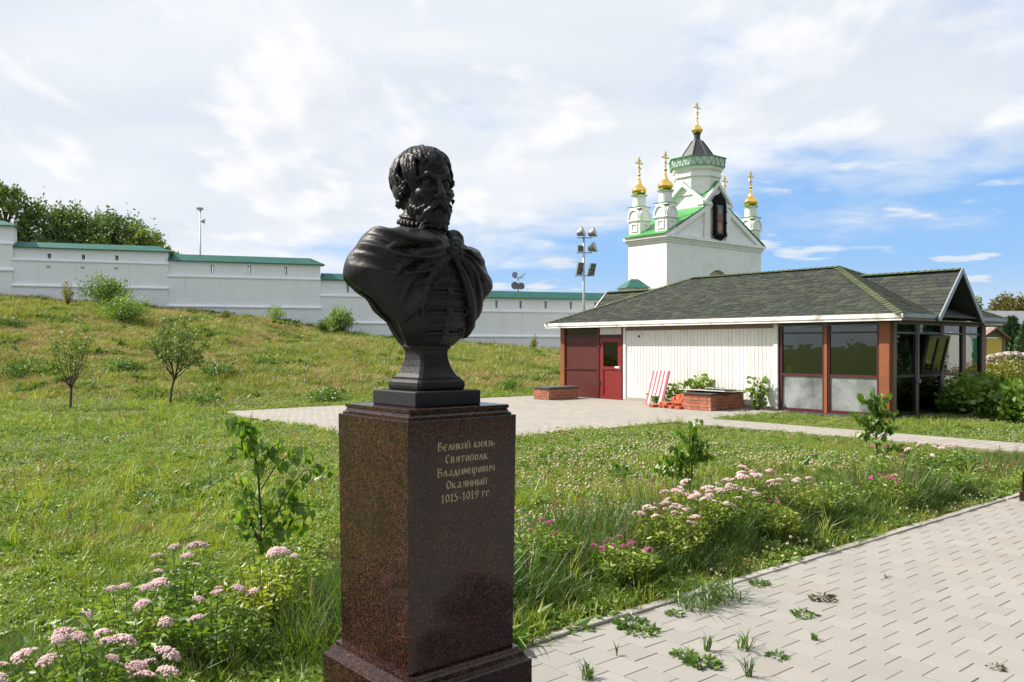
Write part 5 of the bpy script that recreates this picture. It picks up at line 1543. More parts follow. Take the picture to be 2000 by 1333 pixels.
# ---------------------------------------------------------------- next pedestal along the path
def next_pedestal():
    root = empty('granite_pedestal', (10.28, 3.02, 0), 0, 'foot of another granite pedestal at the right edge of the path', 'pedestal')
    m = MB(); m.box(-0.345, 0.345, -0.345, 0.345, 0.0, 0.10); m.build('footing', M_granite, root)
    m = MB(); m.box(-0.324, 0.324, -0.324, 0.324, 0.101, 0.312); m.cbox((0, 0, 0.338), (0.30, 0.30, 0.0255), None, 0.02); m.build('plinth', M_granite, root)
    m = MB(); m.box(-0.266, 0.266, -0.266, 0.266, 0.3655, 1.356); m.build('shaft', M_granite, root)
    m = MB(); m.box(-0.255, 0.255, -0.255, 0.255, 1.3565, 1.40); m.build('cap_moulding', M_granite, root)
next_pedestal()

# ---------------------------------------------------------------- small buildings at the right
M_greyroof = pbr('grey_sheet_roof', (0.17, 0.18, 0.20), 0.5, var=0.15, vscale=1.5)
M_yellow = pbr('yellow_notice', (0.66, 0.50, 0.08), 0.6, var=0.25, vscale=18, dirt=((0.60, 0.55, 0.35), 0.5), dscale=12)
M_brownwood = pbr('brown_timber', (0.20, 0.13, 0.10), 0.7, var=0.2, vscale=6)
def at_px(px, dep): return cw((px - 1000) / 1650 * dep, dep)
def build_right():
    x, y = at_px(1940, 30.0)
    k = empty('notice_board', (x, y, 0), -HEAD, 'yellow roofed notice board beyond the pavilion corner', 'notice board')
    s = 30 / 1650
    m = MB(); m.box(-0.27, 0.30, -0.03, 0.03, 1.25, 1.92); m.build('panel', M_yellow, k)
    m = MB(); m.box(0.302, 0.40, -0.06, 0.06, 0, 2.0); m.build('post', M_brownwood, k)
    m = MB(); m.box(-0.40, -0.275, -0.06, 0.06, 0, 2.0); m.build('post', M_brownwood, k)
    m = MB(); m.box(-0.38, 0.38, -0.05, 0.05, 1.16, 1.24); m.build('rail', M_brownwood, k)
    m = MB(); m.prism([(-0.36, 1.96), (0.36, 1.96), (0.0, 2.24)], 'y', -0.03, 0.03); m.build('gable', M_soffit, k)
    for sg in (-1, 1):
        m = MB(); m.prism([(0, 2.25), (0, 2.31), (sg * 0.52, 1.93), (sg * 0.52, 1.87)], 'y', -0.22, 0.22); m.build('roof_board', M_brownwood, k)
    x, y = at_px(1937, 46.0)
    w = empty('white_hut', (x, y, 0), -HEAD, 'small white gabled hut peeping out behind the notice board', 'hut')
    m = MB(); m.box(-1.2, 1.2, 0, 2.5, 0, 1.9); m.prism([(-1.2, 1.9), (1.2, 1.9), (0, 2.55)], 'y', 0.0, 2.5); m.build('wall', M_plaster, w)
    for sg in (-1, 1):
        m = MB(); m.prism([(0, 2.60), (0, 2.68), (sg * 1.4, 1.88), (sg * 1.4, 1.80)], 'y', -0.2, 2.6); m.build('roof_slope', M_fascia_grey, w)
    x, y = at_px(1935, 62.0)
    g = empty('grey_roofed_house', (x, y, 0), -HEAD + R(12), 'low house with grey sheet roof between the pavilion and conifers', 'house')
    m = MB(); m.box(-5, 6, 0, 5, 0, 3.3); m.build('wall', pbr('grey_render', (0.30, 0.32, 0.36), 0.9), g)
    m = MB(); m.prism([(-0.6, 3.2), (2.5, 4.35), (5.6, 3.2), (5.6, 3.1), (2.5, 4.25), (-0.6, 3.1)], 'x', -5.5, 6.5); m.build('roof', M_greyroof, g)
    # low masonry border behind the hedge
    x, y = at_px(1990, 27.0)
    r = empty('stone_border', (x, y, 0), -HEAD, 'low pinkish stone border behind the yellow green hedge', 'border')
    rng = random.Random(4)
    M_pst = pbr('pink_stone', (0.36, 0.29, 0.27), 0.9, var=0.25, vscale=8, bump=0.4, bscale=20, obvar=0.2)
    for i in range(14):
        m = MB(); m.lathe([(0.02, 0), (0.16, 0.03), (0.18, 0.12), (0.12, 0.2), (0.02, 0.22)], 7, phase=rng.random()); m.build('stone', M_pst, r, loc=(-0.9 + i * 0.27, rng.uniform(-.05, .05), 1.16 + 0.10 * math.sin(i * 0.6)))
    m = MB(); m.box(-1.1, 2.9, -0.15, 0.15, 0, 1.2); m.build('core', M_pst, r)
    # buildings further along the path, outside the picture: they show as reflections in the end windows
    t = empty('white_hall', (35.8, -1.1, 0), 0, 'white round-topped hall mirrored in the end windows of the pavilion', 'hall')
    m = MB(); m.prism([(0, 0), (0, 1.8)] + [(1.7 - 1.7 * math.cos(math.pi * i / 12), 1.8 + 0.42 * math.sin(math.pi * i / 12)) for i in range(1, 12)] + [(3.4, 1.8), (3.4, 0)], 'y', 0.0, 4.0)
    m.build('wall', M_plaster, t)
    M_gf = pbr('green_profiled_fence', (0.01, 0.20, 0.09), 0.5, var=0.15)
    f = empty('green_fence', (39.4, 2.9, 0), 0, 'green profiled sheet fence mirrored in the end windows of the pavilion', 'fence')
    for i in range(24):
        m = MB(); m.box(i * 0.3, i * 0.3 + 0.2, 0.0, 0.04, 0.1, 2.0); m.build('sheet_rib', M_gf, f)
    m = MB(); m.box(0, 7.2, -0.02, -0.001, 0.1, 2.0); m.build('backing', M_gf, f)
build_right()
# ---------------------------------------------------------------- plants
M_grass = leafmat('lawn_grass_blade', [(0.079, 0.131, 0.014), (0.168, 0.246, 0.022), (0.276, 0.331, 0.034), (0.39, 0.377, 0.054)], 0.45, 0.45)
M_grass_tall = leafmat('tall_grass_blade', [(0.037, 0.084, 0.011), (0.08, 0.153, 0.017), (0.139, 0.216, 0.028)], 0.45, 0.8)
M_grass_bank = leafmat('bank_grass_blade', [(0.09, 0.15, 0.018), (0.173, 0.237, 0.031), (0.271, 0.291, 0.05), (0.392, 0.333, 0.083)], 0.35, 0.35)
M_straw = leafmat('dry_straw', [(0.235, 0.163, 0.064), (0.376, 0.283, 0.116), (0.493, 0.389, 0.173)], 0.25, 0.5)
M_clover = leafmat('clover_leaf', [(0.101, 0.189, 0.023), (0.189, 0.297, 0.035), (0.302, 0.377, 0.051)], 0.35, 0.8)
M_weed = leafmat('broad_weed_leaf', [(0.048, 0.108, 0.015), (0.097, 0.186, 0.024), (0.161, 0.25, 0.033)], 0.35, 0.8)
M_cloverhead = pbr('clover_head', (0.46, 0.37, 0.27), 0.9, var=0.2, vscale=6, obvar=0.25)
M_sorrel = pbr('red_seed_stalk', (0.24, 0.10, 0.055), 0.9, var=0.3, vscale=6, obvar=0.2)
M_bark = pbr('young_bark', (0.060, 0.047, 0.040), 0.9, var=0.3, vscale=20, bump=0.4, bscale=80)
M_greenstem = leafmat('green_stem', [(0.05, 0.09, 0.02), (0.10, 0.14, 0.04)], 0.2, 2.0)
M_lime_leaf = leafmat('sapling_leaf', [(0.06, 0.138, 0.018), (0.121, 0.233, 0.025), (0.21, 0.337, 0.037)], 0.5, 1.5, 0.4, 0.04)
M_yellow_leaf = leafmat('yellowing_leaf', [(0.30, 0.28, 0.03), (0.36, 0.22, 0.03)], 0.4, 2)
M_spiraea = leafmat('spiraea_leaf', [(0.08, 0.16, 0.02), (0.152, 0.265, 0.031), (0.274, 0.356, 0.037), (0.386, 0.364, 0.044)], 0.42, 2.2)
M_pale = pbr('pale_pink_petal', (0.64, 0.45, 0.45), 0.8, var=0.12, vscale=25, obvar=0.15, dirt=((0.66, 0.58, 0.50), 0.7), dscale=10)
M_magenta = pbr('magenta_petal', (0.46, 0.085, 0.23), 0.8, var=0.2, vscale=25, obvar=0.2, dirt=((0.56, 0.22, 0.36), 0.6), dscale=16)
M_bush = leafmat('bush_leaf', [(0.058, 0.127, 0.019), (0.125, 0.224, 0.028), (0.216, 0.329, 0.041), (0.316, 0.403, 0.055)], 0.40, 0.9)
M_tree = leafmat('tree_leaf', [(0.036, 0.078, 0.015), (0.083, 0.141, 0.024), (0.149, 0.22, 0.033), (0.215, 0.275, 0.053)], 0.35, 0.35)
M_oliv = leafmat('orchard_leaf', [(0.089, 0.145, 0.028), (0.166, 0.234, 0.04), (0.254, 0.328, 0.063)], 0.3, 1.0)
M_hedge = leafmat('yellow_hedge_leaf', [(0.12, 0.138, 0.016), (0.24, 0.23, 0.022), (0.36, 0.31, 0.035)], 0.35, 0.9)
M_conifer = leafmat('conifer_spray', [(0.019, 0.058, 0.027), (0.044, 0.102, 0.044), (0.087, 0.156, 0.058)], 0.2, 0.8)
M_autumn = leafmat('autumn_leaf', [(0.084, 0.098, 0.019), (0.196, 0.156, 0.024), (0.336, 0.182, 0.03)], 0.35, 0.4)
M_wither = leafmat('withered_leaf', [(0.07, 0.06, 0.03), (0.13, 0.11, 0.055)], 0.2, 4)
M_hydra = leafmat('hydrangea_leaf', [(0.046, 0.107, 0.015), (0.117, 0.222, 0.02), (0.235, 0.345, 0.033)], 0.40, 1.2)

NR = np.random.default_rng(17)
def blades(n, rad, h0, h1, wid, lean, rng=NR, bend=0.35):
    """n grass blades, each two bent quads and a tip."""
    a = rng.uniform(0, 2 * np.pi, n); r = rad * np.sqrt(rng.random(n))
    base = np.stack([r * np.cos(a), r * np.sin(a), np.zeros(n)], 1)
    h = rng.uniform(h0, h1, n); d = rng.uniform(0, 2 * np.pi, n)
    out = np.stack([np.cos(d), np.sin(d), np.zeros(n)], 1)
    side = np.stack([-np.sin(d), np.cos(d), np.zeros(n)], 1)
    tw = rng.uniform(-1, 1, n)[:, None]; side = side * np.cos(tw) + out * np.sin(tw)
    ln = (rng.uniform(0.2, 1.0, n) * lean)[:, None] * h[:, None]
    z = np.array([0, 0, 1.0])
    w = (wid * rng.uniform(0.7, 1.3, n))[:, None]
    m = base + z * h[:, None] * 0.5 + out * ln * 0.30
    t = base + z * (h[:, None] * (1 - bend * rng.random(n)[:, None])) + out * ln
    V = np.stack([base - side * w * .8, base + side * w * .8, m - side * w, m + side * w, t], 1).reshape(-1, 3)
    k = np.arange(n)[:, None] * 5
    Fc = [tuple(q) for q in (k + [0, 1, 3, 2]).tolist()] + [tuple(q) for q in (k + [2, 3, 4]).tolist()]
    return V, Fc

def leaf_cloud(P, D, size, aspect=0.5, fold=0.25, rng=NR):
    """Leaves as folded diamonds: base at P, pointing along D."""
    n = len(P); D = D / (np.linalg.norm(D, axis=1, keepdims=True) + 1e-9)
    up = rng.normal(size=(n, 3)); side = np.cross(D, up); side /= (np.linalg.norm(side, axis=1, keepdims=True) + 1e-9)
    nr = np.cross(side, D); s = np.broadcast_to(np.asarray(size, dtype=np.float64), (n,))[:, None]
    mid = P + D * s * 0.45 - nr * s * 0.06
    V = np.stack([P, mid - side * s * aspect * .5 + nr * s * fold * .3, P + D * s - nr * s * 0.10, mid + side * s * aspect * .5 + nr * s * fold * .3, mid - nr * s * 0.0], 1).reshape(-1, 3)
    k = np.arange(n)[:, None] * 5
    T = np.concatenate([k + [0, 4, 1], k + [1, 4, 2], k + [0, 3, 4], k + [3, 2, 4]], 0)
    return V, T

def cloud_obj(name, V, T, mat, parent, smooth=False):
    return obj(name, np_mesh(name, V, T.astype(np.int32), mat, smooth), parent)

PROTO = bpy.data.collections.new('ground_cover_sources')
def proto_coll(name, parts):
    """parts: list of lists of (V, F, material) -> source collection for instancing"""
    c = bpy.data.collections.new(name)
    for i, pieces in enumerate(parts):
        V = []; Fc = []; mi = []; mats = []
        for v, f, m in pieces:
            b = len(V); V += [tuple(p) for p in np.asarray(v).tolist()]
            f = f.tolist() if hasattr(f, 'tolist') else f
            Fc += [tuple(int(q) + b for q in face) for face in f]; mats.append(m); mi += [len(mats) - 1] * len(f)
        me = mesh_from('%s_%02d' % (name, i), V, Fc, None, False, mats, mi)
        c.objects.link(bpy.data.objects.new('%s_%02d' % (name, i), me))
    return c

def scatter(name, pts, scl, idx, coll, label, cat, tilt=0.12):
    n = len(pts); me = bpy.data.meshes.new(name)
    me.vertices.add(n); me.vertices.foreach_set('co', np.asarray(pts, dtype=np.float32).ravel())
    at = me.attributes.new('turn', 'FLOAT_VECTOR', 'POINT')
    rot = np.stack([NR.normal(0, tilt, n), NR.normal(0, tilt, n), NR.uniform(0, 6.283, n)], 1).astype(np.float32)
    at.data.foreach_set('vector', rot.ravel())
    at = me.attributes.new('size', 'FLOAT', 'POINT'); at.data.foreach_set('value', np.asarray(scl, dtype=np.float32))
    at = me.attributes.new('pick', 'INT', 'POINT'); at.data.foreach_set('value', np.asarray(idx, dtype=np.int32))
    o = tag(obj(name, me), label, cat, kind='stuff')
    g = bpy.data.node_groups.new(name + '_nodes', 'GeometryNodeTree')
    g.interface.new_socket('Geometry', in_out='INPUT', socket_type='NodeSocketGeometry')
    g.interface.new_socket('Geometry', in_out='OUTPUT', socket_type='NodeSocketGeometry')
    N = g.nodes; L = g.links
    gi = N.new('NodeGroupInput'); go = N.new('NodeGroupOutput')
    ci = N.new('GeometryNodeCollectionInfo'); ci.inputs['Collection'].default_value = coll
    ci.inputs['Separate Children'].default_value = True; ci.inputs['Reset Children'].default_value = True
    ip = N.new('GeometryNodeInstanceOnPoints'); ip.inputs['Pick Instance'].default_value = True
    def attr(nm, typ):
        a = N.new('GeometryNodeInputNamedAttribute'); a.data_type = typ; a.inputs['Name'].default_value = nm
        return a.outputs['Attribute']
    e2r = N.new('FunctionNodeEulerToRotation')
    L.new(attr('turn', 'FLOAT_VECTOR'), e2r.inputs[0])
    L.new(gi.outputs[0], ip.inputs['Points']); L.new(ci.outputs[0], ip.inputs['Instance'])
    L.new(attr('pick', 'INT'), ip.inputs['Instance Index']); L.new(e2r.outputs[0], ip.inputs['Rotation'])
    L.new(attr('size', 'FLOAT'), ip.inputs['Scale']); L.new(ip.outputs[0], go.inputs[0])
    md = o.modifiers.new('scatter', 'NODES'); md.node_group = g
    return o

def ball(r, c, n=6):
    V = []; Fc = []
    rings = [(0.0, -1), (0.8, -0.55), (1.0, 0.1), (0.65, 0.75), (0.0, 1)]
    for rr, z in rings:
        for i in range(n):
            a = 2 * math.pi * i / n; V.append((c[0] + r * rr * math.cos(a), c[1] + r * rr * math.sin(a), c[2] + r * z))
    for j in range(4):
        for i in range(n): Fc.append((j * n + i, j * n + (i + 1) % n, (j + 1) * n + (i + 1) % n, (j + 1) * n + i))
    return V, Fc

def clover_leaves(n, rad, h0, h1, size):
    a = NR.uniform(0, 6.283, n); r = rad * np.sqrt(NR.random(n)); h = NR.uniform(h0, h1, n)
    P = np.repeat(np.stack([r * np.cos(a), r * np.sin(a), h], 1), 3, 0)
    ang = np.tile(np.array([0, 2.094, 4.189]), n) + np.repeat(NR.uniform(0, 6.28, n), 3)
    D = np.stack([np.cos(ang), np.sin(ang), NR.uniform(-0.1, 0.45, 3 * n)], 1)
    return leaf_cloud(P, D, NR.uniform(0.8, 1.2, 3 * n) * size, 0.95, 0.2)

def clover_heads(k, rad, h0, h1, r=0.011):
    V = []; Fc = []
    for i in range(k):
        a = NR.uniform(0, 6.28); q = rad * math.sqrt(NR.random()); h = NR.uniform(h0, h1)
        v, f = ball(r * NR.uniform(0.8, 1.2), (q * math.cos(a), q * math.sin(a), h), 5)
        b = len(V); V += v; Fc += [tuple(x + b for x in y) for y in f]
    return V, Fc

def weed_rosette(n, L, lift=0.35):
    a = NR.uniform(0, 6.283, n); D = np.stack([np.cos(a), np.sin(a), NR.uniform(0.05, lift * 2, n)], 1)
    P = np.zeros((n, 3)); P[:, 2] = NR.uniform(0.0, 0.03, n); P[:, :2] += D[:, :2] * 0.01
    return leaf_cloud(P, D, NR.uniform(0.6, 1.1, n) * L, 0.42, 0.35)

def stalks(n, rad, h0, h1):
    V = []; Fc = []
    for i in range(n):
        a = NR.uniform(0, 6.28); q = rad * math.sqrt(NR.random()); h = NR.uniform(h0, h1); x, y = q * math.cos(a), q * math.sin(a)
        lx, ly = NR.normal(0, 0.12 * h, 2)
        b = MB(); b.tube([(x, y, 0), (x + lx * .4, y + ly * .4, h * .6), (x + lx, y + ly, h)], [0.0016, 0.0014, 0.001], 3)
        for j in range(9):
            t = 0.6 + 0.4 * j / 9; v, f = ball(0.0045 * (1.3 - t * .5), (x + lx * t + NR.normal(0, .005), y + ly * t + NR.normal(0, .005), h * t), 4); b.add(v, f)
        k = len(V); V += b.v; Fc += [tuple(x_ + k for x_ in y_) for y_ in b.f]
    return V, Fc

C_lawn = proto_coll('lawn_tufts', [
    [(*blades(34, 0.085, 0.035, 0.085, 0.0022, 0.9), M_grass)],
    [(*blades(34, 0.085, 0.045, 0.11, 0.0024, 0.9), M_grass)],
    [(*blades(26, 0.07, 0.07, 0.17, 0.0026, 0.8), M_grass)],
    [(*clover_leaves(30, 0.085, 0.02, 0.06, 0.017), M_clover), (*blades(10, 0.08, 0.04, 0.10, 0.0022, 0.8), M_grass)],
    [(*clover_leaves(30, 0.085, 0.02, 0.06, 0.017), M_clover), (*clover_heads(2, 0.09, 0.05, 0.10, 0.009), M_cloverhead)],
    [(*weed_rosette(12, 0.12), M_weed)],
    [(*blades(22, 0.06, 0.12, 0.28, 0.0028, 0.7), M_grass)],
    [(*stalks(3, 0.06, 0.12, 0.26), M_sorrel), (*blades(14, 0.07, 0.04, 0.10, 0.0022, 0.9), M_grass)],
    [(*blades(30, 0.09, 0.03, 0.08, 0.0022, 1.2), M_straw)],
    [(*clover_leaves(36, 0.10, 0.015, 0.045, 0.014), M_clover), (*clover_heads(4, 0.10, 0.05, 0.085, 0.009), M_cloverhead)],
])
C_tall = proto_coll('border_tufts', [
    [(*blades(30, 0.07, 0.22, 0.45, 0.0030, 0.65), M_grass_tall)],
    [(*blades(26, 0.08, 0.15, 0.34, 0.0032, 0.8), M_grass_tall)],
    [(*blades(16, 0.05, 0.35, 0.62, 0.0026, 0.5), M_grass_tall), (*stalks(2, 0.05, 0.35, 0.6), M_sorrel)],
    [(*weed_rosette(14, 0.17, 0.5), M_weed), (*blades(10, 0.06, 0.15, 0.3, 0.003, 0.7), M_grass_tall)],
    [(*blades(36, 0.08, 0.06, 0.16, 0.0028, 0.9), M_grass)],
    [(*blades(22, 0.08, 0.06, 0.18, 0.0022, 0.9), M_straw)],
    [(*clover_leaves(34, 0.10, 0.05, 0.15, 0.022), M_clover), (*blades(12, 0.09, 0.1, 0.22, 0.003, 0.8), M_grass_tall)],
])
C_bank = proto_coll('bank_tufts', [
    [(*blades(46, 0.20, 0.10, 0.26, 0.0060, 0.9), M_grass_bank)],
    [(*blades(40, 0.22, 0.08, 0.20, 0.0060, 1.0), M_grass_bank)],
    [(*blades(40, 0.22, 0.05, 0.16, 0.0060, 1.6), M_straw)],
    [(*weed_rosette(26, 0.26, 0.6), M_weed)],
    [(*blades(24, 0.12, 0.22, 0.42, 0.0055, 0.6), M_grass_bank), (*stalks(3, 0.12, 0.25, 0.4), M_sorrel)],
])

def inside(X, Y, x0, x1, y0, y1): return (X > x0) & (X < x1) & (Y > y0) & (Y < y1)
def cover_points(n, d0, d1, power=1.0, rmax=0.74):
    u = NR.random(n); dep = (d0 ** power + (d1 ** power - d0 ** power) * u) ** (1 / power)
    lat = NR.uniform(-rmax, rmax, n) * dep
    x, y = cw(lat, dep); return x, y, lat, dep
def lawn_ok(X, Y, pad=0.0):
    bad = (Y < PATH_Y + 0.085 - pad) | inside(X, Y, 7.80, 18.9, 11.55, 20.55) | inside(X, Y, 14.42, 15.58, -40, 11.6) | inside(X, Y, 18.75, 24.3, 8.9, 20)
    bad |= inside(X, Y, PED[0] - .36, PED[0] + .36, PED[1] - .36, PED[1] + .36)
    return ~bad

def build_lawn():
    X, Y, lat, dep = cover_points(64000, 3.3, 31, 1.0)
    ok = lawn_ok(X, Y, 0.0); X, Y, dep = X[ok], Y[ok], dep[ok]; n = len(X)
    zone = vnoise(X * .55, Y * .55, 11); z2 = vnoise(X * 1.7, Y * 1.7, 12); u = NR.random(n)
    right = smooth(4.0, 9.0, X) * smooth(12.5, 10.5, Y)
    pick = np.where(u < .30, 0, np.where(u < .46, 1, np.where(u < .52, 2, 3)))
    pick = np.where((zone > .50 - .25 * right) & (u > .62 - .22 * right), np.where(z2 > .50, 4, np.where(u > .80, 9, 3)), pick)
    pick = np.where((dep < 5.6) & ((pick == 4) | (pick == 9)), 3, pick)
    dry = vnoise(X * .42, Y * .42, 77) * .7 + vnoise(X * 1.5, Y * 1.5, 78) * .3
    pick = np.where((dry > .62) & (NR.random(n) < .40), 8, pick)
    pick = np.where((zone < .38) & (u > .93), 6, pick)
    pick = np.where((z2 > .62) & (u > .70), 5, pick)
    pick = np.where((z2 < .20) & (u > .93), 7, pick)
    near_kerb = Y < PATH_Y + 0.6
    s = NR.uniform(0.75, 1.3, n) * (1 + 0.018 * np.clip(dep - 5, 0, 26)) * (0.75 + 0.6 * vnoise(X * .8, Y * .8, 13)) * (1 - .45 * smooth(11.5, 13, X) * smooth(12, 11, Y))
    Z = ground_z(X, Y)
    scatter('lawn_grass', np.stack([X, Y, Z], 1), s, pick, C_lawn, 'short weedy lawn with white clover around the path and forecourt', 'grass', 0.15)
    # taller growth in the border along the path
    n = 9000; X = NR.uniform(-0.5, 13.5, n); Y = PATH_Y + 0.10 + 1.55 * NR.random(n) ** 1.15
    lat = X * RGT[0] + Y * RGT[1]; dep = X * FWD[0] + Y * FWD[1]
    ok = lawn_ok(X, Y) & (np.abs(lat) < .75 * dep) & (dep > 3.0); X, Y = X[ok], Y[ok]; n = len(X)
    edge = Y - PATH_Y; u = NR.random(n); z2 = vnoise(X * 1.3, Y * 1.3, 21)
    pick = np.where(u < .26, 0, np.where(u < .46, 1, np.where(u < .50, 2, np.where(u < .74, 3, np.where(u < .90, 6, 4)))))
    pick = np.where(edge < .26, np.where(u < .55, 4, np.where(u < .72, 5, 1)), pick)
    s = NR.uniform(0.65, 1.15, n) * (0.62 + 0.65 * z2) * smooth(0.0, 0.75, edge + .12) * (1 - .35 * smooth(1.0, 1.6, edge))
    left = smooth(2.4, 1.6, X); s = s * (1.12 - 0.42 * left) * (1 - .55 * smooth(8.2, 10.5, X))
    scatter('border_grass', np.stack([X, Y, np.full(n, -0.015)], 1), s, pick, C_tall, 'tall uncut grass and weeds in the border along the path', 'grass', 0.12)
    # bank below the wall
    X, Y, lat, dep = cover_points(46000, 21, 66, 1.0, 0.72)
    Z = ground_z(X, Y); ok = lawn_ok(X, Y) & (Z > 0.02) & (dep < wall_dep(lat) - 0.35); X, Y, Z, dep = X[ok], Y[ok], Z[ok], dep[ok]; n = len(X)
    a = vnoise(X * .35, Y * .35, 31); b = vnoise(X * 1.1, Y * 1.1, 32); u = NR.random(n)
    pick = np.where(u < .55, 0, 1)
    pick = np.where(.5 * a + .5 * b > .50, np.where(u < .66, 2, pick), pick); pick = np.where(u > .94, 2, pick)
    pick = np.where((b < .30) & (u > .80), 3, pick); pick = np.where((a < .35) & (u > .90), 4, pick)
    s = NR.uniform(0.7, 1.3, n) * (0.8 + 0.5 * vnoise(X * .7, Y * .7, 33)) * (1 + 0.008 * (dep - 22))
    scatter('bank_grass', np.stack([X, Y, Z], 1), s, pick, C_bank, 'rough mown grass with straw on the bank below the wall', 'grass', 0.2)
    # far lawn on the right behind the pavilion
    X, Y, lat, dep = cover_points(9000, 24, 60, 1.0, 0.74)
    Z = ground_z(X, Y); ok = lawn_ok(X, Y) & (Z <= 0.02) & (lat > 6); X, Y, Z = X[ok], Y[ok], Z[ok]; n = len(X)
    scatter('far_lawn_grass', np.stack([X, Y, Z], 1), NR.uniform(.6, 1.0, n), NR.integers(0, 2, n), C_bank, 'lawn reaching back behind the pavilion', 'grass', 0.2)
build_lawn()

# ---------------------------------------------------------------- spiraea shrubs with flat flower heads
def head_mesh(name, R0, mat, n, seed):
    rng = np.random.default_rng(seed); V = []; Fc = []
    lobes = [(rng.uniform(-.55, .55) * R0, rng.uniform(-.55, .55) * R0, rng.uniform(.45, .7) * R0) for _ in range(5)]
    for i in range(n):
        lx, ly, lr = lobes[i % 5]; a = rng.uniform(0, 6.28); q = lr * math.sqrt(rng.random())
        x, y = lx + q * math.cos(a), ly + q * math.sin(a); z = 0.40 * R0 * (1 - min((x * x + y * y) / (R0 * R0), 1)) + 0.30 * math.sqrt(max(lr * lr - q * q, 0)) + rng.normal(0, .04) * R0
        v, f = ball(R0 * rng.uniform(0.075, 0.125), (x, y, z), 5); b = len(V); V += v; Fc += [tuple(k + b for k in y_) for y_ in f]
    return mesh_from(name, V, Fc, mat)
HEADS_PALE = [head_mesh('flower_head', 0.060, M_pale, 130, s) for s in (1, 2, 3)]
HEADS_MAG = [head_mesh('flower_head', 0.036, M_magenta, 70, s) for s in (4, 5)]

def spiraea(x, y, h, r, nheads, kind, label, seed, group, hs=1.0):
    rng = np.random.default_rng(seed)
    root = empty('spiraea_shrub', (x, y, -0.015), rng.uniform(0, 6), label, 'shrub', group)
    n = 30; st = MB(); P = []; D = []; S = []; tips = []
    for i in range(n):
        a = 2.4 * i; q = r * math.sqrt((i + .5) / n); hh = h * (1.05 - 0.35 * (q / r) ** 2) * rng.uniform(.85, 1.08)
        tip = np.array([q * math.cos(a), q * math.sin(a), hh]); base = np.array([tip[0] * .25, tip[1] * .25, 0])
        mid = base * .5 + tip * .5 + np.array([0, 0, .05 * h])
        st.tube([base, mid, tip], [0.0035, 0.0028, 0.002], 4); tips.append(tip)
        for j in range(30):
            t = .18 + .80 * j / 30; p = (1 - t) ** 2 * base + 2 * t * (1 - t) * mid + t * t * tip
            b = j * 2.4 + i; P.append(p); D.append([math.cos(b), math.sin(b), rng.uniform(-.1, .7)]); S.append(rng.uniform(.045, .085) * (1 - .25 * t))
    st.build('stems', M_greenstem, root)
    V, T = leaf_cloud(np.array(P), np.array(D), np.array(S), 0.40, 0.3, rng); cloud_obj('foliage', V, T, M_spiraea, root)
    order = sorted(range(n), key=lambda i: -tips[i][2] + rng.uniform(0, .10))[:nheads]
    for i in order:
        t = tips[i]; me = (HEADS_PALE if kind == 0 else HEADS_MAG)[int(rng.integers(0, 2 if kind else 3))]; s = rng.uniform(.45, 1.15) * hs
        obj('flower_head', me, root, (t[0], t[1], t[2] + .006), (rng.normal(0, .22), rng.normal(0, .22), rng.uniform(0, 6)), (s, s, s * rng.uniform(.8, 1.0)))
    return root

GL, GR_, GM = 'pale spiraeas left of the pedestal', 'pale spiraeas in the border right of the pedestal', 'magenta spiraeas in the border'
spiraea(0.98, 3.98, .36, .36, 11, 0, 'pale pink spiraea at the bottom left corner with the largest flower heads', 1, GL, 1.15)
spiraea(0.50, 4.05, .33, .30, 8, 0, 'pale pink spiraea cut by the left edge of the picture', 2, GL, 1.0)
spiraea(1.28, 4.48, .42, .34, 6, 0, 'pale pink spiraea with yellowing tips in the middle of the left group', 3, GL, .9)
spiraea(1.66, 4.86, .46, .32, 6, 0, 'pale pink spiraea farthest from the path in the left group', 4, GL, 1.05)
spiraea(1.62, 4.25, .40, .32, 7, 0, 'leafy pale spiraea with few flower heads left of the pedestal', 5, GL, .8)
spiraea(2.00, 4.52, .45, .30, 3, 0, 'pale spiraea beside the lime sapling close to the pedestal', 6, GL, .85)
spiraea(1.15, 3.72, .26, .26, 3, 0, 'low pale spiraea at the bottom edge beside the kerb', 16, GL, .9)
spiraea(4.95, 4.05, .44, .34, 16, 0, 'pale pink spiraea at the pedestal end of the right border', 7, GR_, .78)
spiraea(5.45, 4.20, .50, .36, 20, 0, 'densest pale pink spiraea in front of the bushy sapling', 8, GR_, .85)
spiraea(5.95, 4.20, .50, .34, 17, 0, 'pale pink spiraea in the middle of the right border', 9, GR_, .85)
spiraea(6.45, 4.30, .54, .32, 13, 0, 'tallest pale pink spiraea of the right border', 10, GR_, .85)
spiraea(6.85, 4.10, .46, .30, 9, 0, 'pale pink spiraea beside tall grass at the far end of the border group', 11, GR_, .75)
spiraea(4.28, 3.88, .32, .26, 10, 1, 'bright magenta spiraea nearest the kerb', 12, GM)
spiraea(3.95, 4.30, .40, .28, 5, 1, 'dull magenta spiraea behind the bright one', 13, GM, .8)
spiraea(6.15, 3.86, .36, .20, 3, 1, 'small deep magenta spiraea in front of the pale row', 14, GM, .9)
spiraea(8.30, 4.00, .36, .30, 7, 1, 'magenta spiraea farther along the path border', 15, GM)
spiraea(3.35, 4.35, .36, .26, 3, 1, 'pink spiraea peeping out right beside the pedestal', 17, GM, .9)
spiraea(10.1, 4.45, .46, .36, 7, 0, 'pale pink spiraea at the far right end of the path', 18, GR_, .8)
spiraea(9.2, 4.55, .48, .40, 5, 1, 'leafy spiraea with a few pink heads below the round sapling', 19, GM, .9)
spiraea(11.1, 4.50, .38, .34, 4, 0, 'leafy spiraea near the right picture edge behind the next pedestal', 20, GR_, .7)

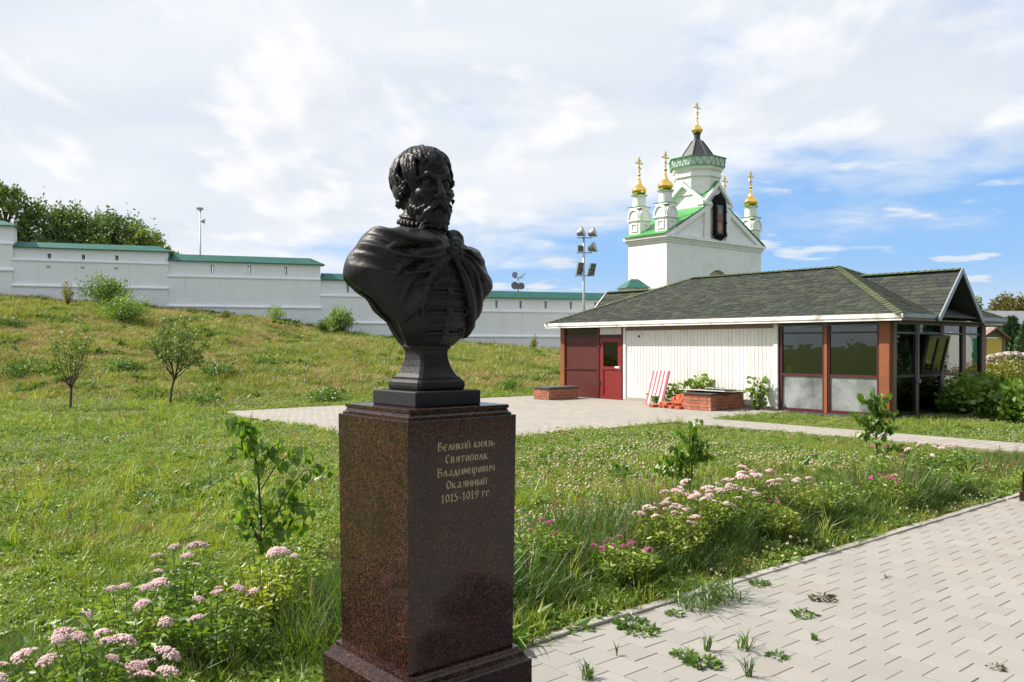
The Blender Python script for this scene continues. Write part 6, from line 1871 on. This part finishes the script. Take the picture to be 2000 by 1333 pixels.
for i, (x, y, h, r, lab) in enumerate(((2.75, 4.0, .34, .24, 'leafy herb clump right behind the pedestal'), (3.0, 4.75, .40, .30, 'leafy herb clump behind the pedestal'), (7.4, 4.1, .42, .32, 'leafy herb clump past the pale spiraeas'), (9.6, 3.95, .34, .28, 'low leafy herb clump by the kerb near the far end'), (2.35, 4.95, .42, .3, 'leafy herb clump left of the pedestal by the lime sapling'))):
    spiraea(x, y, h, r, 0, 0, lab, 150 + i, 'flowerless herb clumps in the border')
# ---------------------------------------------------------------- lime saplings with hanging heart-shaped leaves
def heart_leaf(name, mat):
    b = MB(); pts = [(0, 0), (-.30, -.10), (-.46, .14), (-.42, .42), (-.20, .78), (0, 1.05), (.20, .78), (.42, .42), (.46, .14), (.30, -.10)]
    V = [(p[0], 0.16 * abs(p[0]) - 0.10 * p[1] ** 2, -p[1]) for p in pts] + [(0, 0.0, -.40)]
    b.add(V, [(i, i + 1, 10) for i in range(9)] + [(9, 0, 10)])
    b.tube([(0, 0, 0), (0, 0.02, .28)], 0.012, 3)
    return b.mesh(name, mat)
LEAF = heart_leaf('leaf', M_lime_leaf); LEAF_Y = heart_leaf('leaf', M_yellow_leaf)

def sapling(x, y, label, branches, nleaf, size, seed, lean=0.0):
    rng = random.Random(seed)
    root = empty('lime_sapling', (x, y, -0.015), -HEAD, label, 'sapling', 'lime saplings in a row along the border')
    b = MB()
    for pts, r0, r1 in branches:
        k = len(pts); b.tube(pts, [r0 + (r1 - r0) * i / (k - 1) for i in range(k)], 6)
    b.build('stem', M_bark, root)
    w = [sum((Vector(p[i + 1]) - Vector(p[i])).length for i in range(len(p) - 1)) for p, _, _ in branches]
    for i in range(nleaf):
        p, _, _ = rng.choices(branches, w)[0]; main = p is branches[0][0]
        t = rng.uniform(0.45 if main else 0.12, 1.0) * (len(p) - 1); k = min(int(t), len(p) - 2)
        q = Vector(p[k]).lerp(Vector(p[k + 1]), t - k)
        a = rng.uniform(0, 6.28); o = rng.uniform(.02, .11) * (size / .1)
        q = q + Vector((o * math.cos(a), o * math.sin(a), rng.uniform(-.05, .05)))
        s = size * rng.uniform(.6, 1.05)
        obj('leaf', LEAF_Y if rng.random() < .02 else LEAF, root, q, (rng.gauss(0.35, .3), rng.gauss(0, .3), a + rng.gauss(0, .8)), (s, s, s))
    return root
sapling(2.764, 6.278, 'lime sapling with large drooping leaves left of the pedestal', [
    ([(0, 0, 0), (0.0, 0, .3), (-.02, 0, .62), (-.06, 0, .9), (-.13, 0, 1.06), (-.22, 0, 1.06)], .011, .004),
    ([(0, 0, .55), (.10, .03, .72), (.24, .02, .84), (.36, 0, .82)], .006, .003), ([(0, 0, .22), (.14, -.04, .38), (.24, -.02, .58), (.34, 0, .70), (.50, 0, .68)], .007, .003),
    ([(.14, -.04, .38), (.30, -.06, .44), (.44, -.05, .42)], .005, .003), ([(0, 0, .12), (-.1, .05, .28), (-.22, .06, .40)], .006, .003),
    ([(-.01, 0, .45), (-.12, -.05, .58), (-.22, -.06, .62)], .005, .003), ([(-.02, 0, .68), (.08, -.06, .86), (.16, -.05, .92)], .005, .003), ([(0, 0, .1), (.12, .06, .2), (.26, .04, .24)], .005, .003), ([(-.05, 0, .85), (-.14, .02, .9), (-.2, .0, .86)], .004, .003), ([(0, 0, .3), (-.08, .04, .42), (-.18, .08, .48)], .005, .003), ([(0, 0, .34), (.1, .06, .5), (.22, .08, .56)], .005, .003), ([(0, 0, .15), (.16, -.06, .28), (.34, -.05, .34)], .005, .003), ([(0, 0, .14), (-.06, -.06, .24), (-.16, -.1, .3)], .005, .003)], 300, .080, 3)
sapling(7.742, 6.003, 'bushy young lime sapling behind the pale spiraeas', [
    ([(0, 0, 0), (0.02, 0, .3), (.02, 0, .55), (.06, 0, .80)], .012, .004),
    ([(0, 0, .2), (-.16, .02, .36), (-.30, 0, .40)], .006, .003), ([(0, 0, .28), (-.14, -.05, .46), (-.20, -.05, .52)], .006, .003), ([(0.01, 0, .18), (-.2, .05, .26), (-.36, .03, .26)], .005, .003),
    ([(0.02, 0, .3), (.12, .03, .45), (.17, 0, .40)], .005, .003), ([(.02, 0, .45), (.10, -.04, .58), (.14, -.03, .56)], .005, .003), ([(.02, 0, .5), (-.06, .04, .62), (-.10, .03, .66)], .005, .003), ([(0, 0, .15), (-.1, -.1, .2), (-.2, -.12, .2)], .005, .003)], 295, .074, 4)
sapling(11.608, 5.744, 'round lime sapling in front of the glazed corner of the pavilion', [
    ([(0, 0, 0), (-.01, 0, .35), (.0, 0, .7), (-.05, 0, 1.08)], .016, .005),
    ([(0, 0, .4), (-.16, .03, .6), (-.30, 0, .72)], .007, .003), ([(0, 0, .5), (.14, -.03, .68), (.24, 0, .74)], .007, .003), ([(0, 0, .35), (.18, .04, .48), (.26, .0, .50)], .006, .003),
    ([(0, 0, .62), (-.12, .02, .86), (-.26, 0, .98)], .006, .003), ([(0, 0, .7), (.08, .05, .9), (.16, .05, .98)], .005, .003), ([(0, 0, .15), (.22, -.03, .25), (.42, 0, .20)], .005, .003), ([(0, 0, .45), (-.05, .12, .6), (-.08, .18, .64)], .005, .003), ([(0, 0, .32), (-.14, -.04, .42), (-.2, -.04, .44)], .005, .003)], 298, .090, 5)

# ---------------------------------------------------------------- bushes and trees
def bush(name, x, y, rx, h, label, cat, mat, nleaf, lsize, seed, group=None, stems=5, spiky=0.0, z0=None, aspect=.45, hang=0.0, low=0.1):
    rng = np.random.default_rng(seed); zg = float(ground_z(x, y)) if z0 is None else z0
    root = empty(name, (x, y, zg - 0.03), rng.uniform(0, 6), label, cat, group)
    st = MB(); tips = []
    nt = max(stems * 4, 14)
    for i in range(nt):
        a = 2.4 * i + rng.normal(0, .3); q = rx * math.sqrt((i + .5) / nt); hh = h * (low + (1 - low) * (1 - .55 * (q / rx) ** 2)) * rng.uniform(.72, 1.0)
        tips.append(np.array([q * math.cos(a), q * math.sin(a), hh]))
    for i, t in enumerate(tips):
        b = np.array([t[0] * .12, t[1] * .12, 0]); m_ = b * .45 + t * .55 + np.array([0, 0, .08 * h])
        st.tube([b, m_, t], [.012 * h, .008 * h, .003 * h], 4)
    st.build('stems', M_bark, root)
    k = rng.integers(0, nt, nleaf); T = np.array(tips)[k]
    u = rng.random(nleaf) ** .55
    B = T * np.array([.12, .12, 0]); Mm = B * .45 + T * .55 + np.array([0, 0, .08 * h])
    uu = u[:, None]; P = (1 - uu) ** 2 * B + 2 * uu * (1 - uu) * Mm + uu ** 2 * T
    sp = rx * (.20 - .10 * uu * (1 if spiky else 0)); P = P + rng.normal(size=(nleaf, 3)) * sp * np.array([1, 1, .8])
    P[:, 2] = np.maximum(P[:, 2], .02)
    D = P * np.array([1, 1, 0]) + rng.normal(size=(nleaf, 3)) * rx * .7; D[:, 2] += rx * (.3 - hang)
    V, F3 = leaf_cloud(P, D, rng.uniform(.65, 1.25, nleaf) * lsize, aspect, .3, rng); cloud_obj('foliage', V, F3, mat, root)
    return root

def at(px, dep): return cw((px - 1000) / 1650 * dep, dep)
GH = 'wild shrubs on the bank'
x, y = at(205, 50.5); bush('wild_shrub', x, y, 1.35, 2.0, 'bright round wild shrub against the wall at the top of the bank', 'shrub', M_bush, 2600, .17, 41, GH)
x, y = at(243, 44.0); bush('wild_shrub', x, y, 1.15, 1.5, 'spreading wild shrub just downhill of the round one', 'shrub', M_bush, 2400, .15, 42, GH)
x, y = at(663, 56.5); bush('wild_shrub', x, y, .85, 2.2, 'upright dark wild shrub by the wall step near the bust', 'shrub', M_bush, 1800, .17, 43, GH)
x, y = at(634, 57.0); bush('wild_shrub', x, y, .45, 1.0, 'tiny wild shrub beside the upright dark one', 'shrub', M_bush, 500, .15, 44, GH)
x, y = at(538, 55.5); bush('wild_shrub', x, y, .65, 1.2, 'thin wild shrub in front of the middle wall section', 'shrub', M_bush, 500, .14, 45, GH)
x, y = at(132, 49.0); bush('tall_weed', x, y, .38, 1.6, 'pale tall weed left of the round shrub', 'weed', M_hedge, 420, .12, 46, None, 4, 1.0)
x, y = at(1043, 55.0); bush('tall_weed', x, y, .25, 1.25, 'pale yellow tall weed on the bank left of the pavilion', 'weed', M_hedge, 420, .12, 47, None, 4, 1.0)
x, y = at(442, 53.0); bush('tall_weed', x, y, .35, .8, 'straw coloured weed tuft under the middle wall section', 'weed', M_hedge, 260, .12, 48, None, 4, 1.0)
for i, (px, dep, r, h, lab) in enumerate(((45, 27.5, .75, .6, 'dark nettle clump at the left edge of the bank'), (25, 38, .7, .5, 'nettle clump higher up at the left picture edge'), (430, 29.0, .7, .6, 'dark nettle clump right of the crooked bank tree'), (250, 30, .6, .45, 'low nettle clump between the two bank trees'), (640, 24.6, .6, .40, 'nettle clump at the foot of the bank behind the forecourt'), (995, 30.0, .55, .35, 'nettle clump at the foot of the bank by the forecourt corner'), (520, 33, .6, .4, 'nettle clump halfway up the bank left of the bust'), (385, 23.8, .6, .32, 'low nettle clump below the crooked bank tree'))):
    x, y = at(px, dep); bush('nettle_clump', x, y, r, h, lab, 'weed', M_weed, 700, .12, 60 + i, 'nettle clumps on the bank', 4)

def small_tree(px, dep, h, trunk_h, rx, label, seed, lean, nbr, nleaf, lsize):
    rng = np.random.default_rng(seed); x, y = at(px, dep); zg = float(ground_z(x, y))
    root = empty('bank_tree', (x, y, zg - .03), -HEAD, label, 'tree', 'young trees at the foot of the bank')
    b = MB(); f = np.array([lean, 0, trunk_h]); b.tube([(0, 0, 0), (lean * .3, .02, trunk_h * .5), tuple(f)], [.038, .030, .026], 7)
    P = []; D = []
    for i in range(nbr):
        a = 2.4 * i + rng.normal(0, .4); q = rx * rng.uniform(.35, 1.0); zt = (h - trunk_h) * (1.05 - .5 * (q / rx)) * rng.uniform(.7, 1.0)
        s0 = f * rng.uniform(.8, 1.0); s0 = np.array([f[0], f[1], s0[2]])
        top = f + np.array([q * math.cos(a), q * math.sin(a), zt]); m_ = s0 * .55 + top * .45 + np.array([q * .2 * math.cos(a), q * .2 * math.sin(a), 0]) + rng.normal(0, .04, 3)
        b.tube([tuple(s0), tuple(m_), tuple(top)], [.014, .009, .003], 5)
        for k in range(5):                                       # twigs, each carrying a spray of leaves
            t = rng.uniform(.35, 1.0); c = (1 - t) ** 2 * s0 + 2 * t * (1 - t) * m_ + t * t * top
            e = c + rng.normal(0, .20, 3) * rx + np.array([0, 0, .05]); b.tube([tuple(c), tuple(e)], [.005, .002], 3)
            n = int(nleaf / nbr / 5 * rng.uniform(.3, 1.7)); u = rng.random(n)[:, None]
            P.append(c * (1 - u) + e * u + rng.normal(size=(n, 3)) * .07 * rx); D.append(rng.normal(size=(n, 3)) + np.array([0, 0, .1]))
    b.build('trunk', M_bark, root)
    P = np.concatenate(P); D = np.concatenate(D); V, T = leaf_cloud(P, D, rng.uniform(.6, 1.2, len(P)) * lsize, .55, .3, rng); cloud_obj('crown', V, T, M_oliv, root)
small_tree(137, 21.6, 2.55, .70, .72, 'slender young tree with thin crown at the left foot of the bank', 71, .03, 11, 1100, .085)
small_tree(331, 23.0, 2.95, .90, 1.0, 'young tree with leaning trunk and round crown at the foot of the bank', 72, .14, 15, 2300, .088)

TREE_AT = None
def tree(px, dep, ztop, rx, crown_h, label, mat, seed, nleaf, lsize, name='broadleaf_tree', group='trees behind the wall', zg=None, lobes=26, spike=.5):
    rng = np.random.default_rng(seed); x, y = TREE_AT or at(px, dep); z0 = float(ground_z(x, y)) if zg is None else zg
    root = empty(name, (x, y, z0 - .1), -HEAD, label, 'tree', group); H = ztop - z0
    b = MB(); zc = H - crown_h; b.tube([(0, 0, 0), (.1, 0, zc * .6), (0, .1, zc + crown_h * .3), (0, 0, H * .85)], [.03 * H, .022 * H, .014 * H, .004 * H], 8)
    L = []
    for i in range(lobes):
        a = 2.4 * i; v = (i + .5) / lobes; zz = zc + crown_h * (.08 + .86 * v); q = rx * math.sqrt(max(1 - (2 * v - .85) ** 2 * .72, .08)) * rng.uniform(.55, .95)
        c = np.array([q * math.cos(a), q * math.sin(a), zz]); L.append((c, rx * rng.uniform(.24, .42)))
        b.tube([(0, 0, max(zz - .28 * crown_h, zc * .6)), tuple(c * np.array([.55, .55, 1]) + np.array([0, 0, -.1 * crown_h])), tuple(c)], [.008 * H, .006 * H, .002 * H], 5)
    b.build('trunk', M_bark, root)
    P = []; D = []
    for c, r in L:
        k = nleaf // lobes; d = rng.normal(size=(k, 3)); d /= np.linalg.norm(d, axis=1, keepdims=True); q = r * rng.random(k)[:, None] ** .42
        p = c + d * q * np.array([1, 1, .8]);
        tallest = rng.random(k) < spike * .25; p[tallest, 2] += np.abs(rng.normal(0, .5 * r, tallest.sum())); p[tallest, :2] = c[:2] + (p[tallest, :2] - c[:2]) * .35
        P.append(p); D.append(d + rng.normal(size=(k, 3)) * .7)
    P = np.concatenate(P); D = np.concatenate(D); V, T = leaf_cloud(P, D, rng.uniform(.7, 1.3, len(P)) * lsize, .55, .3, rng); cloud_obj('crown', V, T, mat, root)
tree(12, 66, 14.5, 1.7, 7.0, 'tallest broadleaf tree at the left picture edge behind the wall', M_tree, 81, 6500, .26, spike=1.0)
tree(92, 68, 13.0, 3.0, 6.5, 'broadleaf tree behind the left wall section nearest the picture edge', M_tree, 82, 8500, .27, spike=1.0)
tree(165, 70, 12.9, 3.0, 6.5, 'broadleaf tree in the middle of the clump behind the wall', M_tree, 83, 8500, .27, spike=1.0)
tree(232, 70, 12.4, 2.9, 6.2, 'broadleaf tree right of the middle in the clump behind the wall', M_tree, 84, 8500, .27)
tree(283, 69, 11.3, 2.1, 5.2, 'darker broadleaf tree at the right end of the clump behind the wall', M_tree, 85, 6000, .26)
tree(340, 74, 10.0, .9, 2.5, 'small treetop just showing over the wall roof', M_tree, 86, 900, .22)
GT = 'trees beyond the right end of the pavilion'
tree(1897, 66, 5.7, 1.0, 3.2, 'slim pale green tree behind the pavilion porch gable', M_bush, 87, 2600, .20, group=GT, zg=0)
tree(1972, 72, 5.9, 2.2, 4.0, 'broad tree with autumn colour at the right picture edge', M_autumn, 88, 6500, .24, group=GT, zg=0)
tree(2030, 75, 5.4, 2.2, 4.0, 'autumn tree mostly outside the right picture edge', M_autumn, 89, 4000, .24, group=GT, zg=0)
def bare_tree():
    x, y = at(1940, 70); root = empty('bare_tree', (x, y, 0), 0, 'thin leafless tree left of the autumn coloured one', 'tree'); rng = np.random.default_rng(3); b = MB()
    b.tube([(0, 0, 0), (.1, 0, 3), (0, 0, 5.3)], [.07, .05, .015], 6)
    for i in range(9):
        a = 2.4 * i; z = 2.4 + .28 * i; b.tube([(.05, 0, z), (.5 * math.cos(a), .5 * math.sin(a), z + .5), (.8 * math.cos(a), .8 * math.sin(a), z + 1.1)], [.02, .014, .006], 4)
    b.build('trunk', M_bark, root)
bare_tree()

def conifer(px, dep, h, r, label, seed):
    rng = np.random.default_rng(seed); x, y = at(px, dep); root = empty('conifer', (x, y, 0), 0, label, 'tree', 'dark conifers at the right edge')
    b = MB(); b.tube([(0, 0, 0), (0, 0, h * .9)], [.05, .015], 6); b.build('trunk', M_bark, root)
    n = 5200; v = rng.random(n) ** .8; a = rng.uniform(0, 6.28, n); rr = r * (1 - v) ** .55 * (.75 + .25 * np.sin(a * 5 + v * 9)) * rng.random(n) ** .25
    P = np.stack([rr * np.cos(a), rr * np.sin(a), .1 + h * v * .96], 1); D = np.stack([np.cos(a), np.sin(a), .7 + rng.normal(0, .4, n)], 1)
    V, T = leaf_cloud(P, D, rng.uniform(.10, .2, n), .30, .2, rng); cloud_obj('crown', V, T, M_conifer, root)
conifer(1975, 33, 2.75, .75, 'dark conifer right behind the notice board', 91)
conifer(2012, 32, 2.6, .8, 'dark conifer at the right picture edge', 92)
conifer(2060, 33, 2.8, .8, 'dark conifer just outside the right picture edge', 93)

def mirrored(x, y, h, r, label, seed):
    dep = x * FWD[0] + y * FWD[1]; lat = x * RGT[0] + y * RGT[1]; conifer(1000 + 1650 * lat / dep, dep, h, r, label, seed)
mirrored(31.9, 3.2, 3.4, .5, 'tall conifer mirrored in the first end window of the pavilion', 96)
mirrored(33.0, 3.1, 3.2, .35, 'slim conifer mirrored in the first end window of the pavilion', 97)
mirrored(34.7, 3.2, 3.3, .6, 'conifer mirrored beside the open sash of the pavilion', 98)
for i in range(5): bush('mirrored_hedge_shrub', 36.2 + i * 1.3, 3.9, .75, .95, 'grey green hedge shrub mirrored in the end windows', 'shrub', M_hedge, 700, .12, 130 + i, 'hedge mirrored in the end windows', 5, z0=0, low=.5)
# tall trees on the far side of the path: they stand behind the viewpoint and show in the polished granite
for i, (x, y, h, r) in enumerate(((1.5, -9.5, 11, 3.6), (6.5, -8.5, 12, 3.8), (11.5, -9.5, 11.5, 3.8), (17, -9, 12, 4.0), (-4, -9, 11.5, 3.8), (23, -10, 11, 3.8), (9, -14, 13, 4.2), (3.5, -14, 13, 4.2))):
    dep = x * FWD[0] + y * FWD[1]; lat = x * RGT[0] + y * RGT[1]
    TREE_AT = (x, y)
    tree(0, 1, h, r, h * .80, 'tall tree across the path behind the viewpoint, mirrored in the granite', M_tree, 140 + i, 3600, .46, name='path_tree', group='trees across the path behind the viewpoint', zg=0.0, lobes=30)
TREE_AT = None
# hedge and hydrangeas by the glazed end
for i, (px, dep, r, h) in enumerate(((1948, 25.5, .85, 1.38), (1992, 24.5, .95, 1.45), (2045, 24.0, 1.0, 1.4), (1925, 26.5, .7, 1.3))):
    x, y = at(px, dep); bush('hedge_shrub', x, y, r, h, ('yellow green hedge shrub below the notice board', 'yellow green hedge shrub at the right picture edge', 'yellow green hedge shrub just outside the right edge', 'yellow green hedge shrub touching the pavilion corner post')[i], 'shrub', M_hedge, 3000, .10, 95 + i, 'yellow green hedge by the pavilion', 6, low=.35)
for i, (px, dep, r, h, lab) in enumerate(((1905, 20.3, .70, .98, 'hydrangea bush with green heads in front of the glazed end'), (1958, 19.3, .75, .95, 'hydrangea bush in the middle of the bed by the pavilion'), (2010, 18.3, .75, .80, 'hydrangea bush cut by the right picture edge'), (1865, 20.6, .40, .60, 'small hydrangea bush nearest the open window'))):
    x, y = at(px, dep); root = bush('hydrangea_bush', x, y, r, h, lab, 'shrub', M_hydra, 1500, .16, 101 + i, 'hydrangeas by the glazed end', 5, aspect=.62, hang=.15, low=.3)
    rng = np.random.default_rng(i)
    for k in range(9 if r > .5 else 3):
        a = rng.uniform(0, 6.28); q = r * .8 * math.sqrt(rng.random()); 
        me = bpy.data.meshes.get('green_head')
        if me is None: me = head_mesh('green_head', .075, leafmat('green_flower', [(.16, .24, .05), (.26, .34, .10)], .3, 3), 60, 9)
        obj('flower_head', me, root, (q * math.cos(a), q * math.sin(a), h * (.98 - .25 * (q / r) ** 2)), None, (1, 1, .8))

# sprouts along the white wall
for i, (yy, h, r, n, ls, lab) in enumerate(((14.02, 1.05, .36, 170, .15, 'tall maple sprout behind the brick planter'), (12.28, .98, .26, 130, .14, 'maple sprout by the right end of the white wall'), (15.55, .50, .22, 90, .12, 'low weed left of the striped lounger'), (14.72, .80, .28, 160, .10, 'leafy weed between the striped lounger and loose bricks'), (14.95, .55, .26, 130, .10, 'dark weed behind the striped lounger'))):
    bush('wall_sprout', 18.58 if i < 2 else 18.5, yy, r, h, lab, 'plant', M_bush, n, ls, 111 + i, 'sprouts along the white wall', 3, 1.0, z0=.0, aspect=.85, hang=.5, low=.45)

# ---------------------------------------------------------------- weeds growing in the joints of the path
def gp(px, py):
    d = EYE * 1650 / (py - 676); return cw((px - 1000) / 1650 * d, d)
weeds = [('grass_weed', 1362, 1186, 'wide grass tuft by the kerb, left half', 46, .10, .26), ('grass_weed', 1408, 1172, 'wide grass tuft by the kerb, right half', 60, .11, .26),
         ('leaf_weed', 1232, 1222, 'flat leafy weed clump nearest the kerb end', 60, .10, 0), ('leaf_weed', 1256, 1236, 'flat leafy weed hugging the clump by the kerb', 50, .09, 0),
         ('leaf_weed', 1320, 1201, 'small weed left of the wide grass tuft', 30, .05, 0), ('leaf_weed', 1486, 1143, 'leafy weed right of the wide grass tuft near the kerb', 45, .065, 0),
         ('leaf_weed', 1606, 1172, 'dried star-shaped weed farthest out on the paving', 34, .075, 2), ('leaf_weed', 1570, 1203, 'green rosette weed below the dried one', 36, .07, 0),
         ('grass_weed', 1380, 1272, 'upright grass weed with long blades', 14, .03, .17), ('grass_weed', 1452, 1268, 'spreading grass weed beside a white stain', 26, .06, .16),
         ('leaf_weed', 1516, 1284, 'small low weed right of the spreading grass', 30, .05, 0), ('grass_weed', 1590, 1250, 'small spiky grass weed', 22, .03, .07),
         ('leaf_weed', 1372, 1298, 'crinkled dark green weed cushion', 70, .085, 0), ('leaf_weed', 1336, 1281, 'crinkled weed touching the dark green cushion', 50, .06, 0),
         ('grass_weed', 1148, 1326, 'grass weed at the bottom edge near the pedestal', 30, .05, .13), ('grass_weed', 1461, 1322, 'upright grass weed at the bottom edge', 16, .03, .18),
         ('leaf_weed', 1154, 1232, 'tiny weed on the kerb joint', 20, .03, 0), ('leaf_weed', 1944, 1306, 'tiny brown weed at the lower right', 16, .04, 2), ('grass_weed', 1205, 1281, 'single thin grass blade in a joint', 5, .01, .10), ('grass_weed', 1730, 1130, 'tiny grass sprig far out on the paving', 6, .015, .06)]
for i, (nm, px, py, lab, n, r, h) in enumerate(weeds):
    x, y = gp(px, py); rng = np.random.default_rng(200 + i); root = empty(nm, (x, y, 0.0), 0, lab, 'weed', 'weeds in the paving joints'); r *= (.8 if nm == 'leaf_weed' else 1)
    if nm == 'grass_weed':
        V, Fc = (blades(n * 2, r * 1.25, h * .35, h * .75, .0036, 2.0, rng, .8) if r >= .1 else blades(n, r * .6, h * .5, h, .0032, 1.25 if r > .05 else .8, rng, .6)); obj('blades', mesh_from('blades', V, Fc, M_grass_tall), root)
    else:
        k = int(n * 1.6); a = rng.uniform(0, 6.28, k); q = r * rng.random(k) ** .6 * 1.15; P = np.stack([q * np.cos(a), q * np.sin(a), .005 + .030 * (1 - (q / (1.2 * r)) ** 2) * rng.random(k) * (r / .08)], 1)
        D = np.stack([np.cos(a), np.sin(a), rng.uniform(-.10, .45, k)], 1) + rng.normal(0, .28, (k, 3)); V, T = leaf_cloud(P, D, rng.uniform(.028, .055, k) * (r / .08) ** .5, .5, .3, rng)
        cloud_obj('leaves', V, T, M_wither if h == 2 else M_weed, root)
